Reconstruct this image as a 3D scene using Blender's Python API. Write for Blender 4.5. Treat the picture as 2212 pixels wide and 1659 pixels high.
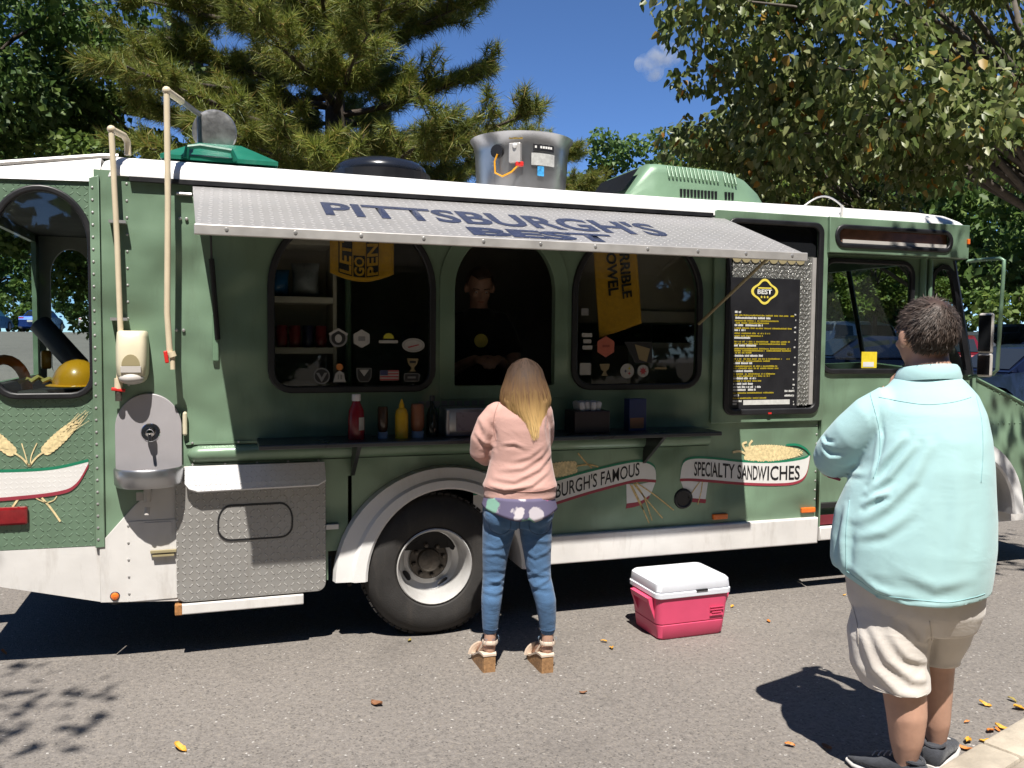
import bpy, bmesh, math, random
import numpy as np
from mathutils import Vector, Matrix
for o in list(bpy.data.objects): bpy.data.objects.remove(o)
scene = bpy.context.scene
COL = scene.collection
R = math.radians
PI = math.pi
# ---------------------------------------------------------------- camera, sky, sun, exposure
cam_data = bpy.data.cameras.new("camera")
cam_data.sensor_width = 36.0
cam_data.lens = 36.0 * 1840.0 / 2212.0
cam_data.clip_start = 0.05
cam_data.clip_end = 3000
cam = bpy.data.objects.new("camera", cam_data)
COL.objects.link(cam)
YAW, PITCH, ROLL = R(18.5), R(3.2), R(0.55)
fwd0 = Vector((math.sin(YAW), math.cos(YAW), 0)); rgt0 = Vector((math.cos(YAW), -math.sin(YAW), 0)); upv = Vector((0, 0, 1))
fwd = fwd0 * math.cos(PITCH) - upv * math.sin(PITCH)
up1 = upv * math.cos(PITCH) + fwd0 * math.sin(PITCH)
rgt = rgt0 * math.cos(ROLL) + up1 * math.sin(ROLL)
up2 = up1 * math.cos(ROLL) - rgt0 * math.sin(ROLL)
cam.matrix_world = Matrix(((rgt.x, up2.x, -fwd.x, 0), (rgt.y, up2.y, -fwd.y, -4.55), (rgt.z, up2.z, -fwd.z, 1.65), (0, 0, 0, 1)))
scene.camera = cam

SUN_DIR = Vector((0.30, 1.0, -2.03)).normalized()      # the way the light travels
SUN_EL = math.asin(-SUN_DIR.z)
SUN_ROT = math.atan2(-SUN_DIR.x, -SUN_DIR.y)
world = bpy.data.worlds.new("World"); scene.world = world; world.use_nodes = True
wn = world.node_tree.nodes; wl = world.node_tree.links
sky = wn.new("ShaderNodeTexSky"); sky.sky_type = 'NISHITA'; sky.sun_disc = False
sky.sun_elevation = SUN_EL; sky.sun_rotation = SUN_ROT
sky.altitude = 300; sky.air_density = 0.5; sky.dust_density = 0.0; sky.ozone_density = 8.0
hsv = wn.new('ShaderNodeHueSaturation'); hsv.inputs['Saturation'].default_value = 1.03
wl.new(sky.outputs[0], hsv.inputs['Color']); wl.new(hsv.outputs[0], wn["Background"].inputs[0]); wn["Background"].inputs[1].default_value = 0.112
sun_data = bpy.data.lights.new("sun", 'SUN'); sun_data.energy = 5.0; sun_data.angle = R(0.53); sun_data.color = (1.0, 0.95, 0.87)
sun = bpy.data.objects.new("sun", sun_data); COL.objects.link(sun)
sun.rotation_euler = SUN_DIR.to_track_quat('-Z', 'Y').to_euler(); sun.location = (-3, -8, 20)
vs = scene.view_settings; vs.view_transform = 'Standard'; vs.look = 'None'; vs.gamma = 1.0; vs.exposure = 0.75
vs.use_curve_mapping = False
scene.cycles.max_bounces = 5; scene.cycles.diffuse_bounces = 2; scene.cycles.glossy_bounces = 2; scene.cycles.transmission_bounces = 4; scene.cycles.transparent_max_bounces = 12
scene.cycles.caustics_reflective = False; scene.cycles.caustics_refractive = False

# ---------------------------------------------------------------- node and material helpers
def nd(nt, typ, **kw):
    n = nt.nodes.new(typ)
    for k, v in kw.items():
        if k.startswith('i_'):
            key = k[2:]
            key = int(key) if key.isdigit() else key.replace('_', ' ')
            if isinstance(v, bpy.types.NodeSocket): nt.links.new(v, n.inputs[key])
            else: n.inputs[key].default_value = v
        else: setattr(n, k, v)
    return n
def mth(nt, op, a, b=None, c=None):
    n = nt.nodes.new('ShaderNodeMath'); n.operation = op
    for i, v in enumerate((a, b, c)):
        if v is None: continue
        if isinstance(v, bpy.types.NodeSocket): nt.links.new(v, n.inputs[i])
        else: n.inputs[i].default_value = v
    return n.outputs[0]
def mixc(nt, fac, a, b, blend='MIX'):
    n = nt.nodes.new('ShaderNodeMix'); n.data_type = 'RGBA'; n.blend_type = blend
    for i, v in ((0, fac), (6, a), (7, b)):
        if isinstance(v, bpy.types.NodeSocket): nt.links.new(v, n.inputs[i])
        else: n.inputs[i].default_value = v if i == 0 else (v[0], v[1], v[2], 1)
    return n.outputs[2]
def ramp(nt, fac, stops):
    n = nt.nodes.new('ShaderNodeValToRGB'); cr = n.color_ramp
    while len(cr.elements) < len(stops): cr.elements.new(0.5)
    for e, (p, c) in zip(cr.elements, stops):
        e.position = p; e.color = (c, c, c, 1) if not hasattr(c, '__len__') else (c[0], c[1], c[2], 1)
    nt.links.new(fac, n.inputs[0]); return n.outputs[0]
def newmat(name):
    m = bpy.data.materials.new(name); m.use_nodes = True
    return m, m.node_tree, m.node_tree.nodes['Principled BSDF']
def plate_height(nt, co, s, ax=('X', 'Z')):
    sep = nd(nt, 'ShaderNodeSeparateXYZ', i_0=co)
    u = mth(nt, 'DIVIDE', sep.outputs[ax[0]], s); v = mth(nt, 'DIVIDE', sep.outputs[ax[1]], s)
    fu = mth(nt, 'SUBTRACT', mth(nt, 'FRACT', mth(nt, 'ADD', u, 500.0)), 0.5)
    fv = mth(nt, 'SUBTRACT', mth(nt, 'FRACT', mth(nt, 'ADD', v, 500.0)), 0.5)
    par = mth(nt, 'MODULO', mth(nt, 'ADD', mth(nt, 'FLOOR', mth(nt, 'ADD', u, 500.0)), mth(nt, 'FLOOR', mth(nt, 'ADD', v, 500.0))), 2.0)
    a = mth(nt, 'ADD', fu, fv); b = mth(nt, 'SUBTRACT', fu, fv)
    ip = mth(nt, 'SUBTRACT', 1.0, par)
    p = mth(nt, 'ADD', mth(nt, 'MULTIPLY', a, par), mth(nt, 'MULTIPLY', b, ip))
    q = mth(nt, 'ADD', mth(nt, 'MULTIPLY', b, par), mth(nt, 'MULTIPLY', a, ip))
    e = mth(nt, 'ADD', mth(nt, 'POWER', mth(nt, 'DIVIDE', p, 0.58), 2.0), mth(nt, 'POWER', mth(nt, 'DIVIDE', q, 0.17), 2.0))
    n = nd(nt, 'ShaderNodeMapRange', interpolation_type='SMOOTHSTEP', i_0=e, i_1=1.0, i_2=0.25, i_3=0.0, i_4=1.0)
    return n.outputs[0]
def mat(name, col, rough=0.5, metal=0.0, var=0.12, scale=6.0, bump=0.0, bscale=60.0, coat=0.0, plate=None, pmix=0.22, wave=0.0, dirt=0.0, dirtcol=(0.12, 0.10, 0.08), spec=0.5, axes=('X', 'Z'), pbump=0.5, sheen=0.0):
    m, nt, b = newmat(name)
    co = nd(nt, 'ShaderNodeTexCoord').outputs['Object']
    n1 = nd(nt, 'ShaderNodeTexNoise', i_Vector=co, i_Scale=scale, i_Detail=3.0, i_Roughness=0.6)
    f = ramp(nt, n1.outputs[0], [(0.3, 1.0 - var), (0.7, 1.0 + var)])
    c = mixc(nt, 1.0, col, f, 'MULTIPLY')
    if dirt > 0:
        mp = nd(nt, 'ShaderNodeMapping', i_Vector=co, i_Scale=(7.0, 7.0, 1.6))
        n2 = nd(nt, 'ShaderNodeTexNoise', i_Vector=mp.outputs[0], i_Scale=1.3, i_Detail=5.0, i_Roughness=0.72)
        f2 = ramp(nt, n2.outputs[0], [(0.52, 0.0), (0.78, 1.0)])
        c = mixc(nt, mth(nt, 'MULTIPLY', f2, dirt), c, dirtcol)
    nt.links.new(c, b.inputs['Base Color'])
    rr = ramp(nt, n1.outputs[0], [(0.25, max(0.02, rough * 0.82)), (0.75, min(1, rough * 1.15))])
    nt.links.new(rr, b.inputs['Roughness'])
    b.inputs['Metallic'].default_value = metal
    b.inputs['Specular IOR Level'].default_value = spec
    b.inputs['Coat Weight'].default_value = coat; b.inputs['Coat Roughness'].default_value = 0.12
    if sheen: b.inputs['Sheen Weight'].default_value = sheen
    nrm = None
    if wave > 0:
        nw = nd(nt, 'ShaderNodeTexNoise', i_Vector=co, i_Scale=2.2, i_Detail=1.5)
        nrm = nd(nt, 'ShaderNodeBump', i_Strength=1.0, i_Distance=wave, i_Height=nw.outputs[0]).outputs[0]
    if bump > 0:
        nb = nd(nt, 'ShaderNodeTexNoise', i_Vector=co, i_Scale=bscale, i_Detail=2.0)
        n3 = nd(nt, 'ShaderNodeBump', i_Strength=bump, i_Distance=0.004, i_Height=nb.outputs[0])
        if nrm: nt.links.new(nrm, n3.inputs['Normal'])
        nrm = n3.outputs[0]
    if plate:
        h = plate_height(nt, co, plate, axes)
        n4 = nd(nt, 'ShaderNodeBump', i_Strength=pbump, i_Distance=0.006, i_Height=h)
        if nrm: nt.links.new(nrm, n4.inputs['Normal'])
        nrm = n4.outputs[0]
        # paler tone mixed into the raised lugs
        c2 = mixc(nt, mth(nt, 'MULTIPLY', h, pmix), c, (min(1, col[0] * 1.7 + .05), min(1, col[1] * 1.7 + .05), min(1, col[2] * 1.7 + .05)))
        nt.links.new(c2, b.inputs['Base Color'])
    if nrm: nt.links.new(nrm, b.inputs['Normal'])
    return m
def glass_mat(name, tint=(0.8, 0.86, 0.84), refl=1.0):
    m, nt, b = newmat(name); nt.nodes.remove(b)
    tr = nd(nt, 'ShaderNodeBsdfTransparent', i_0=(*tint, 1))
    gl = nd(nt, 'ShaderNodeBsdfGlossy', i_Color=(1, 1, 1, 1), i_Roughness=0.02)
    bf = nd(nt, 'ShaderNodeNewGeometry').outputs['Backfacing']
    fr = nd(nt, 'ShaderNodeFresnel', i_IOR=mth(nt, 'SUBTRACT', 1.5, mth(nt, 'MULTIPLY', bf, 1.5 - 1 / 1.5)))
    mx = nd(nt, 'ShaderNodeMixShader', i_0=mth(nt, 'MULTIPLY', fr.outputs[0], refl), i_1=tr.outputs[0], i_2=gl.outputs[0])
    nt.links.new(mx.outputs[0], nt.nodes['Material Output'].inputs[0]); return m
def leaf_mat(name, cols, rough=0.55, trans=0.35):
    m, nt, b = newmat(name)
    g = nd(nt, 'ShaderNodeNewGeometry')
    rp = nt.nodes.new('ShaderNodeValToRGB'); cr = rp.color_ramp
    while len(cr.elements) < len(cols): cr.elements.new(0.5)
    for i, (p, c) in enumerate(cols): cr.elements[i].position = p; cr.elements[i].color = (*c, 1)
    nt.links.new(g.outputs['Random Per Island'], rp.inputs[0])
    co = nd(nt, 'ShaderNodeTexCoord').outputs['Object']
    ns = nd(nt, 'ShaderNodeTexNoise', i_Vector=co, i_Scale=0.9, i_Detail=2.0)
    c = mixc(nt, 1.0, rp.outputs[0], ramp(nt, ns.outputs[0], [(0.3, 0.75), (0.7, 1.25)]), 'MULTIPLY')
    nt.links.new(c, b.inputs['Base Color']); b.inputs['Roughness'].default_value = rough
    tl = nd(nt, 'ShaderNodeBsdfTranslucent', i_Color=c)
    mx = nd(nt, 'ShaderNodeMixShader', i_0=trans, i_1=b.outputs[0], i_2=tl.outputs[0])
    nt.links.new(mx.outputs[0], nt.nodes['Material Output'].inputs[0]); return m

# ---------------------------------------------------------------- object helpers
def tag(o, label=None, cat=None, group=None, kind=None):
    if label: o['label'] = label
    if cat: o['category'] = cat
    if group: o['group'] = group
    if kind: o['kind'] = kind
    return o
def obj(name, data, m=None, parent=None, smooth=False):
    me = data
    if isinstance(data, bmesh.types.BMesh):
        me = bpy.data.meshes.new(name)
        bmesh.ops.recalc_face_normals(data, faces=data.faces[:])
        data.to_mesh(me); data.free()
    if m is not None and len(me.materials) == 0: me.materials.append(m)
    if smooth:
        me.polygons.foreach_set('use_smooth', [True] * len(me.polygons))
    o = bpy.data.objects.new(name, me); COL.objects.link(o)
    if parent is not None:
        o.parent = parent
        if parent.type == 'EMPTY' and not parent.get('_local'):
            o.matrix_parent_inverse = Matrix.Translation(-parent.location)
    return o
def empty(name, loc, rz=0, local=False):
    e = bpy.data.objects.new(name, None); COL.objects.link(e); e.location = loc; e.rotation_euler = (0, 0, rz)
    e.empty_display_size = 0.2
    if local: e['_local'] = 1
    return e
def smooth_angle(o, ang=35):
    me = o.data; me.polygons.foreach_set('use_smooth', [True] * len(me.polygons))
    try: me.set_sharp_from_angle(angle=R(ang))
    except Exception: pass
    return o
def box(bm, c, s, rot=None, bev=0.0, seg=2):
    r = bmesh.ops.create_cube(bm, size=1.0)
    vs_ = r['verts']
    M = Matrix.Diagonal((s[0], s[1], s[2], 1))
    bmesh.ops.transform(bm, matrix=M, verts=vs_)
    if bev > 0:
        es = list({e for v in vs_ for e in v.link_edges})
        rb = bmesh.ops.bevel(bm, geom=es, offset=bev, segments=seg, profile=0.5, affect='EDGES')
        vs_ = list({v for f in rb['faces'] for v in f.verts} | {v for v in vs_ if v.is_valid})
        # include connected faces
        seen = set(vs_); st = list(vs_)
        while st:
            v = st.pop()
            for e in v.link_edges:
                w = e.other_vert(v)
                if w not in seen: seen.add(w); st.append(w)
        vs_ = list(seen)
    T = Matrix.Translation(c)
    if rot is not None: T = T @ (rot if isinstance(rot, Matrix) else Matrix.Rotation(rot, 4, 'Z'))
    bmesh.ops.transform(bm, matrix=T, verts=vs_)
    return vs_
def frames(pts):
    pts = [Vector(p) for p in pts]; n = len(pts); tang = []
    for i in range(n):
        a = pts[max(0, i - 1)]; b = pts[min(n - 1, i + 1)]
        t = (b - a); t = t.normalized() if t.length > 1e-9 else Vector((0, 0, 1)); tang.append(t)
    ref = Vector((0, 0, 1)) if abs(tang[0].z) < 0.9 else Vector((1, 0, 0))
    u = tang[0].cross(ref).normalized(); out = []
    for i in range(n):
        u = (u - tang[i] * u.dot(tang[i])); u = u.normalized() if u.length > 1e-6 else tang[i].orthogonal().normalized()
        out.append((pts[i], u, tang[i].cross(u)))
    return out
def tube(bm, pts, rad, n=10, cap=True):
    fr = frames(pts); rads = rad if hasattr(rad, '__len__') else [rad] * len(fr); rings = []
    for (p, u, w), r in zip(fr, rads):
        ru, rw = (r if hasattr(r, '__len__') else (r, r))
        rings.append([bm.verts.new(p + u * (math.cos(2 * PI * k / n) * ru) + w * (math.sin(2 * PI * k / n) * rw)) for k in range(n)])
    for a, b in zip(rings, rings[1:]):
        for k in range(n): bm.faces.new((a[k], a[(k + 1) % n], b[(k + 1) % n], b[k]))
    if cap:
        bm.faces.new(list(reversed(rings[0]))); bm.faces.new(rings[-1])
    return rings
def lathe(bm, prof, c=(0, 0, 0), axis='Z', n=24, cap=True):
    c = Vector(c); rings = []
    for r, h in prof:
        ring = []
        for k in range(n):
            a = 2 * PI * k / n; x, y = r * math.cos(a), r * math.sin(a)
            v = {'Z': Vector((x, y, h)), 'Y': Vector((x, -h, y)), 'X': Vector((h, x, y))}[axis]
            ring.append(bm.verts.new(c + v))
        rings.append(ring)
    for a, b in zip(rings, rings[1:]):
        for k in range(n):
            bm.faces.new((a[k], a[(k + 1) % n], b[(k + 1) % n], b[k]))
    if cap and prof[0][0] > 1e-4: bm.faces.new(list(reversed(rings[0])))
    if cap and prof[-1][0] > 1e-4: bm.faces.new(rings[-1])
    bmesh.ops.remove_doubles(bm, verts=[v for r in rings for v in r], dist=1e-5)
def ellipsoid(bm, c, r, sub=3, rot=None):
    q = bmesh.ops.create_icosphere(bm, subdivisions=sub, radius=1.0)
    M = Matrix.Translation(c)
    if rot is not None: M = M @ rot
    bmesh.ops.transform(bm, matrix=M @ Matrix.Diagonal((r[0], r[1], r[2], 1)), verts=q['verts'])
    return q['verts']
def arcpts(cx, cz, rx, rz, a0, a1, n=8):
    return [(cx + rx * math.cos(R(a0 + (a1 - a0) * i / n)), cz + rz * math.sin(R(a0 + (a1 - a0) * i / n))) for i in range(n + 1)]
def arch(x0, z0, x1, z1, rb=0.08, rx=0.2, rz=0.2, n=10):
    return (arcpts(x0 + rb, z0 + rb, rb, rb, 180, 270, 5) + arcpts(x1 - rb, z0 + rb, rb, rb, 270, 360, 5)
            + arcpts(x1 - rx, z1 - rz, rx, rz, 0, 90, n) + arcpts(x0 + rx, z1 - rz, rx, rz, 90, 180, n))
def rrect(x0, z0, x1, z1, r=0.03): return arch(x0, z0, x1, z1, r, r, r, 5)
def ell(cx, cz, rx, rz=None, n=24, a0=0):
    rz = rz or rx
    return [(cx + rx * math.cos(2 * PI * k / n + a0), cz + rz * math.sin(2 * PI * k / n + a0)) for k in range(n)]
def curve_mesh(cu):
    o = bpy.data.objects.new('tmp', cu); COL.objects.link(o)
    dg = bpy.context.evaluated_depsgraph_get()
    me = bpy.data.meshes.new_from_object(o.evaluated_get(dg)); bpy.data.objects.remove(o); bpy.data.curves.remove(cu)
    return me
XZ = Matrix(((1, 0, 0, 0), (0, 0, -1, 0), (0, 1, 0, 0), (0, 0, 0, 1)))
def plate(name, outline, holes, y, th, m, parent, bevel=0.0):
    """flat sheet in the x-z plane, its outer face at y - th/2"""
    cu = bpy.data.curves.new('c', 'CURVE'); cu.dimensions = '2D'; cu.fill_mode = 'BOTH'; cu.extrude = max(0.0005, th / 2 - bevel)
    cu.bevel_depth = bevel; cu.bevel_resolution = 2; cu.offset = -bevel
    for pl in [outline] + list(holes):
        sp = cu.splines.new('POLY'); sp.points.add(len(pl) - 1); sp.use_cyclic_u = True
        for p, (a, b) in zip(sp.points, pl): p.co = (a, b, 0, 1)
    me = curve_mesh(cu); me.name = name
    me.transform(Matrix.Translation((0, y, 0)) @ XZ)
    o = obj(name, me, m, parent)
    if bevel: smooth_angle(o, 40)
    return o
def text_mesh(s, size=1.0, bold=0.0, sx=1.0, th=0.001, align='LEFT', space=1.0):
    cu = bpy.data.curves.new('t', 'FONT'); cu.body = s; cu.size = size; cu.offset = bold; cu.extrude = th / 2; cu.align_x = align
    cu.resolution_u = 3; cu.space_character = space
    o = bpy.data.objects.new('tmp', cu); COL.objects.link(o)
    dg = bpy.context.evaluated_depsgraph_get()
    me = bpy.data.meshes.new_from_object(o.evaluated_get(dg)); bpy.data.objects.remove(o); bpy.data.curves.remove(cu)
    me.transform(Matrix.Diagonal((sx, 1, 1, 1)))
    return me
def text_fit(s, width, height, bold=0.02, th=0.001):
    me = text_mesh(s, 1.0, bold, th=0.0)
    n = len(me.vertices); a = np.empty(n * 3); me.vertices.foreach_get('co', a); a = a.reshape(-1, 3)
    lo, hi = a.min(0), a.max(0)
    a[:, 0] = (a[:, 0] - lo[0]) / (hi[0] - lo[0]) * width; a[:, 1] = (a[:, 1] - lo[1]) / (hi[1] - lo[1]) * height; a[:, 2] = 0
    me.vertices.foreach_set('co', a.ravel()); me.update(); return me
def warp(me, fn):
    n = len(me.vertices); a = np.empty(n * 3); me.vertices.foreach_get('co', a); a = a.reshape(-1, 3)
    b = np.array([fn(*p) for p in a]); me.vertices.foreach_set('co', b.ravel()); me.update(); return me
def np_mesh(name, V, F):
    V = np.asarray(V, dtype=np.float32); F = np.asarray(F, dtype=np.int32); k = F.shape[1]
    me = bpy.data.meshes.new(name); me.vertices.add(len(V)); me.vertices.foreach_set('co', V.ravel())
    me.loops.add(F.size); me.loops.foreach_set('vertex_index', F.ravel()); me.polygons.add(len(F))
    me.polygons.foreach_set('loop_start', np.arange(0, F.size, k, dtype=np.int32)); me.polygons.foreach_set('loop_total', np.full(len(F), k, dtype=np.int32))
    me.update(calc_edges=True); return me
def remesh(bm, voxel, smooth=4, factor=0.5):
    me = bpy.data.meshes.new('r'); bmesh.ops.recalc_face_normals(bm, faces=bm.faces[:]); bm.to_mesh(me); bm.free()
    o = bpy.data.objects.new('tmp', me); COL.objects.link(o)
    md = o.modifiers.new('r', 'REMESH'); md.mode = 'VOXEL'; md.voxel_size = voxel
    if smooth:
        sm = o.modifiers.new('s', 'SMOOTH'); sm.iterations = smooth; sm.factor = factor
    dg = bpy.context.evaluated_depsgraph_get()
    out = bpy.data.meshes.new_from_object(o.evaluated_get(dg)); bpy.data.objects.remove(o); bpy.data.meshes.remove(me)
    out.polygons.foreach_set('use_smooth', [True] * len(out.polygons))
    return out
def co_get(me):
    a = np.empty(len(me.vertices) * 3); me.vertices.foreach_get('co', a); return a.reshape(-1, 3)
def no_get(me):
    a = np.empty(len(me.vertices) * 3); me.vertices.foreach_get('normal', a); return a.reshape(-1, 3)
def folds(me, strokes, side=-1, ax=(0, 2)):
    """cloth folds: strokes = (points in x,z ; height ; width), raised ridge with a groove on its lower side"""
    a = co_get(me); n = no_get(me)
    face = np.clip((n[:, 1] * side) * 1.6 + 0.25, 0, 1); tot = np.zeros(len(a)); P = a[:, list(ax)]
    for pts, h, w in strokes:
        pts = np.array(pts, float); nseg = len(pts) - 1
        best = np.full(len(a), 9.0); sgn = np.zeros(len(a)); tpar = np.zeros(len(a))
        for i in range(nseg):
            A, B = pts[i], pts[i + 1]; d = B - A; L2 = (d * d).sum()
            t = np.clip(((P - A) @ d) / L2, 0, 1); q = A + t[:, None] * d; v = P - q; dist = np.hypot(v[:, 0], v[:, 1])
            s = np.sign(d[0] * v[:, 1] - d[1] * v[:, 0]); mk = dist < best
            best[mk] = dist[mk]; sgn[mk] = s[mk]; tpar[mk] = (i + t[mk]) / nseg
        sd = best * sgn; env = np.sin(PI * np.clip(tpar * 0.9 + 0.05, 0, 1)) ** 0.7
        tot += h * env * (np.exp(-(sd / w) ** 2) - 0.75 * np.exp(-((sd + 1.5 * w) / w) ** 2))
    a += n * (tot * face)[:, None]; me.vertices.foreach_set('co', a.ravel()); me.update()

# ---------------------------------------------------------------- materials
M = {}
M['green'] = mat('green_paint', (0.172, 0.262, 0.176), 0.36, 0.12, 0.12, 1.6, 0.05, 90, coat=0.3, wave=0.12, dirt=0.42, dirtcol=(0.095, 0.125, 0.085))
M['green_plate'] = mat('green_tread_plate', (0.140, 0.218, 0.146), 0.43, 0.15, 0.10, 3, 0.0, coat=0.2, plate=0.031, dirt=0.12, dirtcol=(0.10, 0.13, 0.09), pbump=0.9)
M['green_light'] = mat('pale_green_paint', (0.160, 0.262, 0.170), 0.4, 0.1, 0.12, 4, 0.1, coat=0.2, dirt=0.15)
M['teal'] = mat('teal_paint', (0.006, 0.125, 0.078), 0.4, 0, 0.15, 6, 0.1, dirt=0.1, dirtcol=(0.3, 0.4, 0.36))
M['white'] = mat('white_paint', (0.74, 0.73, 0.72), 0.42, 0, 0.05, 3, 0.06, 60, wave=0.02, dirt=0.32, dirtcol=(0.42, 0.38, 0.34))
M['white_dirty'] = mat('white_paint_grubby', (0.66, 0.64, 0.62), 0.5, 0, 0.08, 4, 0.1, 60, dirt=0.5, dirtcol=(0.33, 0.29, 0.25))
M['white_decal'] = mat('white_vinyl', (0.70, 0.68, 0.66), 0.45, 0, 0.04, 8, 0.0, plate=0.023, pbump=0.25)
M['vinyl_white'] = mat('plain_white_vinyl', (0.70, 0.69, 0.67), 0.5, 0, 0.05, 8)
M['tread'] = mat('aluminium_tread_plate', (0.33, 0.32, 0.305), 0.38, 0.35, 0.10, 4, 0.06, 120, plate=0.033, pmix=0.8, dirt=0.25, dirtcol=(0.25, 0.22, 0.18), pbump=1.0)
M['tread_bright'] = mat('bright_tread_plate', (0.50, 0.50, 0.47), 0.25, 0.8, 0.12, 6, 0.0, plate=0.024, pbump=1.3)
M['awning'] = mat('awning_tread_plate', (0.285, 0.276, 0.272), 0.40, 0.15, 0.09, 2.0, 0.0, plate=0.043, pmix=1.0, axes=('X', 'Y'), pbump=1.0, dirt=0.35, dirtcol=(0.21, 0.225, 0.25))
M['alu'] = mat('aluminium', (0.56, 0.55, 0.54), 0.35, 0.7, 0.08, 8, 0.05)
M['alu_trim'] = mat('aluminium_trim', (0.52, 0.50, 0.48), 0.42, 0.4, 0.10, 8, 0.08)
M['steel'] = mat('brushed_steel', (0.42, 0.42, 0.43), 0.33, 0.9, 0.12, 5, 0.05, 30)
M['sink'] = mat('grey_steel_sink', (0.44, 0.42, 0.44), 0.45, 0.25, 0.05, 5, 0.05, 40, dirt=0.12, dirtcol=(0.3, 0.28, 0.27))
M['chrome'] = mat('chrome', (0.7, 0.7, 0.72), 0.1, 1.0, 0.02)
M['rubber'] = mat('black_rubber', (0.012, 0.012, 0.014), 0.45, 0, 0.2, 10)
M['black'] = mat('black_paint', (0.010, 0.010, 0.012), 0.35, 0, 0.2, 8)
M['tyre'] = mat('tyre_rubber', (0.024, 0.022, 0.021), 0.75, 0, 0.3, 7, 0.35, 150, dirt=0.45, dirtcol=(0.075, 0.062, 0.052))
M['under'] = mat('underbody', (0.014, 0.013, 0.013), 0.8, 0, 0.3, 5)
M['rim'] = mat('painted_rim', (0.56, 0.55, 0.54), 0.38, 0.3, 0.08, 8, 0.05, dirt=0.35, dirtcol=(0.26, 0.20, 0.15))
M['hub'] = mat('greasy_hub', (0.10, 0.085, 0.07), 0.5, 0.5, 0.35, 30, 0.4, 60)
M['pvc'] = mat('cream_pvc', (0.66, 0.56, 0.40), 0.42, 0, 0.06, 12)
M['cream'] = mat('cream_plastic', (0.66, 0.60, 0.44), 0.32, 0, 0.04, 8)
M['cream_dark'] = mat('tan_plastic', (0.33, 0.28, 0.16), 0.4, 0, 0.06, 8)
M['greyplastic'] = mat('pale_grey_plastic', (0.52, 0.49, 0.46), 0.35, 0, 0.04, 8)
M['red'] = mat('red_plastic', (0.62, 0.03, 0.025), 0.35, 0, 0.08, 8)
M['red_lens'] = mat('red_lens', (0.20, 0.008, 0.012), 0.12, 0, 0.2, 30, coat=0.5)
M['amber'] = mat('amber_lens', (0.75, 0.16, 0.02), 0.25, 0, 0.1, 30, coat=0.4)
M['maroon'] = mat('maroon_vinyl', (0.16, 0.02, 0.03), 0.5, 0, 0.15, 8)
M['ribbon_red'] = mat('ribbon_red', (0.30, 0.035, 0.055), 0.5, 0, 0.08, 8)
M['ribbon_green'] = mat('ribbon_green', (0.01, 0.19, 0.10), 0.5, 0, 0.08, 8)
M['wheat'] = mat('wheat_print', (0.62, 0.44, 0.18), 0.5, 0, 0.35, 60)
M['wheat_light'] = mat('wheat_print_pale', (0.74, 0.60, 0.33), 0.5, 0, 0.25, 60)
M['ink'] = mat('black_ink', (0.012, 0.012, 0.015), 0.5, 0, 0.1, 8)
M['navy_ink'] = mat('navy_stencil', (0.020, 0.028, 0.065), 0.5, 0, 0.2, 20, plate=0.043, pmix=0.5, axes=('X', 'Y'), pbump=1.0)
M['glass'] = glass_mat('window_glass', (0.78, 0.84, 0.82), 1.0)
M['glass_serve'] = glass_mat('serving_glass', (0.86, 0.88, 0.86), 0.7)
M['glass_dark'] = mat('dark_tinted_glass', (0.012, 0.013, 0.015), 0.06, 0, 0.05, 4)
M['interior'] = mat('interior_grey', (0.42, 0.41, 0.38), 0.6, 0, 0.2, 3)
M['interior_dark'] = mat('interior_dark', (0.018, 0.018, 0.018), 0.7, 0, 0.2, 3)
M['cabinet'] = mat('beige_cabinet', (0.60, 0.54, 0.44), 0.5, 0, 0.1, 3)
M['shelf'] = mat('cream_shelf', (0.76, 0.70, 0.60), 0.5, 0, 0.1, 3)
M['towel'] = mat('gold_terry_cloth', (0.78, 0.42, 0.035), 0.95, 0, 0.12, 40, 0.6, 400)
M['concrete'] = mat('kerb_concrete', (0.40, 0.35, 0.28), 0.85, 0, 0.16, 10, 0.5, 90, dirt=0.2)
M['bark'] = mat('bark', (0.055, 0.042, 0.033), 0.9, 0, 0.4, 12, 0.9, 25)
M['bark_grey'] = mat('grey_bark', (0.10, 0.085, 0.07), 0.9, 0, 0.35, 12, 0.8, 25)
M['yellow'] = mat('yellow_plastic', (0.72, 0.33, 0.015), 0.3, 0, 0.06, 8, coat=0.3)
M['orange'] = mat('orange_plastic', (0.75, 0.20, 0.02), 0.4, 0, 0.08, 8)
M['tube_grey'] = mat('grey_tube', (0.09, 0.095, 0.115), 0.4, 0, 0.1, 8)
M['skin'] = mat('skin', (0.46, 0.265, 0.190), 0.5, 0, 0.10, 14, 0.12, 200)
M['skin2'] = mat('pale_skin', (0.50, 0.30, 0.215), 0.5, 0, 0.08, 14, 0.1, 200)
M['hairbrown'] = mat('brown_hair', (0.055, 0.032, 0.022), 0.45, 0, 0.35, 30)

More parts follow.
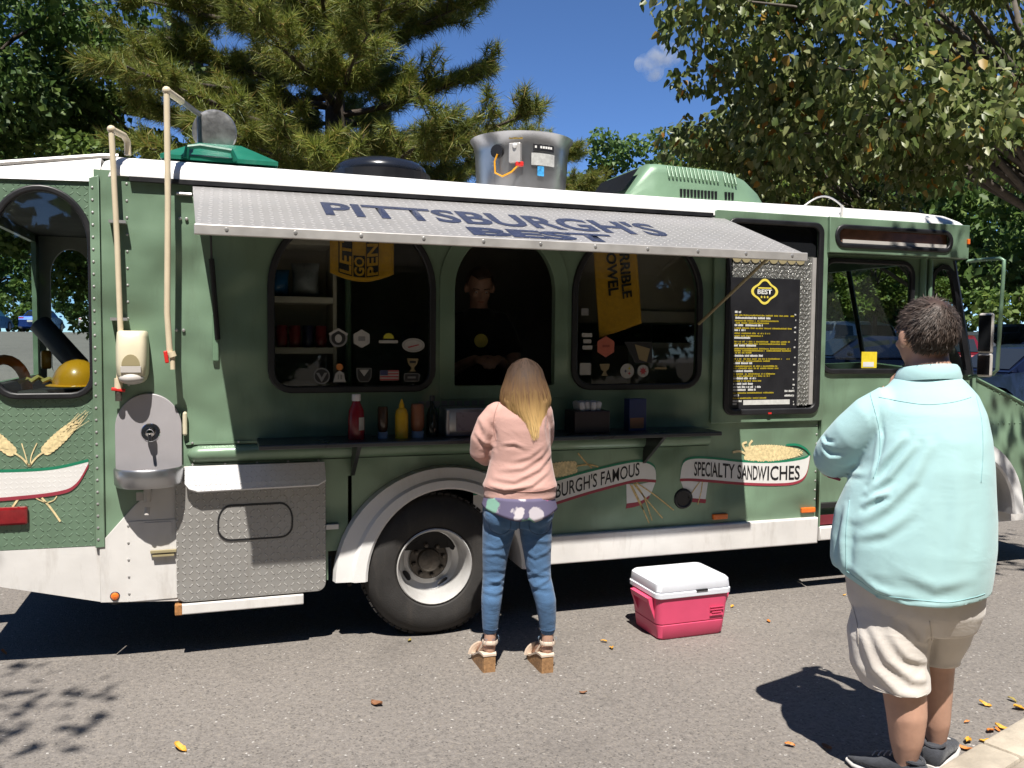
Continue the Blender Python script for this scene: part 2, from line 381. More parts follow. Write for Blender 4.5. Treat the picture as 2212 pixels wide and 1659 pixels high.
# ---------------------------------------------------------------- the ground
def ground_z(y): return 0.0 if y < 4 else (y - 4) * 0.04 if y < 45 else 41 * 0.04
def asphalt():
    m, nt, b = newmat('old_asphalt')
    co = nd(nt, 'ShaderNodeTexCoord').outputs['Object']
    n1 = nd(nt, 'ShaderNodeTexNoise', i_Vector=co, i_Scale=0.55, i_Detail=4.0, i_Roughness=0.6)
    n2 = nd(nt, 'ShaderNodeTexNoise', i_Vector=co, i_Scale=38.0, i_Detail=3.0, i_Roughness=0.8)
    v = nd(nt, 'ShaderNodeTexVoronoi', i_Vector=co, i_Scale=130.0, i_Randomness=1.0)
    c = ramp(nt, n1.outputs[0], [(0.3, (0.152, 0.137, 0.125)), (0.7, (0.190, 0.171, 0.155))])
    c = mixc(nt, 1.0, c, ramp(nt, n2.outputs[0], [(0.28, 0.68), (0.5, 1.0), (0.72, 1.32)]), 'MULTIPLY')
    sp = mixc(nt, 1.0, v.outputs['Color'], (0.9, 0.9, 0.9), 'MULTIPLY')
    sx = nd(nt, 'ShaderNodeSeparateXYZ', i_0=v.outputs['Color'])
    c = mixc(nt, ramp(nt, sx.outputs[0], [(0.78, 0.0), (0.95, 0.42)]), c, (0.27, 0.235, 0.195))
    c = mixc(nt, ramp(nt, sx.outputs[1], [(0.86, 0.0), (0.97, 0.6)]), c, (0.05, 0.046, 0.044))
    c = mixc(nt, ramp(nt, sx.outputs[2], [(0.993, 0.0), (0.999, 0.6)]), c, (0.6, 0.58, 0.55))
    n5 = nd(nt, 'ShaderNodeTexNoise', i_Vector=co, i_Scale=1.7, i_Detail=4.0, i_Roughness=0.65)
    c = mixc(nt, ramp(nt, n5.outputs[0], [(0.56, 0.0), (0.74, 0.38)]), c, (0.085, 0.076, 0.069))
    c = mixc(nt, ramp(nt, n5.outputs[0], [(0.28, 0.35), (0.42, 0.0)]), c, (0.23, 0.21, 0.19))
    nt.links.new(c, b.inputs['Base Color']); b.inputs['Roughness'].default_value = 0.86
    h = mth(nt, 'ADD', n2.outputs[0], mth(nt, 'MULTIPLY', v.outputs['Distance'], -0.6))
    bp = nd(nt, 'ShaderNodeBump', i_Strength=0.55, i_Distance=0.006, i_Height=h)
    nt.links.new(bp.outputs[0], b.inputs['Normal']); return m
M['asphalt'] = asphalt()
ys = [-60, -12, -6, -3, 0, 2, 4, 9, 14, 20, 30, 45, 70, 120, 300, 900]
xs = [-900, -120, -30, -10, 0, 10, 30, 120, 900]
V = [(x, y, ground_z(y)) for y in ys for x in xs]; nx = len(xs)
F = [(j * nx + i, j * nx + i + 1, (j + 1) * nx + i + 1, (j + 1) * nx + i) for j in range(len(ys) - 1) for i in range(nx - 1)]
tag(obj('asphalt_ground', np_mesh('asphalt_ground', V, F), M['asphalt']), kind='structure')
# planted strip behind the kerb, bottom right; the kerb runs up to the right
ka, kb = Vector((2.57, -2.159, 0)), Vector((4.588, -1.493, 0)); kd = (kb - ka).normalized(); kn = Vector((kd.y, -kd.x, 0))
M['mulch'] = mat('pale_pavement', (0.27, 0.23, 0.185), 0.9, 0, 0.2, 12, 0.6, 80)
M['leaf_litter'] = mat('leaf_litter', (0.075, 0.058, 0.034), 0.95, 0, 0.5, 9, 0.9, 30)
def slab(name, d0, d1, z, m, l0=-60, l1=60):
    bm = bmesh.new(); q = [ka + kd * l0 + kn * d0, ka + kd * l1 + kn * d0, ka + kd * l1 + kn * d1, ka + kd * l0 + kn * d1]
    vv = [bm.verts.new((p.x, p.y, z)) for p in q]; bm.faces.new(vv); vv2 = [bm.verts.new((p.x, p.y, 0.004)) for p in q]
    for i in range(4): bm.faces.new((vv[i], vv[(i + 1) % 4], vv2[(i + 1) % 4], vv2[i]))
    return tag(obj(name, bm, m), kind='structure')
slab('pavement', 0.152, 1.6, 0.108, M['mulch']); slab('planting_bed', 1.602, 46, 0.100, M['leaf_litter'])
bm = bmesh.new()
ang = math.atan2(kd.y, kd.x)
for i in range(-6, 8):
    c = ka + kd * (i * 1.52 - 0.6) + kn * 0.075
    box(bm, c + Vector((0, 0, 0.062)), (1.512, 0.15, 0.124), ang, 0.018, 2)
tag(smooth_angle(obj('kerb', bm, M['concrete'])), kind='structure')

# ---------------------------------------------------------------- the food truck
truck = empty('food_truck', (1.8, 1.1, 0))
tag(truck, 'green food truck with white roof, raised metal awning and arched serving windows', 'food truck')
W1 = (0.225, 1.372, 1.051, 2.235); W2 = (1.185, 1.375, 1.773, 2.20); W3 = (1.907, 1.37, 2.705, 2.235)
def serve(w, d=0.0): return arch(w[0] - d, w[1] - d, w[2] + d, w[3] + d, 0.09 + d, 0.30 + d, 0.34 + d, 12)
def serve2(w, d=0.0): return arch(w[0] - d, w[1] - d, w[2] + d, w[3] + d, 0.012 + d, 0.24 + d, 0.30 + d, 12)
FX, FZ, FA, FB = 1.135, 0.338, 0.435, 0.476                       # rear wheel arch
wellpts = arcpts(FX, FZ, FA + 0.02, FB + 0.02, 180, 0, 24)
# kitchen side wall with its wheel arch cut into the lower edge
wall_out = [(-0.600, 0.60), (-0.600, 2.43), (3.60, 2.43), (3.60, 0.50), (1.70, 0.50), (FX + FA + 0.02, 0.50)] + \
    [p for p in reversed(wellpts) if p[1] > 0.50] + [(FX - FA - 0.02, 0.50), (0.50, 0.50), (0.50, 0.345), (-0.22, 0.345), (-0.22, 0.86)]
wall = plate('side_wall', wall_out, [serve(W1), serve2(W2), serve(W3), rrect(2.895, 1.195, 3.562, 2.365, 0.05)], 0.02, 0.04, M['green'], truck)
# raised panel round the open serving hatch
plate('hatch_surround', arch(1.10, 1.30, 1.855, 2.27, 0.02, 0.30, 0.34, 12), [serve2(W2)], -0.006, 0.012, M['green'], truck, 0.003)
# raised panel that carries the menu window
MW = (2.885, 1.185, 3.572, 2.375)
plate('menu_surround', rrect(2.80, 1.13, 3.612, 2.425, 0.012), [rrect(*MW, 0.06)], -0.012, 0.022, M['green'], truck, 0.004)
# rear corner panel in painted tread plate
RW = (-1.03, 1.352, -0.622, 2.318)
def rwin(d=0.0): return arch(RW[0] - d, RW[1] - d, RW[2] + d, RW[3] + d, 0.09 + d, 0.2 + d, 0.26 + d, 12)
plate('rear_panel', [(-1.28, 0.615), (-1.28, 2.345), (-0.602, 2.375), (-0.602, 0.605)], [rwin()], 0.022, 0.03, M['green_plate'], truck)
plate('corner_post', [(-0.618, 0.60), (-0.618, 2.385), (-0.575, 2.40), (-0.575, 0.60)], [], -0.008, 0.020, M['green'], truck, 0.004)
# white lower panels, cut away towards the rear
plate('lower_panel', [(-1.28, 0.50), (-1.28, 0.612), (-0.602, 0.602), (-0.602, 0.325)], [], 0.02, 0.03, M['white_dirty'], truck)
plate('lower_panel', [(-0.600, 0.325), (-0.600, 0.615), (-0.44, 0.80), (-0.235, 0.99), (-0.235, 0.30)], [ell(-0.54, 0.352, 0.0001, n=3)], -0.006, 0.012, M['white_dirty'], truck, 0.003)
plate('access_door', rrect(-0.475, 0.32, -0.245, 0.72, 0.01), [], -0.0145, 0.004, M['white_dirty'], truck)
plate('small_hatch', rrect(-0.40, 0.64, -0.27, 0.71, 0.008), [], -0.019, 0.004, M['white_dirty'], truck)
# sill under the body
sk = plate('skirt', [(FX + FA + 0.14, 0.337), (FX + FA + 0.14, 0.505), (3.60, 0.505), (3.60, 0.337)], [], -0.012, 0.045, M['white_dirty'], truck, 0.01)
plate('skirt', [(3.612, 0.352), (3.612, 0.44), (4.30, 0.44), (4.30, 0.352)], [], -0.012, 0.045, M['white_dirty'], truck, 0.01)
# flared wheel-arch moulding
bm = bmesh.new(); NA = 32
prof = [(1.0, -0.065, 0), (1.03, -0.075, 0), (1.15, -0.072, 0), (1.19, -0.055, 0), (1.36, -0.045, 0), (1.385, -0.004, 0)]
rows = []
for k in range(NA + 1):
    a = PI - PI * k / NA; row = []
    for s, y, _ in prof: 
        rx_, rz_ = FA + (s - 1) * 0.46, FB + (s - 1) * 0.32
        row.append(bm.verts.new((FX + rx_ * math.cos(a), y, FZ + rz_ * math.sin(a))))
    row.append(bm.verts.new((FX + FA * math.cos(a), 0.30, FZ + FB * math.sin(a))))
    rows.append(row)
for a, b in zip(rows, rows[1:]):
    for i in range(len(prof) - 1): bm.faces.new((a[i], b[i], b[i + 1], a[i + 1]))
    bm.faces.new((a[0], a[-1], b[-1], b[0]))
for row, zb in ((rows[0], 0.335), (rows[-1], 0.335)):
    pass
smooth_angle(obj('fender', bm, M['white'], truck), 30)
# floor pan, chassis and far side, so that the body is a closed box
bm = bmesh.new(); box(bm, (1.5, 1.14, 0.50), (5.4, 2.1, 0.10)); box(bm, (1.9, 0.75, 0.40), (6.6, 0.08, 0.16)); box(bm, (1.9, 1.55, 0.40), (6.6, 0.08, 0.16))
box(bm, (FX, 1.12, 0.40), (0.13, 1.9, 0.13)); box(bm, (4.75, 1.12, 0.40), (0.12, 1.9, 0.12)); box(bm, (2.6, 1.9, 0.42), (0.9, 0.4, 0.25)); box(bm, (0.0, 1.2, 0.42), (0.5, 1.0, 0.2))
obj('chassis', bm, M['under'], truck)
FWC = (3.66, 0.95, 4.40, 2.19)
far = plate('far_wall', [(-1.28, 0.5), (-1.28, 2.36), (-0.6, 2.42), (4.74, 2.42), (4.74, 0.5)],
            [arch(-1.19, 1.34, -0.92, 2.24, 0.06, 0.13, 0.2), arch(-0.84, 1.34, -0.45, 2.24, 0.06, 0.19, 0.24), rrect(*FWC, 0.08)], 2.28, 0.03, M['interior'], truck)
bm = bmesh.new(); box(bm, (-1.27, 1.13, 0.98), (0.03, 2.24, 0.75)); box(bm, (-1.27, 0.06, 1.85), (0.03, 0.1, 1.0)); box(bm, (-1.27, 2.2, 1.85), (0.03, 0.1, 1.0)); box(bm, (-1.27, 1.13, 2.32), (0.03, 2.24, 0.1))
obj('rear_wall', bm, M['green'], truck)
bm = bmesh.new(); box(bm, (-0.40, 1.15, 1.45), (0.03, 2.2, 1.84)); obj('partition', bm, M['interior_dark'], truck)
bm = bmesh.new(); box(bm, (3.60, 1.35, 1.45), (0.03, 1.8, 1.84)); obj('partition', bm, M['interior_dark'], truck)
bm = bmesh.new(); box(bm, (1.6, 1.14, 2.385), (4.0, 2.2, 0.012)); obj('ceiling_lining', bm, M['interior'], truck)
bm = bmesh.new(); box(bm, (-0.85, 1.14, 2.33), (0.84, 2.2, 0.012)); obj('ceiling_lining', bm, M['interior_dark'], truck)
# roof: rounded edge, slight crown, tapering down over the rear corner
def roof_sec(x, zb, zt, inset=0.0):
    p = []
    h = zt - zb
    for i in range(9):
        a = PI / 2 * i / 8; p.append((x, -0.012 + 0.125 * (1 - math.cos(a)) + inset, zb + 0.105 * math.sin(a) * (h / 0.105)))
    for i in range(1, 11):
        t = i / 10; y = 0.113 + inset + (2.06 - 2 * inset) * t; p.append((x, y, zb + h + 0.055 * math.sin(PI * t)))
    for i in range(1, 9):
        a = PI / 2 * i / 8; p.append((x, 2.173 - inset + 0.125 * math.sin(a), zb + h * math.cos(a)))
    return p
bm = bmesh.new(); secs = []
for x, zb, h, ins in [(-0.585, 2.385, 0.07, .05), (-0.56, 2.395, 0.098, .02), (-0.50, 2.405, 0.108, 0.), (0.3, 2.402, 0.108, 0.), (1.2, 2.395, 0.110, 0.), (2.0, 2.39, 0.110, 0.), (2.8, 2.392, 0.110, 0.), (3.6, 2.40, 0.108, 0.), (4.4, 2.405, 0.105, 0.), (4.62, 2.405, 0.095, 0.0), (4.72, 2.405, 0.068, 0.002), (4.765, 2.405, 0.03, .004), (4.775, 2.405, 0.002, .006)]:
    secs.append([bm.verts.new(p) for p in roof_sec(x, zb, zb + h, ins)])
for a, b in zip(secs, secs[1:]):
    for i in range(len(a) - 1): bm.faces.new((a[i], a[i + 1], b[i + 1], b[i]))
bm.faces.new(secs[0]); bm.faces.new(list(reversed(secs[-1])))
for a, b in zip(secs, secs[1:]): bm.faces.new((a[0], b[0], b[-1], a[-1]))
roof = smooth_angle(obj('roof', bm, M['white'], truck), 40)
bm = bmesh.new()                                                   # sloping rear roof piece
v = [bm.verts.new(p) for p in [(-0.575, -0.004, 2.372), (-0.575, 0.09, 2.503), (-1.32, 0.09, 2.388), (-1.32, -0.004, 2.350), (-0.575, 2.28, 2.503), (-1.32, 2.28, 2.388), (-0.575, 2.28, 2.372), (-1.32, 2.28, 2.350)]]
for f in ((0, 1, 2, 3), (1, 4, 5, 2), (4, 6, 7, 5), (6, 0, 3, 7), (3, 2, 5, 7)): bm.faces.new([v[i] for i in f])
rr = obj('rear_roof', bm, M['white'], truck)
bm = bmesh.new(); tube(bm, [(-0.50, 0.10, 2.517), (-0.575, 0.095, 2.512), (-1.32, 0.085, 2.398)], 0.013, 8); obj('gutter', bm, M['alu_trim'], roof)
bm = bmesh.new(); box(bm, (1.17, -0.012, 2.392), (3.22, 0.03, 0.022)); obj('awning_rail', bm, M['rubber'], truck)
bm = bmesh.new(); box(bm, (3.72, -0.016, 2.455), (0.012, 0.012, 0.1)); obj('roof_seam', bm, M['white_dirty'], roof)
# --- windows
def window(name, outfn, holefn, y, glass, fm=M['rubber'], d=0.028, th=0.03):
    f = plate(name, outfn(d), [holefn(-0.008)], y, th, fm, truck, 0.008)
    plate('pane', outfn(0.0), [], y + 0.012, 0.004, glass, f)
    return f
w1 = window('serving_window', lambda d: serve(W1, d), lambda d: serve(W1, d), -0.004, M['glass_serve'])
w3 = window('serving_window', lambda d: serve(W3, d), lambda d: serve(W3, d), -0.004, M['glass_serve'])
w0 = window('rear_window', lambda d: rwin(d), lambda d: rwin(d), 0.0, M['glass'], d=0.022, th=0.035)
mf = plate('menu_window', rrect(MW[0] - 0.008, MW[1] - 0.008, MW[2] + 0.008, MW[3] + 0.008, 0.065), [rrect(MW[0] + 0.025, MW[1] + 0.03, MW[2] - 0.03, MW[3] - 0.025, 0.045)], -0.028, 0.024, M['rubber'], truck, 0.008)
plate('pane', rrect(MW[0] + 0.01, MW[1] + 0.01, MW[2] - 0.01, MW[3] - 0.01, 0.045), [], 0.012, 0.006, M['glass_dark'], mf)
bm = bmesh.new(); box(bm, (3.235, 0.001, 1.70), (0.59, 0.006, 0.94)); bk_ = obj('tread_backing', bm, M['tread_bright'], mf)
bm = bmesh.new()
def stud(x, z, k): box(bm, (x, -0.0035, z), (0.019, 0.004, 0.006), Matrix.Rotation(R(48 if k % 2 else -48), 4, 'Y'))
for j in range(4):
    for i in range(17): stud(2.945 + i * 0.0335 + (j % 2) * 0.016, 2.045 + j * 0.026, i)
for j in range(31):
    for i in range(3): stud(3.445 + i * 0.030 + (j % 2) * 0.012, 1.235 + j * 0.0262, i + j)
obj('raised_lugs', bm, M['alu'], bk_)['kind'] = 'stuff'
bm = bmesh.new(); box(bm, (3.175, -0.007, 1.62), (0.50, 0.008, 0.81)); board = obj('menu_board', bm, M['ink'], mf)
bm = bmesh.new(); box(bm, (3.528, -0.008, 1.70), (0.028, 0.012, 0.93)); obj('trim_strip', bm, M['alu_trim'], mf)
bm = bmesh.new()
for i in range(8): lathe(bm, [(0.001, 0.0), (0.034, 0.0), (0.034, 0.005), (0.001, 0.006)], (2.965 + i * 0.066, -0.003, 2.150), 'Y', 14)
obj('scalloped_trim', bm, M['cream_dark'], mf)
# --- menu print
def bar_print(name, rows, m, parent, y):
    bm = bmesh.new(); rnd = random.Random(5)
    for x0, x1, z, h in rows:
        x = x0
        while x < x1 - 0.004:
            w = rnd.uniform(0.004, 0.009)
            if rnd.random() < 0.86:
                hh = h * rnd.uniform(0.72, 1.0); box(bm, (x + w / 2, y, z + (hh - h) / 2), (w * 0.8, 0.0008, hh))
            x += w
    o = obj(name, bm, m, parent); o['kind'] = 'stuff'; return o
M['menu_white'] = mat('menu_white', (0.62, 0.62, 0.60), 0.5, 0, 0.1, 30); M['menu_gold'] = mat('menu_gold', (0.36, 0.28, 0.02), 0.5, 0, 0.15, 30); M['badge_gold'] = mat('badge_gold', (0.75, 0.62, 0.10), 0.45, 0, 0.08, 20)
xm0, xm1 = 2.955, 3.385
def rowz(f): return 1.225 + 0.79 * (1 - f)       # f measured down the board
wr, gr_ = [], []
lay = [(.255, .11, [(.28, 1.0)]), (.30, .60, [(.322, .74), (.340, .58)]), (.357, .47, [(.38, .97)]), (.395, .18, [(.42, .60), (.44, .48)]), (.455, .26, [(.485, .95), (.503, .88)]), (.515, .37, [(.54, .97), (.556, .97), (.572, .30)]), (.595, .49, [(.62, .95), (.637, .60)]), (.653, .30, [(.677, .73), (.694, .75)]), (.715, .33, [(.738, .70), (.755, .61)]), (.772, .40, [(.793, .47)]), (.815, .33, []), (.840, .48, []), (.862, .38, [(.887, .68)]), (.905, .10, [(.928, .56)]), (.95, .15, []), (.972, .06, [])]
for f, w, gs in lay:
    wr.append((xm0, xm0 + (xm1 - xm0) * w, rowz(f), 0.0135)); wr.append((xm1 + 0.004, xm1 + 0.020, rowz(f + 0.012), 0.010))
    for g, w2 in gs: gr_.append((xm0, xm0 + (xm1 - xm0) * w2, rowz(g), 0.0105))
wr += [(xm1 - 0.055, xm1 + 0.02, rowz(.876), 0.013), (xm1 - 0.055, xm1 + 0.02, rowz(.912), 0.013)]
bar_print('menu_lines', wr, M['menu_white'], board, -0.0125); bar_print('menu_lines', gr_, M['menu_gold'], board, -0.0125)
bm = bmesh.new(); box(bm, (3.20, -0.0128, 1.254), (0.34, 0.001, 0.030)); obj('menu_strip', bm, M['menu_white'], board)
bm = bmesh.new(); box(bm, (3.205, -0.0415, 1.187), (0.024, 0.003, 0.010)); obj('red_tab', bm, M['red'], mf)
def badge(cx, cz, s): 
    pts = []
    for k in range(48):
        a = 2 * PI * k / 48; r = 1 + 0.13 * math.cos(4 * a) + 0.05 * math.cos(2 * a); pts.append((cx + s * 1.12 * r * math.cos(a), cz + s * r * math.sin(a)))
    return pts
bcx, bcz = 3.165, 1.942
bd = plate('badge', badge(bcx, bcz, 0.074), [badge(bcx, bcz, 0.060)], -0.0125, 0.0012, M['badge_gold'], board)
def flat_text(name, s, w, h, x, y, z, m, parent, bold=0.02, rot=0.0, shear=0.0):
    me = text_fit(s, w, h, bold)
    me.transform(Matrix.Translation((x, y, z)) @ XZ @ Matrix.Rotation(rot, 4, 'Z'))
    return obj(name, me, m, parent)
flat_text('lettering', "BEST", 0.105, 0.030, bcx - 0.0525, -0.0135, bcz - 0.016, M['menu_white'], board, 0.035)
plate('badge_bar', rrect(bcx - 0.048, bcz + 0.018, bcx + 0.048, bcz + 0.026, 0.003), [], -0.0125, 0.001, M['badge_gold'], board)
for i in (-1, 0, 1): plate('star', [(bcx + i * 0.022 + (0.009 if k % 2 == 0 else 0.004) * math.sin(PI * k / 5), bcz - 0.034 + (0.009 if k % 2 == 0 else 0.004) * math.cos(PI * k / 5)) for k in range(10)], [], -0.0125, 0.001, M['badge_gold'], board)
# --- awning: hinged tread-plate sheet, y 0 .. -0.8
AH, AO, AP = 2.380, 2.093, 0.80
def awn(x, t): return Vector((x, -0.004 - AP * t, AH + (AO - AH) * t))
bm = bmesh.new(); up = Vector((0, -(AO - AH) * -1, 0)); nrm = Vector((0, (AO - AH), AP)).normalized()
ax0, ax1 = -0.155, 2.862
ox0, ox1 = -0.118, 2.852
top = [awn(ax0, 0), awn(ax1, 0), awn(ox1, 1), awn(ox0, 1)]
a = [bm.verts.new(p) for p in top]; b = [bm.verts.new(p - nrm * 0.006) for p in top]
bm.faces.new(a); bm.faces.new(list(reversed(b)))
for i in range(4): bm.faces.new((a[i], b[i], b[(i + 1) % 4], a[(i + 1) % 4]))
awning = obj('awning', bm, M['awning'], truck)
bm = bmesh.new(); c = awn((ox0 + ox1) / 2, 1.0)
box(bm, c + Vector((0, -0.008, -0.018)), (ox1 - ox0 + 0.012, 0.016, 0.044), None, 0.004)
obj('awning_lip', bm, M['alu_trim'], awning)
bm = bmesh.new()
for i in range(11): lathe(bm, [(0.0001, 0.004), (0.007, 0.003), (0.009, 0)], (ox0 + 0.12 + i * 0.276, c.y - 0.016, c.z - 0.014), 'Y', 8)
obj('rivets', bm, M['alu'], awning)['kind'] = 'stuff'
for x in (ax0 + 0.012, ax1 - 0.012):
    bm = bmesh.new(); p, q = awn(x, 0.02), awn((ox0 if x < 1 else ox1) + (0.012 if x < 1 else -0.012), 0.98); tube(bm, [p - nrm * 0.018, q - nrm * 0.018], 0.012, 6)
    obj('awning_edge_bar', bm, M['alu_trim'], awning)
def on_awning(me, x0, t0, x1, t1, height_t):
    L = x1 - x0
    def fn(u, v, w):
        s = u; tb = t0 + (t1 - t0) * s
        p = awn(x0 + L * s, tb - v * height_t) + nrm * 0.0022
        return (p.x, p.y, p.z)
    return warp(me, fn)
obj('lettering', on_awning(text_fit("PITTSBURGH'S", 1.0, 1.0, 0.028), 0.44, 0.62, 2.20, 0.72, 0.36), M['navy_ink'], awning)
obj('lettering', on_awning(text_fit("BEST", 1.0, 1.0, 0.05), 1.08, 0.935, 1.82, 0.955, 0.20), M['navy_ink'], awning)
bm = bmesh.new(); tube(bm, [(-0.075, -0.12, 2.30), (-0.07, -0.05, 2.02)], 0.006, 8); tube(bm, [(-0.07, -0.05, 2.02), (-0.045, -0.018, 1.62)], 0.014, 10); st = obj('gas_strut', bm, M['black'], truck)
bm = bmesh.new(); box(bm, (-0.055, -0.012, 1.63), (0.030, 0.022, 0.24), None, 0.006); obj('strut_bracket', bm, M['green_light'], st)
bm = bmesh.new(); tube(bm, [(2.79, -0.66, 2.13), (2.70, -0.02, 1.735)], 0.009, 8); obj('prop_rod', bm, M['cream_dark'], truck)
# --- counter shelf and the rub rail under it
bm = bmesh.new(); box(bm, (1.42, -0.150, 1.106), (2.56, 0.306, 0.016), None, 0.004); box(bm, (1.42, -0.298, 1.101), (2.56, 0.012, 0.020), None, 0.003)
M['counter'] = mat('dark_steel_counter', (0.085, 0.088, 0.092), 0.3, 0.7, 0.1, 5)
counter = obj('counter_shelf', bm, M['counter'], truck)
for x in (0.62, 2.35):
    bm = bmesh.new(); v = [bm.verts.new(p) for p in [(x, -0.003, 1.09), (x, -0.26, 1.09), (x, -0.003, 0.90), (x + 0.02, -0.003, 1.09), (x + 0.02, -0.26, 1.09), (x + 0.02, -0.003, 0.90)]]
    for f in ((0, 1, 2), (5, 4, 3), (0, 3, 4, 1), (1, 4, 5, 2), (2, 5, 3, 0)): bm.faces.new([v[i] for i in f])
    obj('shelf_bracket', bm, M['black'], counter)
bm = bmesh.new(); n = 10; rows = []
for x, s in ((-0.195, 0.0), (-0.185, 0.5), (-0.165, 0.85), (-0.14, 1.0), (2.79, 1.0)):
    rows.append([bm.verts.new((x, 0.001 - 0.042 * max(s, .02) * math.sin(PI * k / n), 1.042 + 0.045 * max(s, .05) * math.cos(PI * k / n))) for k in range(n + 1)])
for a_, b_ in zip(rows, rows[1:]):
    for i in range(n): bm.faces.new((a_[i], b_[i], b_[i + 1], a_[i + 1]))
smooth_angle(obj('rub_rail', bm, M['green'], truck), 50)
bm = bmesh.new(); box(bm, (1.3, -0.004, 1.098), (3.0, 0.012, 0.012)); box(bm, (1.3, -0.004, 0.988), (3.0, 0.012, 0.012)); obj('rail_trim', bm, M['green'], truck)
# --- tread-plate locker door, fold-down flap, step
ld = plate('locker_door', rrect(-0.250, 0.297, 0.485, 0.985, 0.045), [], -0.020, 0.022, M['tread'], truck, 0.003)
plate('hatch_gasket', arch(-0.055, 0.595, 0.318, 0.782, 0.065, 0.065, 0.09, 8), [arch(-0.047, 0.603, 0.310, 0.774, 0.059, 0.059, 0.082, 8)], -0.033, 0.006, M['rubber'], ld)
plate('hatch', arch(-0.045, 0.605, 0.308, 0.772, 0.058, 0.058, 0.08, 8), [], -0.032, 0.005, M['tread'], ld)
bm = bmesh.new(); fl = [( -0.205, -0.040, 0.985), (0.478, -0.040, 0.985), (0.482, -0.076, 0.895), (0.44, -0.084, 0.874), (-0.145, -0.084, 0.866), (-0.185, -0.080, 0.880), (-0.205, -0.072, 0.905)]
a_ = [bm.verts.new(p) for p in fl]; b_ = [bm.verts.new((p[0], p[1] + 0.006, p[2] - 0.008)) for p in fl]
bm.faces.new(a_); bm.faces.new(list(reversed(b_)))
for i in range(len(fl)): bm.faces.new((a_[i], b_[i], b_[(i + 1) % len(fl)], a_[(i + 1) % len(fl)]))
obj('fold_down_flap', bm, mat('white_tread_plate', (0.66, 0.66, 0.67), 0.4, 0, 0.05, 3, plate=0.024, dirt=0.15, pbump=0.6), truck)
bm = bmesh.new(); box(bm, (0.055, -0.01, 0.262), (0.63, 0.05, 0.055), None, 0.006); stp = obj('step_bar', bm, M['white_dirty'], truck)
M['rust'] = mat('rust', (0.33, 0.15, 0.05), 0.85, 0, 0.5, 40, 0.4, 80)
bm = bmesh.new(); box(bm, (-0.243, -0.012, 0.262), (0.036, 0.053, 0.058), None, 0.006); obj('rusty_end', bm, M['rust'], stp)
bm = bmesh.new(); box(bm, (-0.31, -0.028, 0.565), (0.12, 0.016, 0.012)); box(bm, (-0.31, -0.03, 0.545), (0.10, 0.02, 0.008)); obj('latch', bm, M['cream_dark'], truck)
bm = bmesh.new(); box(bm, (0.52, -0.014, 0.635), (0.07, 0.02, 0.030), None, 0.004); obj('latch', bm, M['steel'], truck)
bm = bmesh.new(); lathe(bm, [(0.001, 0.012), (0.020, 0.01), (0.028, 0.0), (0.044, 0.0), (0.048, -0.02)], (-0.535, -0.006, 0.352), 'Y', 18); ro = smooth_angle(obj('round_lamp', bm, M['rubber'], truck))
bm = bmesh.new(); lathe(bm, [(0.001, 0.02), (0.013, 0.017), (0.019, 0.010)], (-0.535, -0.006, 0.352), 'Y', 16); obj('lens', bm, M['amber'], ro)
bm = bmesh.new(); box(bm, (-0.985, -0.002, 0.775), (0.155, 0.03, 0.088), None, 0.012); tl = obj('tail_light', bm, M['red_lens'], truck)
for x, z in ((2.885, 0.549), (3.535, 0.553)):
    bm = bmesh.new(); box(bm, (x, -0.010, z), (0.105, 0.022, 0.034), None, 0.006); obj('marker_light', bm, M['amber'], truck)
plate('maroon_strip', rrect(3.618, 0.45, 4.1, 0.512, 0.003), [], -0.004, 0.006, M['maroon'], truck)
bm = bmesh.new(); lathe(bm, [(0.001, 0.004), (0.045, 0.004), (0.052, 0.012), (0.060, 0.010), (0.064, 0.0)], (2.63, 0.0, 0.672), 'Y', 20); smooth_angle(obj('filler_cap', bm, M['rubber'], truck))
# --- rivet rows
bm = bmesh.new()
def rivet_line(p0, p1, n, y):
    for i in range(n):
        t = i / (n - 1); lathe(bm, [(0.0001, 0.0045), (0.005, 0.003), (0.0068, 0)], (p0[0] + (p1[0] - p0[0]) * t, y, p0[1] + (p1[1] - p0[1]) * t), 'Y', 7)
rivet_line((-0.604, 0.64), (-0.604, 2.34), 30, -0.018); rivet_line((-0.46, 1.15), (-0.455, 2.37), 16, 0.0); rivet_line((3.592, 0.56), (3.592, 1.10), 10, -0.001)
rivet_line((-0.47, 0.36), (-0.47, 0.70), 5, -0.0165); rivet_line((-0.17, 1.10), (2.70, 1.10), 14, -0.0105); rivet_line((-0.17, 0.990), (0.45, 0.990), 5, -0.0105)
obj('rivets', bm, M['alu'], truck)['kind'] = 'stuff'
# --- PVC pipes with red taps
bm = bmesh.new()
tube(bm, [(-0.497, -0.055, 1.42), (-0.485, -0.055, 1.60), (-0.495, -0.055, 2.10), (-0.512, -0.055, 2.61)], 0.0135, 10); ellipsoid(bm, (-0.512, -0.055, 2.612), (0.02, 0.02, 0.02), 2)
tube(bm, [(-0.512, -0.055, 2.612), (-0.468, 0.04, 2.607), (-0.455, 0.07, 2.585), (-0.455, 0.07, 2.52)], 0.016, 10)
tube(bm, [(-0.499, -0.055, 1.38), (-0.499, -0.055, 1.43)], 0.019, 10)
p1 = smooth_angle(obj('water_pipe', bm, M['pvc'], truck), 50)
bm = bmesh.new(); box(bm, (-0.499, -0.062, 1.375), (0.062, 0.022, 0.016), Matrix.Rotation(R(8), 4, 'Y'), 0.004); obj('tap_handle', bm, M['red'], p1)
bm = bmesh.new(); tube(bm, [(-0.499, -0.055, 1.32), (-0.499, -0.055, 1.385)], 0.016, 10); obj('tap_spout', bm, M['hub'], p1)
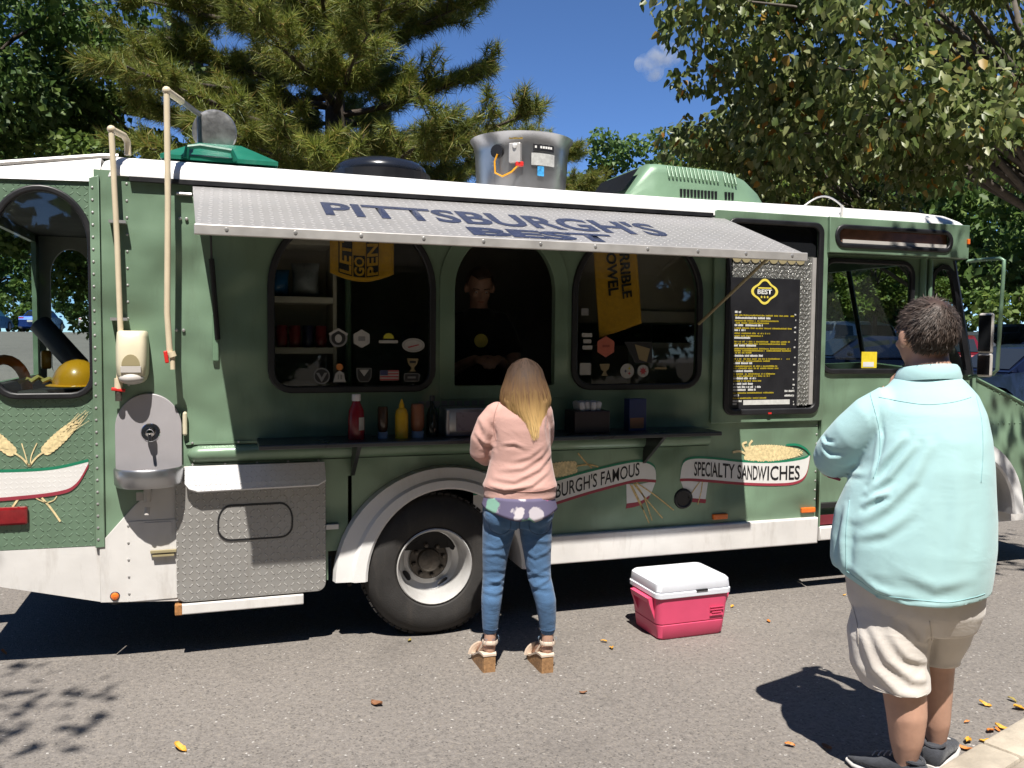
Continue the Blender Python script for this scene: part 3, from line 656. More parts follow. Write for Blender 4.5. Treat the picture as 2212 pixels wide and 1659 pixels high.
for z in (2.18, 1.715):
    bm = bmesh.new(); box(bm, (-0.493, -0.03, z), (0.075, 0.06, 0.014)); obj('pipe_clip', bm, M['alu'], p1)
bm = bmesh.new()
tube(bm, [(-0.262, -0.13, 1.545), (-0.272, -0.13, 1.75), (-0.262, -0.13, 2.3), (-0.262, -0.12, 2.80)], 0.0145, 10); ellipsoid(bm, (-0.262, -0.12, 2.80), (0.021, 0.021, 0.021), 2)
tube(bm, [(-0.262, -0.12, 2.80), (-0.205, 0.05, 2.80)], 0.018, 10); tube(bm, [(-0.258, -0.13, 1.56), (-0.25, -0.13, 1.535)], 0.02, 10); tube(bm, [(-0.25, -0.13, 1.54), (-0.25, -0.13, 1.475)], 0.012, 10)
p2 = smooth_angle(obj('water_pipe', bm, M['pvc'], truck), 50)
bm = bmesh.new(); box(bm, (-0.278, -0.14, 1.535), (0.018, 0.02, 0.06), Matrix.Rotation(R(-8), 4, 'Y'), 0.005); obj('tap_handle', bm, M['red'], p2)
bm = bmesh.new(); tube(bm, [(-0.205, 0.05, 2.80), (-0.15, 0.36, 2.83), (-0.13, 0.42, 2.83)], 0.014, 8); tube(bm, [(-0.13, 0.42, 2.845), (-0.13, 0.42, 2.62)], 0.014, 8); obj('galvanised_pipe', bm, M['steel'], p2)
bm = bmesh.new()
for x in (-0.238, -0.205): lathe(bm, [(0.001, 0.012), (0.008, 0.01), (0.008, 0)], (x, 0, 1.665), 'Y', 8)
for x in (-0.215, -0.185): lathe(bm, [(0.001, 0.012), (0.008, 0.01), (0.008, 0)], (x, 0, 2.215), 'Y', 8)
tube(bm, [(-0.23, -0.012, 2.335), (-0.16, -0.012, 2.335)], 0.008, 8)
obj('bolts', bm, M['alu'], truck)['kind'] = 'stuff'
# --- soap dispenser
bm = bmesh.new()
def disp_ring(z, hw, d): return [bm.verts.new((-0.437 + hw * math.copysign(abs(math.cos(a)) ** 0.45, math.cos(a)), -0.002 - d * abs(math.sin(a)) ** 0.6, z)) for a in [PI * k / 14 for k in range(15)]]
rs = [disp_ring(*r) for r in [(1.402, 0.030, 0.050), (1.408, 0.046, 0.085), (1.42, 0.060, 0.105), (1.45, 0.071, 0.118), (1.50, 0.0735, 0.122), (1.58, 0.0735, 0.118), (1.63, 0.070, 0.105), (1.652, 0.068, 0.092), (1.660, 0.062, 0.080)]]
for a_, b_ in zip(rs, rs[1:]):
    for i in range(14): bm.faces.new((a_[i], a_[i + 1], b_[i + 1], b_[i]))
bm.faces.new(rs[0]); bm.faces.new(list(reversed(rs[-1])))
sd = smooth_angle(obj('soap_dispenser', bm, M['cream'], truck), 45)
bm = bmesh.new(); pts = [(-0.478, 1.492), (-0.396, 1.492)] + arcpts(-0.437, 1.492, 0.041, 0.055, 0, 180, 10)[1:-1]; f = [bm.verts.new((x, -0.1255, z)) for x, z in pts]; bm.faces.new(f); ex = bmesh.ops.extrude_face_region(bm, geom=bm.faces[:]); bmesh.ops.translate(bm, vec=(0, .02, 0), verts=[g for g in ex['geom'] if isinstance(g, bmesh.types.BMVert)]); obj('sight_window', bm, M['cream_dark'], sd)
bm = bmesh.new(); box(bm, (-0.437, -0.122, 1.475), (0.09, 0.006, 0.032), None, 0.002); obj('label_plate', bm, M['greyplastic'], sd)
bm = bmesh.new(); ellipsoid(bm, (-0.437, -0.085, 1.432), (0.058, 0.048, 0.032), 3); smooth_angle(obj('push_lever', bm, M['greyplastic'], sd))
# --- hand sink
hs = plate('hand_sink', arch(-0.522, 0.955, -0.218, 1.352, 0.006, 0.150, 0.17, 12), [], -0.012, 0.024, M['sink'], truck, 0.004)
bm = bmesh.new(); n = 14; prof = []
for z, s in ((0.995, 1.0), (0.985, 1.04), (0.915, 1.02), (0.902, 0.96)):
    prof.append([bm.verts.new((-0.37 + 0.155 * s * math.cos(PI + PI * k / n), -0.010 - 0.165 * s * abs(math.sin(PI * k / n)) ** 0.75, z)) for k in range(n + 1)])
for a_, b_ in zip(prof, prof[1:]):
    for i in range(n): bm.faces.new((a_[i], a_[i + 1], b_[i + 1], b_[i]))
bm.faces.new(prof[-1])
smooth_angle(obj('basin', bm, M['steel'], hs), 40)
bm = bmesh.new(); lathe(bm, [(0.001, 0.004), (0.042, 0.004), (0.046, 0.0)], (-0.362, -0.024, 1.160), 'Y', 20); lathe(bm, [(0.001, 0.055), (0.016, 0.05), (0.022, 0.03), (0.016, 0.008), (0.016, 0.0)], (-0.362, -0.026, 1.163), 'Y', 16); smooth_angle(obj('tap_knob', bm, M['chrome'], hs), 40)
bm = bmesh.new(); tube(bm, [(-0.362, -0.075, 1.155), (-0.360, -0.085, 1.125)], 0.008, 8); obj('tap_spout', bm, M['black'], hs)
bm = bmesh.new(); tube(bm, [(-0.375, -0.09, 0.905), (-0.375, -0.09, 0.83)], 0.017, 10); tube(bm, [(-0.375, -0.09, 0.80), (-0.378, -0.095, 0.765)], 0.014, 10); box(bm, (-0.40, -0.07, 0.855), (0.05, 0.03, 0.04)); obj('drain', bm, M['greyplastic'], hs)
bm = bmesh.new(); box(bm, (-0.203, -0.02, 1.20), (0.022, 0.03, 0.12), None, 0.01); obj('cup_holder', bm, M['cream'], hs)
# --- rear wheel (dual, deep dished) and front wheel
def wheel(x, z, r, dish, y0):
    e = bmesh.new()
    lathe(e, [(r * 0.53, 0.0), (r * 0.58, 0.018), (r * 0.72, 0.030), (r * 0.86, 0.020), (r * 0.93, 0.0), (r * 0.985, -0.030), (r, -0.06), (r, -0.18), (r * 0.93, -0.24), (r * 0.6, -0.25)], (x, y0, z), 'Y', 56, False)
    t = obj('wheel', e, M['tyre'], truck); smooth_angle(t, 30)
    e = bmesh.new()
    tr = obj('tread_blocks', tread_ring(x, y0, z, r), M['tyre'], t)
    e = bmesh.new()
    lathe(e, [(r * 0.535, 0.006), (r * 0.545, 0.014), (r * 0.53, 0.018), (r * 0.51, 0.004), (r * 0.475, -0.03), (r * 0.465, -dish * 0.6), (r * 0.44, -dish * 0.85), (r * 0.36, -dish), (r * 0.30, -dish), (r * 0.285, -dish + 0.01)], (x, y0, z), 'Y', 48, False)
    rm = obj('rim', e, M['rim'], t); smooth_angle(rm, 35)
    e = bmesh.new()
    lathe(e, [(r * 0.29, -dish + 0.004), (r * 0.275, -dish + 0.012), (r * 0.17, -dish + 0.014), (r * 0.16, -dish + 0.035), (r * 0.12, -dish + 0.045), (0.001, -dish + 0.048)], (x, y0, z), 'Y', 32)
    hb = smooth_angle(obj('hub', e, M['hub'], rm), 35)
    for k in range(8):
        a = 2 * PI * k / 8 + 0.2; e = bmesh.new(); lathe(e, [(0.001, 0.028), (0.011, 0.026), (0.015, 0.0)], (x + r * 0.225 * math.cos(a), y0 + dish - 0.014, z + r * 0.225 * math.sin(a)), 'Y', 6); obj('lug_nut', e, M['hub'], rm)
    for k in range(4):
        a = 2 * PI * k / 4 + 0.55; e = bmesh.new(); c = (x + r * 0.385 * math.cos(a), y0 + dish * 0.93, z + r * 0.385 * math.sin(a))
        pts = [e.verts.new((c[0] + 0.017 * math.cos(b) * math.cos(a) - 0.034 * math.sin(b) * math.sin(a), c[1] - 0.012 + 0.010 * math.cos(b), c[2] + 0.017 * math.cos(b) * math.sin(a) + 0.034 * math.sin(b) * math.cos(a))) for b in [2 * PI * i / 16 for i in range(16)]]
        e.faces.new(pts); obj('hand_hole', e, M['black'], rm)
    return t
def tread_ring(x, y0, z, r):
    e = bmesh.new()
    for k in range(60):
        a = 2 * PI * k / 60
        for j, yy in enumerate((0.055, 0.095, 0.135, 0.175)):
            aa = a + (j % 2) * PI / 60
            box(e, (x + (r + 0.003) * math.cos(aa), y0 + yy, z + (r + 0.003) * math.sin(aa)), (0.012, 0.032, 0.030), Matrix.Rotation(-aa, 4, 'Y'))
    return e
rw = wheel(1.068, 0.388, 0.388, 0.155, -0.045)
rw2 = bmesh.new(); lathe(rw2, [(0.2, 0.0), (0.33, 0.02), (0.375, -0.02), (0.388, -0.06), (0.388, -0.2), (0.2, -0.22)], (1.065, 0.30, 0.392), 'Y', 40); smooth_angle(obj('wheel', rw2, M['tyre'], truck), 30)
rw2 = bmesh.new(); lathe(rw2, [(0.2, 0.0), (0.33, 0.02), (0.375, -0.02), (0.388, -0.06), (0.388, -0.2), (0.2, -0.22)], (1.065, 1.98, 0.392), 'Y', 40); smooth_angle(obj('wheel', rw2, M['tyre'], truck), 30)
fw = wheel(4.76, 0.39, 0.388, 0.05, 0.02)
rw2 = bmesh.new(); lathe(rw2, [(0.2, 0.0), (0.33, 0.02), (0.375, -0.02), (0.388, -0.06), (0.388, -0.2), (0.2, -0.22)], (4.76, 1.98, 0.392), 'Y', 40); smooth_angle(obj('wheel', rw2, M['tyre'], truck), 30)
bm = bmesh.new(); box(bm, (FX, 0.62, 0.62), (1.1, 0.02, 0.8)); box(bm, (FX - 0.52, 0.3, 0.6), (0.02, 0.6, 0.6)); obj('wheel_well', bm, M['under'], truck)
# --- roof gear
bm = bmesh.new()                                                     # teal hatch, a flat pyramid
bz = 2.515; hc = Vector((0.02, 0.30, 0.01))
ring0 = [hc + Vector(p) for p in ((-0.33, -0.20, bz), (0.24, -0.20, bz), (0.24, 0.4, bz + 0.02), (-0.33, 0.4, bz + 0.02))]
ring1 = [p + Vector((0, 0, 0.02)) for p in ring0]; ring2 = [hc + Vector(p) for p in ((-0.16, -0.02, bz + 0.125), (0.06, -0.02, bz + 0.125), (0.06, 0.2, bz + 0.13), (-0.16, 0.2, bz + 0.13))]
rv = [[bm.verts.new(p) for p in r] for r in (ring0, ring1, ring2)]
for a_, b_ in zip(rv, rv[1:]):
    for i in range(4): bm.faces.new((a_[i], a_[(i + 1) % 4], b_[(i + 1) % 4], b_[i]))
bm.faces.new(rv[2]); bm.faces.new(list(reversed(rv[0])))
hatch = obj('roof_hatch', bm, M['teal'], truck)
bm = bmesh.new(); tube(bm, [(-0.19, 0.09, 2.53), (-0.18, 0.09, 2.585), (-0.12, 0.085, 2.595), (0.03, 0.08, 2.58), (0.05, 0.08, 2.53)], 0.014, 8); obj('hatch_handle', bm, M['teal'], hatch)
bm = bmesh.new(); Mt = Matrix.Translation((-0.055, 0.42, 2.742)) @ Matrix.Rotation(R(-12), 4, 'Z') @ Matrix.Rotation(R(8), 4, 'X')
q = bmesh.new(); lathe(q, [(0.001, 0.020), (0.09, 0.018), (0.114, 0.011), (0.119, 0.0), (0.114, -0.018), (0.001, -0.020)], (0, 0, 0), 'Y', 36); bmesh.ops.transform(q, matrix=Mt, verts=q.verts[:])
M['hammered'] = mat('dull_hammered_metal', (0.42, 0.41, 0.41), 0.35, 0.75, 0.45, 14, 0.4, 40)
smooth_angle(obj('vent_lid', q, M['hammered'], hatch), 35); bm.free()
bm = bmesh.new(); lathe(bm, [(0.345, 0.0), (0.35, 0.015), (0.335, 0.045), (0.28, 0.075), (0.17, 0.095), (0.001, 0.10)], (0.90, 0.70, 2.62), 'Z', 36); bmesh.ops.scale(bm, vec=(0.80, 0.75, 1), space=Matrix.Translation((-0.90, -0.70, 0)), verts=bm.verts[:]); vd = smooth_angle(obj('roof_vent', bm, mat('black_vent_plastic', (0.012, 0.014, 0.02), 0.22, 0, 0.1, 6), truck), 40)
bm = bmesh.new(); lathe(bm, [(0.30, 0.0), (0.30, 0.075)], (0.90, 0.70, 2.545), 'Z', 30); obj('vent_base', bm, M['black'], vd)
fcx, fcy = 1.84, 0.80
bm = bmesh.new(); lathe(bm, [(0.285, 0.0), (0.285, 0.02), (0.292, 0.05), (0.305, 0.26), (0.315, 0.318), (0.334, 0.345), (0.338, 0.352), (0.325, 0.352), (0.30, 0.30), (0.28, 0.05), (0.001, 0.05)], (fcx, fcy, 2.565), 'Z', 48); fan = smooth_angle(obj('exhaust_fan', bm, M['steel'], truck), 35)
def onfan(u, z, off=0.002):    # u metres round the near face of the fan drum
    r = 0.302 + off; a = -PI / 2 + u / r - 0.42; return Vector((fcx + r * math.cos(a), fcy + r * math.sin(a), 2.565 + z))
bm = bmesh.new(); c = onfan(-0.125, 0.235); t_ = Vector((c.x - fcx, c.y - fcy, 0)).normalized(); tube(bm, [c, c + t_ * 0.022], 0.042, 16); obj('cable_gland', bm, M['rubber'], fan)
bm = bmesh.new(); c = onfan(-0.01, 0.22); box(bm, c + Vector((0, 0, 0)), (0.075, 0.05, 0.12), math.atan2(t_.y, t_.x) + PI / 2 + 0.2, 0.006); sb = obj('switch_box', bm, M['alu_trim'], fan)
bm = bmesh.new(); c = onfan(-0.012, 0.262, 0.028); ellipsoid(bm, c, (0.016, 0.016, 0.016), 2); obj('switch_knob', bm, M['vinyl_white'], sb)
bm = bmesh.new(); c = onfan(0.015, 0.152, 0.01); box(bm, c, (0.05, 0.03, 0.03), 0, 0.006); obj('switch_plug', bm, M['red'], sb)
bm = bmesh.new(); tube(bm, [onfan(-0.125, 0.215, 0.03), onfan(-0.145, 0.17, 0.03), onfan(-0.14, 0.10, 0.03), onfan(-0.09, 0.075, 0.03), onfan(-0.03, 0.10, 0.03), onfan(0.012, 0.145, 0.02)], 0.006, 8); obj('cable', bm, M['yellow'], fan)
def fan_label(name, u0, u1, z0, z1, m, par, off=0.003):
    bm = bmesh.new(); n = 6
    a_ = [bm.verts.new(onfan(u0 + (u1 - u0) * i / n, z0, off)) for i in range(n + 1)]; b_ = [bm.verts.new(onfan(u0 + (u1 - u0) * i / n, z1, off)) for i in range(n + 1)]
    for i in range(n): bm.faces.new((a_[i], a_[i + 1], b_[i + 1], b_[i]))
    return obj(name, bm, m, par)
lb = fan_label('label', 0.10, 0.25, 0.24, 0.285, M['ink'], fan, 0.006)
bm = bmesh.new()
for i in range(7):
    if i == 1: continue
    for z0 in (0.258,): 
        p = onfan(0.118 + i * 0.018, z0 + 0.004, 0.0075); box(bm, p, (0.012, 0.002, 0.014), 0.0)
obj('print', bm, M['vinyl_white'], lb)['kind'] = 'stuff'
fan_label('label', 0.09, 0.255, 0.15, 0.225, mat('silver_label', (0.50, 0.50, 0.48), 0.5, 0.2, 0.15, 40), fan, 0.005)
fan_label('label', -0.05, 0.035, 0.305, 0.328, mat('yellow_label', (0.75, 0.50, 0.10), 0.5, 0, 0.1, 20), fan, 0.012)
fan_label('label', 0.13, 0.175, 0.085, 0.145, mat('blue_label', (0.05, 0.30, 0.62), 0.5, 0, 0.4, 50), fan, 0.004)
# air conditioner: moulded shroud, louvres on the near side, dark intake at the rear end
bm = bmesh.new(); acx, acy, acz = 2.98, 0.85, 2.552
st_ = [(-0.52, 0.34, 0.03, 0.02), (-0.50, 0.36, 0.04, 0.05), (-0.36, 0.38, 0.235, 0.08), (-0.31, 0.385, 0.238, 0.07), (0.20, 0.385, 0.225, 0.07), (0.36, 0.375, 0.18, 0.07), (0.47, 0.35, 0.10, 0.05), (0.53, 0.31, 0.05, 0.03), (0.55, 0.30, 0.02, 0.01)]
rs = []
for dx, hw, h, r_ in st_:
    r_ = min(r_, h * 0.45); ring = [(-hw - 0.03, 0)] + [(-hw + r_ * (1 - math.cos(PI / 2 * i / 4)), h - r_ + r_ * math.sin(PI / 2 * i / 4)) for i in range(5)]
    ring = [(-hw - 0.03, 0.0), (-hw - 0.018, h * 0.36)] + ring[1:] ; ring = ring + [(-a_, b_) for a_, b_ in reversed(ring)]
    rs.append([bm.verts.new((acx + dx, acy + a_, acz + b_)) for a_, b_ in ring])
for a_, b_ in zip(rs, rs[1:]):
    for i in range(len(a_) - 1): bm.faces.new((a_[i], b_[i], b_[i + 1], a_[i + 1]))
bm.faces.new(rs[0]); bm.faces.new(list(reversed(rs[-1])))
ac = smooth_angle(obj('air_conditioner', bm, M['green_light'], truck), 35)
bm = bmesh.new(); v = [bm.verts.new((acx + dx, acy + y, acz + z)) for dx, y, z in ((-0.508, -0.30, 0.05), (-0.508, 0.30, 0.05), (-0.40, 0.30, 0.20), (-0.40, -0.30, 0.20))]; bm.faces.new(v); bmesh.ops.translate(bm, vec=(-0.012, 0, 0.008), verts=bm.verts[:]); obj('intake_grille', bm, M['black'], ac)
for i in range(19):
    if i == 14: continue
    x = acx - 0.24 + i * 0.028; bm = bmesh.new()
    zt = 0.232 - 0.02 * max(0, (x - acx + 0.1) / 0.40)
    box(bm, (x, acy - 0.376, acz + zt - 0.055), (0.013, 0.034, 0.085), Matrix.Rotation(R(-24), 4, 'X'), 0.003); obj('louvre', bm, M['green_light'], ac)
for i in range(14):
    x = acx - 0.16 + i * 0.026 + (0.05 if i > 10 else 0); bm = bmesh.new(); box(bm, (x, acy - 0.412, acz + 0.045), (0.014, 0.012, 0.05)); obj('slot', bm, M['black'], ac)
bm = bmesh.new(); tube(bm, [(3.62 + 0.36 * t, 0.25, 2.52 + 0.085 * math.sin(PI * t)) for t in [i / 12 for i in range(13)]], 0.006, 6); obj('roof_wire', bm, M['alu'], truck)
# --- cab: header with destination sign, recessed door, quarter window, hood
CABY = 0.10
hd = plate('header_panel', [(3.615, 2.200), (3.615, 2.425), (4.75, 2.425), (4.75, 2.200)], [rrect(3.668, 2.246, 4.592, 2.368, 0.058)], -0.010, 0.06, M['green'], truck, 0.006)
bm = bmesh.new(); box(bm, (4.18, 0.06, 2.206), (1.13, 0.14, 0.012)); obj('header_ledge', bm, M['green'], truck)
sg = plate('destination_sign', rrect(3.655, 2.233, 4.605, 2.381, 0.07), [rrect(3.685, 2.262, 4.575, 2.352, 0.042)], -0.040, 0.022, M['rubber'], truck, 0.008)
M['signroll'] = mat('faded_sign_roll', (0.16, 0.075, 0.045), 0.4, 0, 0.35, 14, coat=0.4)
bm = bmesh.new(); box(bm, (4.13, -0.012, 2.307), (0.9, 0.006, 0.10)); obj('sign_roll', bm, M['signroll'], sg)
bm = bmesh.new(); box(bm, (4.15, -0.02, 2.278), (0.84, 0.008, 0.022)); obj('sign_strip', bm, M['greyplastic'], sg)
bm = bmesh.new(); box(bm, (4.735, -0.045, 2.315), (0.02, 0.014, 0.035), None, 0.003); obj('marker_light', bm, M['amber'], truck)
CW = (3.672, 1.445, 4.39, 2.160)
def cwin(d=0.0): return rrect(CW[0] - d, CW[1] - d, CW[2] + d, CW[3] + d, 0.085 + d)
def qwin(d=0.0):
    return [(4.56 - d, 1.43 - d), (4.90 + d * 1.3, 1.43 - d), (4.885 + d * 1.3, 1.50), (4.755 + d * 1.3, 2.03), (4.735 + d, 2.10 + d * .6), (4.69, 2.145 + d), (4.64, 2.15 + d), (4.59 - d * .6, 2.12 + d * .6), (4.56 - d, 2.06)]
plate('cab_side', [(3.612, 0.44), (3.612, 2.215), (4.735, 2.215), (4.955, 1.40), (4.985, 1.395), (5.02, 0.80), (5.02, 0.44), (4.30, 0.44)], [cwin(), qwin()], CABY, 0.03, M['green'], truck)
bm = bmesh.new(); box(bm, (3.617, 0.055, 1.42), (0.012, 0.15, 1.96)); obj('door_jamb', bm, M['green'], truck)
cw = plate('cab_window', cwin(0.022), [cwin(-0.012)], CABY - 0.018, 0.03, M['rubber'], truck, 0.008); plate('pane', cwin(0), [], CABY, 0.004, M['glass'], cw)
qw = plate('quarter_window', qwin(0.02), [qwin(-0.014)], CABY - 0.018, 0.03, M['rubber'], truck); plate('pane', qwin(0), [], CABY, 0.004, M['glass'], qw)
M['yellow_paper'] = mat('yellow_notice', (0.75, 0.58, 0.03), 0.6, 0, 0.12, 30)
nt_ = plate('window_notice', rrect(4.005, 1.462, 4.130, 1.570, 0.003), [], CABY - 0.008, 0.0015, M['yellow_paper'], cw); plate('print', rrect(4.018, 1.470, 4.105, 1.502, 0.002), [], CABY - 0.0098, 0.001, M['vinyl_white'], nt_)
bm = bmesh.new(); tube(bm, [(4.475, 0.072, 2.2), (4.475, 0.072, 1.42)], 0.022, 8); tube(bm, [(4.535, 0.068, 2.2), (4.535, 0.068, 0.5)], 0.014, 8); obj('door_pillar', bm, M['green_light'], truck)
bm = bmesh.new(); box(bm, (3.625, 0.07, 1.64), (0.03, 0.03, 0.025), None, 0.004); obj('door_hinge', bm, M['hub'], truck)
for y, r_ in ((0.12, 0.03), (2.2, 0.03), (1.15, 0.02)):                # windscreen posts
    bm = bmesh.new(); tube(bm, [(4.75, y, 2.25), (4.97, y, 1.38)], r_, 8); obj('windscreen_post', bm, M['rubber'], truck)
bm = bmesh.new(); v = [bm.verts.new(p) for p in ((4.97, 0.12, 1.38), (4.97, 2.2, 1.38), (4.75, 2.2, 2.25), (4.75, 0.12, 2.25))]; bm.faces.new(v); obj('windscreen', bm, M['glass'], truck)
bm = bmesh.new(); box(bm, (4.74, 1.14, 2.31), (0.03, 2.24, 0.22), None, 0.005); obj('front_header', bm, M['green'], truck)
bm = bmesh.new(); pf = [(4.95, 0.45), (4.95, 1.395), (4.99, 1.40), (5.35, 1.255), (5.80, 1.06), (5.90, 0.98), (5.93, 0.60), (5.90, 0.45)]
aw_ = []
for y, dz in ((0.115, 0.0), (0.14, 0.012), (1.14, 0.07), (2.14, 0.012), (2.17, 0.0)): aw_.append([bm.verts.new((x, y, z + (dz if z > 0.95 else 0))) for x, z in pf])
for a_, b_ in zip(aw_, aw_[1:]):
    for i in range(len(pf)): bm.faces.new((a_[i], a_[(i + 1) % len(pf)], b_[(i + 1) % len(pf)], b_[i]))
bm.faces.new(list(reversed(aw_[0]))); bm.faces.new(aw_[-1])
hood = smooth_angle(obj('hood', bm, M['green'], truck), 30)
bm = bmesh.new(); rivet_line((5.02, 1.372), (5.85, 1.005), 16, 0.114); rivet_line((5.04, 1.06), (5.6, 1.06), 12, 0.114); obj('rivets', bm, M['green_light'], hood)['kind'] = 'stuff'
bm = bmesh.new(); tube(bm, [(4.99, 0.114, 1.395), (5.35, 0.114, 1.252), (5.80, 0.114, 1.06)], 0.012, 6); obj('hood_edge', bm, M['green_light'], hood)
bm = bmesh.new(); rows = []
for k in range(25):
    a = R(170) - R(170) * k / 24; row = []
    for s, y in ((0.44, 0.10), (0.445, -0.02), (0.46, -0.03), (0.55, -0.02), (0.56, 0.10)): row.append(bm.verts.new((4.81 + s * math.cos(a), y, 0.43 + s * math.sin(a))))
    rows.append(row)
for a_, b_ in zip(rows, rows[1:]):
    for i in range(4): bm.faces.new((a_[i], b_[i], b_[i + 1], a_[i + 1]))
smooth_angle(obj('fender', bm, M['white'], truck), 30)
bm = bmesh.new(); box(bm, (5.5, 0.12, 0.40), (0.5, 0.05, 0.10)); obj('skirt', bm, M['white_dirty'], truck)
bm = bmesh.new(); box(bm, (4.75, 0.55, 0.62), (1.1, 0.02, 0.7)); obj('wheel_well', bm, M['under'], truck)
# mirror arm and mirrors
bm = bmesh.new(); tube(bm, [(4.745, -0.02, 2.185), (4.82, -0.10, 2.195), (4.845, -0.20, 2.195), (4.85, -0.225, 2.18), (4.85, -0.225, 2.10), (4.86, -0.20, 1.46), (4.86, -0.17, 1.43), (4.90, 0.06, 1.40)], 0.0125, 10); ma = smooth_angle(obj('mirror_arm', bm, M['green_light'], truck), 60)
for z, h in ((1.70, 0.27), (1.49, 0.16)):
    bm = bmesh.new(); box(bm, (4.80, -0.155, z), (0.045, 0.09, h), R(25), 0.016, 3); mr = smooth_angle(obj('mirror', bm, M['greyplastic'], ma), 40)
    bm = bmesh.new(); box(bm, (4.776, -0.166, z), (0.004, 0.075, h - 0.03), R(25), 0.0); obj('mirror_glass', bm, M['glass_dark'], mr)
# cab interior
bm = bmesh.new(); box(bm, (4.05, 1.62, 1.02), (0.5, 0.5, 0.14), None, 0.04); box(bm, (3.82, 1.62, 1.35), (0.12, 0.46, 0.62), R(0), 0.04); obj('driver_seat', bm, M['black'], truck)
bm = bmesh.new(); box(bm, (4.80, 1.14, 1.22), (0.22, 2.0, 0.26), None, 0.04); obj('dashboard', bm, M['interior_dark'], truck)
bm = bmesh.new(); q = bmesh.ops.create_circle(bm, segments=24, radius=0.2); bm.free(); bm = bmesh.new(); Mw = Matrix.Translation((4.5, 1.62, 1.36)) @ Matrix.Rotation(R(-62), 4, 'Y')
tube(bm, [Mw @ Vector((0.2 * math.cos(2 * PI * i / 24), 0.2 * math.sin(2 * PI * i / 24), 0)) for i in range(25)], 0.015, 6); obj('steering_wheel', bm, M['black'], truck)
bm = bmesh.new(); tube(bm, [(4.02, 2.2, 2.25), (4.07, 2.2, 1.9), (4.20, 2.2, 1.0)], 0.045, 8); obj('door_post', bm, M['black'], truck)
bm = bmesh.new(); box(bm, (4.2, 1.1, 0.56), (1.1, 2.1, 0.03)); obj('cab_floor', bm, M['under'], truck)

# ---------------------------------------------------------------- painted ribbons and wheat on the truck
def strip_between(name, up_pts, dn_pts, y, m, parent, th=0.0015):
    return plate(name, list(dn_pts) + list(reversed(up_pts)), [], y, th, m, parent)
def lerp_path(pts, t):
    n = len(pts) - 1; f = min(max(t, 0), 1) * n; i = min(int(f), n - 1); k = f - i
    return (pts[i][0] + (pts[i + 1][0] - pts[i][0]) * k, pts[i][1] + (pts[i + 1][1] - pts[i][1]) * k)
def smooth_path(pts, n=24):
    out = []; P = [pts[0]] + list(pts) + [pts[-1]]
    for i in range(1, len(P) - 2):
        for k in range(n // (len(pts) - 1) + 1):
            t = k / (n // (len(pts) - 1) + 1)
            q = []
            for d in (0, 1):
                a, b, c, e = P[i - 1][d], P[i][d], P[i + 1][d], P[i + 2][d]
                q.append(0.5 * (2 * b + (c - a) * t + (2 * a - 5 * b + 4 * c - e) * t * t + (3 * b - a - 3 * c + e) * t ** 3))
            out.append(tuple(q))
    out.append(tuple(pts[-1])); return out
def path_text(name, s, top, bot, y, m, parent, t0=0.04, t1=0.96, v0=0.2, v1=0.8, bold=0.02):
    me = text_fit(s, 1.0, 1.0, bold)
    def fn(u, v, w):
        t = t0 + (t1 - t0) * u; a = lerp_path(bot, t); b = lerp_path(top, t); k = v0 + (v1 - v0) * v
        return (a[0] + (b[0] - a[0]) * k, y, a[1] + (b[1] - a[1]) * k)
    return obj(name, warp(me, fn), m, parent)
def off(pts, d): return [(x, z + d) for x, z in pts]
def ribbon(top, bot, y, parent, whitemat, sg=0.013, sr=0.016):
    strip_between('ribbon', top, bot, y, whitemat, parent)
    strip_between('ribbon_stripe', off(top, sg), off(top, -0.001), y - 0.0005, M['ribbon_green'], parent)
    strip_between('ribbon_stripe', off(bot, 0.001), off(bot, -sr), y - 0.0005, M['ribbon_red'], parent)
def wheat_ear(x0, z0, x1, z1, w, y, parent, awn_len=0.09, seed=1):
    rnd = random.Random(seed); d = Vector((x1 - x0, z1 - z0)); L = d.length; d.normalize(); n = Vector((-d.y, d.x))
    bm = bmesh.new()
    def leaf(c, dr, l, hw, lift):
        nn = Vector((-dr.y, dr.x)); pts = [c - dr * l * .5, c - dr * l * .2 + nn * hw, c + dr * l * .2 + nn * hw, c + dr * l * .5, c + dr * l * .2 - nn * hw, c - dr * l * .2 - nn * hw]
        bm.faces.new([bm.verts.new((p.x, y - lift, p.y)) for p in pts])
    rows = max(6, int(L / 0.018))
    for i in range(rows):
        t = (i + .5) / rows; c = Vector((x0, z0)) + d * L * t; ww = w * math.sin(PI * min(1, t * .85 + .22)) ** .6
        for k in (-1, 0, 1):
            ang = k * 0.45; dr = Vector((d.x * math.cos(ang) - d.y * math.sin(ang), d.x * math.sin(ang) + d.y * math.cos(ang)))
            leaf(c + n * k * ww * .62, dr, L / rows * 2.1, ww * .34, 0.0004 * ((i * 3 + k + 1) % 4))
    ear = obj('wheat_ear', bm, M['wheat_light'], parent)
    if awn_len > 0:
        bm = bmesh.new()
        for i in range(11):
            a = Vector((x1, z1)) - d * L * rnd.uniform(0.0, .45) + n * rnd.uniform(-w, w) * .7; b = a + (d + n * rnd.uniform(-.22, .22)) * awn_len * rnd.uniform(.6, 1.1)
            q = n * 0.0016; bm.faces.new([bm.verts.new((p.x, y - .0018, p.y)) for p in (a - q, a + q, b + q * .4, b - q * .4)])
        obj('wheat_awns', bm, M['wheat_light'], ear)
    return ear
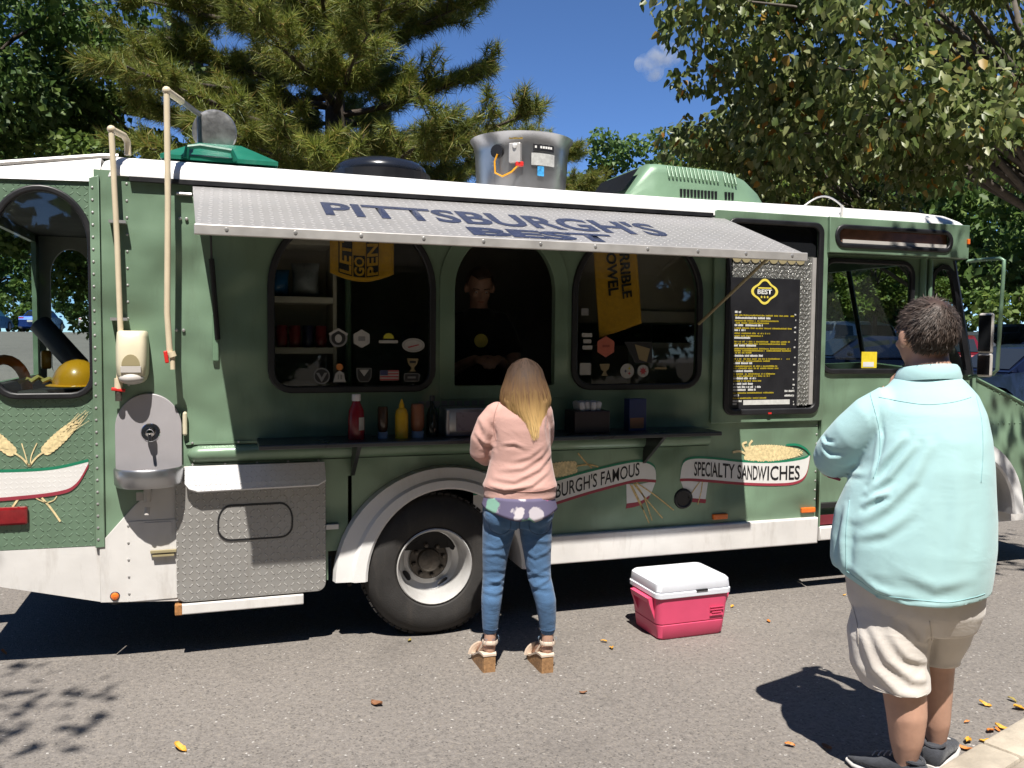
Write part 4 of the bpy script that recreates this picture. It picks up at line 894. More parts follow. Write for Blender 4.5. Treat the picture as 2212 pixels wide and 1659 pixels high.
def stalk(pts, w, y, parent, m=None):
    sp = smooth_path(pts, 12); L = [(x, z) for x, z in sp]; a, b = [], []
    for i, (x, z) in enumerate(L):
        x2, z2 = L[min(i + 1, len(L) - 1)]; x1, z1 = L[max(i - 1, 0)]; d = Vector((x2 - x1, z2 - z1)).normalized(); a.append((x - d.y * w, z + d.x * w)); b.append((x + d.y * w, z - d.x * w))
    return plate('wheat_stalk', a + list(reversed(b)), [], y, 0.001, m or M['wheat_light'], parent)
# on the rear corner panel
RY = 0.004
ribbon(smooth_path([(-1.26, 0.995), (-1.0, 0.985), (-0.80, 0.99), (-0.645, 1.022)]), smooth_path([(-1.26, 0.86), (-1.0, 0.865), (-0.78, 0.882), (-0.70, 0.918), (-0.645, 1.012)]), RY, truck, M['white_decal'])
wheat_ear(-0.835, 1.075, -0.675, 1.235, 0.030, RY, truck, 0.08, 3); wheat_ear(-0.965, 1.075, -1.125, 1.235, 0.030, RY, truck, 0.08, 4)
stalk([(-0.90, 1.01), (-0.87, 1.05), (-0.835, 1.078)], 0.004, RY, truck); stalk([(-0.90, 1.01), (-0.93, 1.05), (-0.965, 1.078)], 0.004, RY, truck); stalk([(-0.895, 1.01), (-0.89, 1.06), (-0.865, 1.12)], 0.0022, RY, truck); stalk([(-0.905, 1.01), (-0.915, 1.06), (-0.93, 1.12)], 0.0022, RY, truck)
stalk([(-0.85, 0.855), (-0.81, 0.80), (-0.772, 0.735)], 0.0045, RY, truck); stalk([(-0.95, 0.855), (-0.985, 0.80), (-1.02, 0.735)], 0.0045, RY, truck); stalk([(-0.83, 0.83), (-0.86, 0.845), (-0.88, 0.86)], 0.0025, RY, truck); stalk([(-0.83, 0.83), (-0.80, 0.84), (-0.785, 0.86)], 0.0025, RY, truck)
# ribbon with the first line of the name, mostly behind the customer
DY = -0.0015
t1 = smooth_path([(1.30, 0.76), (1.65, 0.79), (2.0, 0.862), (2.25, 0.905), (2.36, 0.905), (2.43, 0.87), (2.442, 0.80)]); b1 = smooth_path([(1.30, 0.64), (1.65, 0.665), (2.0, 0.745), (2.25, 0.795), (2.34, 0.805), (2.40, 0.80), (2.442, 0.795)])
ribbon(t1, b1, DY, truck, M['vinyl_white'])
path_text('lettering', "PITTSBURGH'S FAMOUS", [(1.30, 0.76), (1.65, 0.79), (2.0, 0.862), (2.345, 0.928)], [(1.30, 0.64), (1.65, 0.665), (2.0, 0.745), (2.345, 0.815)], DY - 0.0022, M['ink'], truck, 0.315, 0.985, 0.15, 0.87, 0.008)
strip_between('ribbon', smooth_path([(2.245, 0.78), (2.33, 0.775), (2.435, 0.79)]), smooth_path([(2.25, 0.655), (2.34, 0.665), (2.40, 0.70), (2.436, 0.775)]), DY + 0.0004, M['vinyl_white'], truck)
strip_between('ribbon_stripe', smooth_path([(2.25, 0.662), (2.34, 0.672), (2.40, 0.705)]), smooth_path([(2.245, 0.632), (2.34, 0.648), (2.40, 0.69)]), DY - 0.0002, M['ribbon_red'], truck)
wheat_ear(1.92, 0.895, 1.62, 0.865, 0.045, DY - 0.001, truck, 0.0, 6)
for p in ([(2.02, 0.885), (1.98, 0.92), (1.93, 0.975)], [(2.06, 0.89), (2.0, 0.905), (1.92, 0.90)]): stalk(p, 0.004, DY - 0.002, truck, M['wheat'])
for p in ([(2.30, 0.78), (2.36, 0.70), (2.42, 0.55)], [(2.29, 0.78), (2.38, 0.68), (2.49, 0.56)], [(2.31, 0.785), (2.44, 0.70), (2.565, 0.605)], [(2.28, 0.77), (2.34, 0.66), (2.40, 0.535)], [(2.27, 0.775), (2.31, 0.70), (2.36, 0.62)]): stalk(p, 0.0035, DY - 0.002, truck, M['wheat'])
# ribbon with the second line
t2 = smooth_path([(2.605, 0.80), (2.625, 0.89), (2.70, 0.915), (2.85, 0.905), (3.05, 0.88), (3.30, 0.868), (3.50, 0.885), (3.545, 0.915)]); b2 = smooth_path([(2.605, 0.795), (2.65, 0.795), (2.72, 0.79), (2.85, 0.775), (3.05, 0.752), (3.30, 0.735), (3.45, 0.742), (3.52, 0.79), (3.545, 0.905)])
ribbon(t2, b2, DY, truck, M['vinyl_white'])
path_text('lettering', "SPECIALTY SANDWICHES", [(2.70, 0.915), (2.85, 0.905), (3.05, 0.88), (3.20, 0.868), (3.47, 0.862)], [(2.70, 0.79), (2.85, 0.775), (3.05, 0.752), (3.20, 0.738), (3.47, 0.732)], DY - 0.0022, M['ink'], truck, 0.0, 1.0, 0.15, 0.86, 0.014)
strip_between('ribbon', smooth_path([(2.61, 0.79), (2.70, 0.775), (2.80, 0.765)]), smooth_path([(2.615, 0.77), (2.65, 0.70), (2.70, 0.665), (2.785, 0.655)]), DY + 0.0004, M['vinyl_white'], truck)
strip_between('ribbon_stripe', smooth_path([(2.69, 0.672), (2.79, 0.660)]), smooth_path([(2.69, 0.648), (2.785, 0.635)]), DY - 0.0002, M['ribbon_red'], truck)
wheat_ear(3.06, 0.935, 3.52, 0.925, 0.056, DY - 0.001, truck, 0.0, 8)
for p in ([(3.08, 0.935), (3.04, 0.99), (3.07, 1.005)], [(3.06, 0.935), (3.02, 0.95), (2.97, 0.945)], [(3.10, 0.95), (3.09, 0.99), (3.11, 1.015)]): stalk(p, 0.007, DY - 0.002, truck)
strip_between('ribbon_stripe', smooth_path([(3.36, 0.985), (3.44, 0.985), (3.51, 0.955), (3.548, 0.91)]), smooth_path([(3.36, 0.972), (3.44, 0.970), (3.50, 0.945), (3.54, 0.91)]), DY - 0.004, M['ribbon_green'], truck)
for p in ([(2.74, 0.77), (2.70, 0.72), (2.66, 0.67)], [(2.76, 0.77), (2.75, 0.70), (2.73, 0.63)]): stalk(p, 0.003, DY - 0.002, truck, M['wheat'])

# ---------------------------------------------------------------- stickers on the serving windows
SY = -0.0005
def cm(name, c, r=0.5): 
    if name not in M: M[name] = mat(name, c, r, 0, 0.08, 20)
    return M[name]
STW = cm('sticker_white', (0.42, 0.41, 0.39)); STG = cm('sticker_grey', (0.20, 0.20, 0.20)); STB = cm('sticker_black', (0.012, 0.012, 0.013)); STY = cm('sticker_yellow', (0.50, 0.46, 0.03)); STO = cm('sticker_orange', (0.60, 0.20, 0.04)); STC = cm('sticker_coral', (0.50, 0.13, 0.08)); STN = cm('sticker_navy', (0.035, 0.04, 0.12)); STR = cm('sticker_red', (0.42, 0.05, 0.06)); STD = cm('sticker_gold', (0.26, 0.20, 0.10))
def sticker(outline, m, w, holes=()): return plate('sticker', outline, holes, SY, 0.001, m, w)
def mark(outline, m, st, k=1, holes=()): return plate('print', outline, holes, SY - 0.0009 * k, 0.0008, m, st)
def tri(cx, cz, w, h): return [(cx - w, cz + h), (cx + w, cz + h), (cx, cz - h)]
s_ = sticker(ell(0.556, 1.632, 0.047), STG, w1); mark(ell(0.556, 1.632, 0.037), STB, s_); mark(ell(0.556, 1.630, 0.018, 0.022), STW, s_, 2); mark([(0.505, 1.655), (0.556, 1.685), (0.607, 1.655), (0.600, 1.645), (0.556, 1.672), (0.512, 1.645)], STW, s_, 2)
s_ = sticker(ell(0.678, 1.630, 0.049, n=6, a0=PI / 6 * 3), STW, w1); mark(rrect(0.660, 1.618, 0.697, 1.643, 0.003), STG, s_)
s_ = sticker([(0.822 + 0.026 * math.cos(a) * (1 if k % 2 else 1.2), 1.632 + 0.026 * math.sin(a) * (1 if k % 2 else 1.2)) for k, a in enumerate([PI * i / 12 for i in range(13)])], STY, w1); mark(rrect(0.770, 1.607, 0.872, 1.623, 0.002), STW, s_)
s_ = sticker(ell(0.957, 1.597, 0.062, 0.038), STW, w1); mark(ell(0.957, 1.597, 0.054, 0.031), STG, s_, 1, [ell(0.957, 1.597, 0.052, 0.029)]); mark([(0.925, 1.588), (0.985, 1.602), (0.99, 1.598), (0.93, 1.582)], STR, s_, 2)
s_ = sticker([(0.922, 1.525), (0.985, 1.525), (0.978, 1.495), (0.962, 1.478), (0.962, 1.465), (0.975, 1.455), (0.932, 1.455), (0.945, 1.465), (0.945, 1.478), (0.930, 1.495)], STD, w1); mark(rrect(0.936, 1.500, 0.971, 1.513, 0.003), STB, s_)
s_ = sticker(ell(0.469, 1.433, 0.043), STG, w1); mark(ell(0.469, 1.433, 0.036), STB, s_); mark([(0.440, 1.450), (0.455, 1.450), (0.469, 1.425), (0.483, 1.450), (0.498, 1.450), (0.469, 1.400)], STG, s_, 2)
s_ = sticker([(0.527, 1.400), (0.597, 1.400), (0.590, 1.415), (0.585, 1.445), (0.562, 1.462), (0.540, 1.445), (0.534, 1.415)], STW, w1); mark(ell(0.562, 1.480, 0.018), STO, s_); mark(rrect(0.552, 1.415, 0.558, 1.44, 0.001), STG, s_); mark(rrect(0.566, 1.415, 0.574, 1.44, 0.001), STG, s_)
s_ = sticker([(0.650, 1.475), (0.732, 1.475), (0.730, 1.425), (0.715, 1.400), (0.667, 1.400), (0.652, 1.425)], STG, w1); mark([(0.654, 1.471), (0.728, 1.471), (0.726, 1.427), (0.713, 1.404), (0.669, 1.404), (0.656, 1.427)], STB, s_); mark(tri(0.691, 1.448, 0.026, 0.018), STW, s_, 2)
s_ = sticker(rrect(0.775, 1.407, 0.878, 1.463, 0.002), STW, w1)
for i in range(4): mark(rrect(0.776, 1.408 + i * 0.0155, 0.877, 1.4155 + i * 0.0155, 0.0005), STR, s_)
mark(rrect(0.776, 1.435, 0.818, 1.462, 0.0005), STN, s_, 2)
s_ = sticker(rrect(0.905, 1.400, 0.990, 1.445, 0.008), STG, w1); mark(rrect(0.909, 1.404, 0.986, 1.441, 0.006), STB, s_); mark(rrect(0.925, 1.417, 0.970, 1.428, 0.002), STG, s_, 2)
s_ = sticker(rrect(1.940, 1.775, 1.985, 1.815, 0.003), STG, w3)
for i, (a_, b_) in enumerate(((1.945, 2.010), (1.955, 2.005), (1.950, 2.012))):
    s_ = sticker(rrect(a_, 1.650 - i * 0.036, b_, 1.673 - i * 0.036, 0.004), STW, w3)
s_ = sticker(ell(2.098, 1.595, 0.062, n=6, a0=PI / 2), STC, w3); mark(rrect(2.075, 1.592, 2.122, 1.606, 0.003), cm('sticker_coral_dark', (0.30, 0.06, 0.04)), s_)
s_ = sticker([(2.215, 1.625), (2.40, 1.625), (2.40, 1.50), (2.29, 1.50)], STB, w3); mark([(2.285, 1.61), (2.385, 1.585), (2.365, 1.505), (2.315, 1.52)], STD, s_)
s_ = sticker(rrect(1.935, 1.430, 2.005, 1.500, 0.006), STW, w3)
s_ = sticker([(2.06, 1.495), (2.125, 1.495), (2.118, 1.465), (2.10, 1.450), (2.112, 1.425), (2.072, 1.425), (2.086, 1.450), (2.068, 1.465)], STD, w3)
s_ = sticker(ell(2.238, 1.452, 0.044), STW, w3)
for (dx, dz), c in zip(((0.014, 0.016), (0.014, -0.014), (-0.010, 0.0)), (STY, STR, STN)): mark([(2.238 + dx + (0.012 if k % 2 == 0 else 0.0045) * math.cos(PI * k / 4), 1.452 + dz + (0.012 if k % 2 == 0 else 0.0045) * math.sin(PI * k / 4)) for k in range(8)], c, s_)
s_ = sticker(ell(2.342, 1.452, 0.037), STW, w3); mark([(2.342 + (0.026 if k % 2 == 0 else 0.013) * math.sin(2 * PI * k / 14), 1.452 + (0.026 if k % 2 == 0 else 0.013) * math.cos(2 * PI * k / 14)) for k in range(14)], STR, s_)
s_ = sticker(rrect(2.42, 1.462, 2.50, 1.474, 0.002), STD, w3)
# letter row on the hatch sill
for i in range(9):
    plate('sill_letter_card', rrect(0.985 + i * 0.043, 1.255, 1.018 + i * 0.043, 1.292, 0.003), [], -0.002, 0.002, STG, truck); 

# ---------------------------------------------------------------- inside the kitchen
bm = bmesh.new(); box(bm, (0.14, 0.44, 1.46), (0.02, 0.34, 1.72)); box(bm, (0.36, 0.62, 1.46), (0.44, 0.02, 1.72)); box(bm, (0.57, 0.44, 1.46), (0.02, 0.34, 1.72))
shelfu = empty('shelf_unit', (0.36, 0.45, 0.60)); tag(shelfu, 'cream storage shelves inside the truck behind the left serving window', 'shelf unit')
obj('shelf_case', bm, M['cabinet'], shelfu)
for z in (1.36, 1.56, 1.84, 2.16):
    bm = bmesh.new(); box(bm, (0.355, 0.44, z), (0.41, 0.33, 0.035), None, 0.004); obj('shelf_board', bm, M['shelf'], shelfu)
def pouch(x, y, z, w, h, m, lab, rz=0.0, grp=None):
    bm = bmesh.new(); n = 10; rows = []
    for i in range(8):
        t = i / 7; d = 0.055 * math.sin(PI * min(1, t * 1.05)) ** .6 + 0.002; ww = w * (1 - 0.12 * math.sin(PI * t))
        rows.append([bm.verts.new((ww * .5 * math.cos(2 * PI * k / n), d * math.sin(2 * PI * k / n), h * t)) for k in range(n)])
    for a_, b_ in zip(rows, rows[1:]):
        for k in range(n): bm.faces.new((a_[k], a_[(k + 1) % n], b_[(k + 1) % n], b_[k]))
    bm.faces.new(list(reversed(rows[0]))); bm.faces.new(rows[-1]); bmesh.ops.transform(bm, matrix=Matrix.Translation((x, y, z)) @ Matrix.Rotation(rz, 4, 'Z'), verts=bm.verts[:])
    o = smooth_angle(obj('snack_bag', bm, m), 50); tag(o, lab, 'bag', grp); return o
pouch(0.27, 0.38, 1.858, 0.13, 0.15, cm('blue_foil', (0.02, 0.16, 0.42), .3), 'blue snack bag standing on the upper inside shelf', 0.2)
pouch(0.42, 0.38, 1.858, 0.16, 0.19, cm('white_foil', (0.34, 0.36, 0.40), .3), 'white and blue snack bag leaning on the upper inside shelf', -0.3)
for i in range(5):
    bm = bmesh.new(); x = 0.215 + i * 0.072; lathe(bm, [(0.030, 0.0), (0.033, 0.006), (0.033, 0.112), (0.027, 0.122), (0.026, 0.120), (0.001, 0.119)], (x, 0.36, 1.578), 'Z', 16)
    tag(smooth_angle(obj('drink_can', bm, cm('can_red' if i != 3 else 'can_dark', (0.26, 0.02, 0.03) if i != 3 else (0.02, 0.02, 0.08), .3))), 'red drink can in the row on the middle inside shelf' if i != 3 else 'dark blue drink can among red cans on the inside shelf', 'can', 'drink cans on the inside shelf')
cab2 = empty('wall_cupboard', (2.9, 0.9, 0.60)); tag(cab2, 'beige cupboards inside the truck behind the right serving window', 'cupboard')
bm = bmesh.new(); box(bm, (2.85, 0.85, 2.05), (0.9, 0.6, 0.60)); obj('cupboard_case', bm, M['cabinet'], cab2)
bm = bmesh.new(); box(bm, (2.85, 0.53, 1.79), (0.9, 0.03, 0.07)); obj('cupboard_rail', bm, M['shelf'], cab2)
bm = bmesh.new(); box(bm, (2.92, 0.90, 1.10), (0.76, 0.6, 0.98)); obj('cupboard_case', bm, M['cabinet'], cab2)
bm = bmesh.new(); box(bm, (2.92, 0.59, 1.60), (0.76, 0.03, 0.035)); obj('worktop_edge', bm, M['shelf'], cab2)
bm = bmesh.new(); tube(bm, [(0.66, 0.40, 0.56), (0.66, 0.40, 2.38)], 0.018, 8); obj('grab_pole', bm, M['green_light'], truck)
bm = bmesh.new(); box(bm, (1.45, 0.30, 1.24), (0.9, 0.30, 0.10), None, 0.01); obj('inner_counter', bm, M['steel'], truck)
# gold towels hung inside the glass
def towel(name, label, x0, x1, z0, z1, y, slant, words, sag):
    e = empty(name, ((x0 + x1) / 2, y, z0)); tag(e, label, 'towel')
    nx_, nz_ = 16, 14; V = []; 
    for j in range(nz_ + 1):
        for i in range(nx_ + 1):
            u, t = i / nx_, j / nz_; x = x0 + (x1 - x0) * u + slant * (1 - t); z = z0 + (z1 - z0) * t - sag(u) * (1 - t)
            V.append((x, y + 0.008 * math.sin(u * 9 + t * 2) * (1 - t * .5), z))
    F = [(j * (nx_ + 1) + i, j * (nx_ + 1) + i + 1, (j + 1) * (nx_ + 1) + i + 1, (j + 1) * (nx_ + 1) + i) for j in range(nz_) for i in range(nx_)]
    o = obj('cloth', np_mesh('cloth', V, F), M['towel'], e, True); md = o.modifiers.new('s', 'SOLIDIFY'); md.thickness = 0.004
    def P(u, t, d): 
        return (x0 + (x1 - x0) * u + slant * (1 - t), y + 0.008 * math.sin(u * 9 + t * 2) * (1 - t * .5) - d, z0 + (z1 - z0) * t - sag(u) * (1 - t))
    for s, u0, u1, t0, t1, rot, m, bk in words:
        if bk:
            n = 6; VV = [P(u0 - 0.01 + (u1 - u0 + 0.02) * i / n, t0 - .02 + (t1 - t0 + .04) * j / n, 0.005) for j in range(n + 1) for i in range(n + 1)]
            obj('print', np_mesh('print', VV, [(j * (n + 1) + i, j * (n + 1) + i + 1, (j + 1) * (n + 1) + i + 1, (j + 1) * (n + 1) + i) for j in range(n) for i in range(n)]), bk, e)
        me = text_fit(s, 1.0, 1.0, 0.03)
        if rot > 0: fn = lambda a, b, c, u0=u0, u1=u1, t0=t0, t1=t1: P(u0 + (u1 - u0) * (1 - b), t0 + (t1 - t0) * a, 0.007)
        else: fn = lambda a, b, c, u0=u0, u1=u1, t0=t0, t1=t1: P(u0 + (u1 - u0) * b, t1 - (t1 - t0) * a, 0.007)
        obj('print', warp(me, fn), m, e)
    return e
INK, TW = M['ink'], M['towel']
towel('towel', "gold towel with black lettering hanging inside the left serving window", 0.520, 0.860, 1.975, 2.26, 0.06, 0.0,
      [("LET'S", 0.14, 0.33, 0.09, 0.80, 1, TW, INK), ("GO", 0.37, 0.53, 0.09, 0.40, 1, TW, INK), ("PENS", 0.57, 0.75, 0.09, 0.78, 1, TW, INK)], lambda u: 0.045 * math.sin(PI * u) - 0.004)
towel('towel', "gold towel hanging askew inside the right serving window", 2.030, 2.305, 1.735, 2.26, 0.06, 0.055,
      [("TOWEL", 0.26, 0.50, 0.38, 0.90, -1, INK, None), ("TERRIBLE", 0.58, 0.82, 0.32, 0.98, -1, INK, None)], lambda u: 0.09 * (1 - u))
# ---------------------------------------------------------------- things kept in the rear compartment
def top(o, lab, cat, grp=None): return tag(o, lab, cat, grp)
hh = empty('hard_hat', (-0.72, 0.16, 1.37)); tag(hh, 'yellow hard hat on the sill inside the rear window', 'hard hat')
bm = bmesh.new(); ellipsoid(bm, (-0.715, 0.20, 1.39), (0.115, 0.13, 0.125), 3); bmesh.ops.delete(bm, geom=[v for v in bm.verts if v.co.z < 1.385], context='VERTS'); smooth_angle(obj('shell', bm, M['yellow'], hh), 60)
bm = bmesh.new(); lathe(bm, [(0.118, 0.0), (0.142, -0.006), (0.144, -0.001), (0.120, 0.008)], (-0.715, 0.20, 1.385), 'Z', 32, False); smooth_angle(obj('brim', bm, M['yellow'], hh), 60)
bm = bmesh.new(); tube(bm, [(-0.94, 0.55, 1.69), (-0.74, 0.42, 1.47)], 0.055, 18); tag(smooth_angle(obj('cardboard_tube', bm, M['tube_grey']), 40), 'grey tube leaning behind the rear window', 'tube')
bm = bmesh.new(); tube(bm, [(-1.06 + 0.10 * math.cos(a), 0.30, 1.36 + 0.15 * math.sin(a)) for a in [PI * i / 12 for i in range(13)]], (0.026), 10); tag(smooth_angle(obj('orange_hoop', bm, M['orange']), 60), 'orange plastic hoop behind the rear window', 'hoop')
bm = bmesh.new(); box(bm, (-0.93, 0.62, 1.50), (0.05, 0.04, 0.10), 0.3, 0.01); tag(obj('torch', bm, M['yellow']), 'small yellow torch behind the rear window', 'torch')
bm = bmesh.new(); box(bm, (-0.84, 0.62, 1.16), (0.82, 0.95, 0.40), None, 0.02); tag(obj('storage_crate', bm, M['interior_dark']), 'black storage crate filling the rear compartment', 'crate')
rnd = random.Random(3)
bm = bmesh.new()
for i in range(6):
    x = -0.98 + i * 0.05; tube(bm, [(x, 0.22, 1.40), (x + .03, 0.24, 1.415 + .01 * (i % 2)), (x + .06, 0.26, 1.40)], 0.012, 6)
tag(obj('work_gloves', bm, cm('glove_yellow', (0.42, 0.33, 0.10), .8)), 'crumpled yellow work gloves on the crate behind the rear window', 'gloves')['kind'] = 'stuff'
bm = bmesh.new(); box(bm, (-0.84, 0.62, 1.365), (0.80, 0.9, 0.02)); 
for i in range(5): box(bm, (-0.72, 1.0 + 0.24 * i, 1.47), (0.5, 0.03, 0.05), R(6 * (i - 2)), 0.01)
bm.free()

# ---------------------------------------------------------------- things on the counter (top at z 1.114)
CZ = 1.1145
def lathe_thing(name, label, cat, x, y, parts, grp=None):
    e = empty(name, (x, y, CZ)); tag(e, label, cat, grp)
    for pn, prof, m in parts:
        bm = bmesh.new(); lathe(bm, prof, (x, y, CZ), 'Z', 20); smooth_angle(obj(pn, bm, m, e), 40)
    return e
KR = cm('ketchup_red', (0.22, 0.012, 0.02), .25); CAPW = cm('cap_white', (0.62, 0.6, 0.6)); LBL = cm('label_cream', (0.45, 0.42, 0.36)); BRN = cm('brown_sauce', (0.055, 0.028, 0.015), .2); MUS = cm('mustard', (0.62, 0.36, 0.01), .35); DKG = cm('dark_glass', (0.012, 0.016, 0.012), .1); JAR = cm('orange_brown', (0.27, 0.10, 0.045), .4); BLC = cm('pale_blue_cap', (0.25, 0.33, 0.45))
kx, ky = 0.625, -0.17
lathe_thing('ketchup_bottle', 'red ketchup bottle with white cap on the counter', 'bottle', kx, ky, [('bottle', [(0.040, 0), (0.043, 0.01), (0.042, 0.10), (0.038, 0.15), (0.022, 0.185), (0.018, 0.20), (0.001, 0.20)], KR), ('cap', [(0.021, 0.198), (0.023, 0.202), (0.022, 0.232), (0.001, 0.234)], CAPW)])
bm = bmesh.new()
vv = [[bm.verts.new((kx + 0.0435 * math.cos(a), ky + 0.0435 * math.sin(a), CZ + z)) for a in [R(-80 + 12 * i) for i in range(5)]] for z in (0.05, 0.115)]
for i in range(4): bm.faces.new((vv[0][i], vv[0][i + 1], vv[1][i + 1], vv[1][i]))
obj('label', bm, LBL, bpy.data.objects['ketchup_bottle'])
def squeeze(name, lab, x, y, body, capm, h, r, up=False):
    if up: lathe_thing(name, lab, 'bottle', x, y, [('bottle', [(r, 0.0), (r * 1.02, 0.02), (r, h * .6), (r * .8, h * .72), (r * .4, h * .78), (0.001, h * .78)], body), ('cap', [(r * .42, h * .775), (r * .40, h * .85), (r * .14, h * .97), (0.001, h)], capm)])
    else: lathe_thing(name, lab, 'bottle', x, y, [('cap', [(r * .92, 0.0), (r * .95, 0.032), (0.001, 0.034)], capm), ('bottle', [(r * .7, 0.033), (r * .95, 0.055), (r, 0.09), (r * .97, h * .9), (r * .85, h), (0.001, h)], body)])
squeeze('sauce_bottle', 'brown sauce squeeze bottle standing on its pale blue cap beside the ketchup', 0.765, -0.15, BRN, BLC, 0.165, 0.028)
squeeze('mustard_bottle', 'yellow mustard bottle with pointed cap on the counter', 0.860, -0.17, MUS, MUS, 0.205, 0.034, True)
squeeze('sauce_bottle', 'orange brown sauce bottle standing on its cap between mustard and dark bottle', 0.948, -0.15, JAR, BLC, 0.175, 0.036)
lathe_thing('dark_sauce_bottle', 'dark glass sauce bottle with black cap on the counter', 'bottle', 1.030, -0.14, [('bottle', [(0.030, 0), (0.031, 0.01), (0.031, 0.11), (0.024, 0.14), (0.012, 0.165), (0.011, 0.195), (0.001, 0.195)], DKG), ('cap', [(0.014, 0.19), (0.014, 0.218), (0.001, 0.22)], M['black'])])
e = empty('napkin_dispenser', (1.27, -0.13, CZ)); tag(e, 'steel napkin dispenser on the counter left of the customer', 'dispenser')
bm = bmesh.new(); box(bm, (1.27, -0.12, CZ + 0.078), (0.36, 0.16, 0.150), None, 0.008); smooth_angle(obj('case', bm, M['steel'], e)); bm = bmesh.new(); box(bm, (1.285, -0.203, CZ + 0.082), (0.28, 0.006, 0.10), None, 0.002); obj('face_plate', bm, cm('pinkish_steel', (0.30, 0.25, 0.26), .3), e); bm = bmesh.new(); box(bm, (1.10, -0.207, CZ + 0.08), (0.014, 0.01, 0.13), None, 0.003); obj('edge_strip', bm, M['alu'], e)
e = empty('napkin_box', (1.93, -0.14, CZ)); tag(e, 'black box of white paper napkins on the counter', 'box')
bm = bmesh.new(); box(bm, (1.93, -0.13, CZ + 0.062), (0.215, 0.15, 0.124), None, 0.005); obj('case', bm, cm('dark_maroon', (0.02, 0.008, 0.012), .4), e)
for i in range(4):
    bm = bmesh.new(); box(bm, (1.93 + (i - 1.5) * 0.035, -0.13 + 0.01 * (i % 2), CZ + 0.148), (0.035, 0.11, 0.055), Matrix.Rotation(R(8 * (i - 1.5)), 4, 'Y'), 0.012); smooth_angle(obj('napkin_fold', bm, CAPW, e), 40)
e = empty('snack_carton', (2.235, -0.12, CZ)); tag(e, 'blue and orange printed carton on the counter', 'carton')
bm = bmesh.new(); box(bm, (2.235, -0.12, CZ + 0.092), (0.115, 0.06, 0.184), 0.1, 0.003); obj('box', bm, cm('carton_blue', (0.022, 0.035, 0.12), .35), e); bm = bmesh.new(); box(bm, (2.235 - 0.004, -0.1525, CZ + 0.045), (0.09, 0.003, 0.06), 0.1); obj('print', bm, cm('carton_print', (0.30, 0.13, 0.06)), e)

# ---------------------------------------------------------------- pink cooler
cool = empty('cooler', (2.42, -0.34, 0), R(1), True); tag(cool, 'pink cooler box with white lid on the asphalt', 'cooler')
PK = mat('pink_plastic', (0.68, 0.075, 0.165), 0.42, 0, 0.05, 6, 0.08, 150); LW = mat('lid_plastic', (0.70, 0.72, 0.78), 0.4, 0, 0.04, 6, 0.06, 120, dirt=0.2, dirtcol=(0.55, 0.53, 0.50))
def rr_ring(bm, hx, hy, r, z, n=6):
    pts = []
    for cx, cy, a0 in ((hx - r, hy - r, 0), (-hx + r, hy - r, 90), (-hx + r, -hy + r, 180), (hx - r, -hy + r, 270)):
        for i in range(n + 1): a = R(a0 + 90 * i / n); pts.append(bm.verts.new((cx + r * math.cos(a), cy + r * math.sin(a), z)))
    return pts
def stack_rings(bm, spec):
    rs = [rr_ring(bm, *s) for s in spec]
    for a_, b_ in zip(rs, rs[1:]):
        for i in range(len(a_)): bm.faces.new((a_[i], a_[(i + 1) % len(a_)], b_[(i + 1) % len(b_)], b_[i]))
    bm.faces.new(list(reversed(rs[0]))); bm.faces.new(rs[-1])
bm = bmesh.new(); stack_rings(bm, [(0.195, 0.135, 0.03, 0.0), (0.205, 0.145, 0.035, 0.012), (0.212, 0.152, 0.035, 0.082), (0.209, 0.149, 0.035, 0.085), (0.209, 0.149, 0.035, 0.089), (0.214, 0.153, 0.035, 0.092), (0.226, 0.164, 0.035, 0.235)]); smooth_angle(obj('body', bm, PK, cool), 35)
bm = bmesh.new(); stack_rings(bm, [(0.226, 0.166, 0.035, 0.234), (0.236, 0.174, 0.037, 0.240), (0.237, 0.175, 0.037, 0.264), (0.231, 0.170, 0.036, 0.268)]); smooth_angle(obj('rim', bm, LW, cool), 35)
bm = bmesh.new(); stack_rings(bm, [(0.230, 0.169, 0.036, 0.271), (0.232, 0.171, 0.036, 0.276), (0.228, 0.167, 0.036, 0.315), (0.216, 0.155, 0.034, 0.328), (0.20, 0.14, 0.03, 0.332)]); lid = smooth_angle(obj('lid', bm, LW, cool), 35)
bm = bmesh.new(); box(bm, (0.04, -0.174, 0.270), (0.07, 0.012, 0.008)); obj('lid_notch', bm, M['black'], lid)
PKD = mat('pink_plastic_recess', (0.62, 0.065, 0.145), 0.5, 0, 0.05, 6)
for sx in (-1, 1):                                                    # bail grips: a lip over a hollow, closed in by two cheeks
    bm = bmesh.new(); vs8 = []
    for x, y, z in ((.224, -.112, .232), (.224, .098, .232), (.262, .092, .230), (.262, -.106, .230), (.220, -.108, .196), (.220, .094, .196), (.252, .086, .200), (.252, -.098, .200)): vs8.append(bm.verts.new((sx * x, y, z)))
    for f in ((0, 1, 2, 3), (7, 6, 5, 4), (3, 2, 6, 7), (0, 4, 5, 1), (0, 3, 7, 4), (1, 5, 6, 2)): bm.faces.new([vs8[i] for i in f])
    smooth_angle(obj('handle_grip', bm, PK, cool), 30)
    for y0, y1 in ((-.112, -.094), (.080, .098)):
        bm = bmesh.new(); q = [bm.verts.new((sx * x, y, z)) for y in (y0, y1) for x, z in ((.216, .110), (.224, .231), (.258, .229), (.250, .196))]
        for f in ((0, 1, 2, 3), (7, 6, 5, 4), (0, 4, 5, 1), (1, 5, 6, 2), (2, 6, 7, 3), (3, 7, 4, 0)): bm.faces.new([q[i] for i in f])
        obj('handle_cheek', bm, PK, cool)
bm = bmesh.new()
for i in range(4): box(bm, (0.145, -0.1615 - 0.0006 * i, 0.118 + i * 0.015), (0.085 if i != 1 else 0.06, 0.004, 0.005))
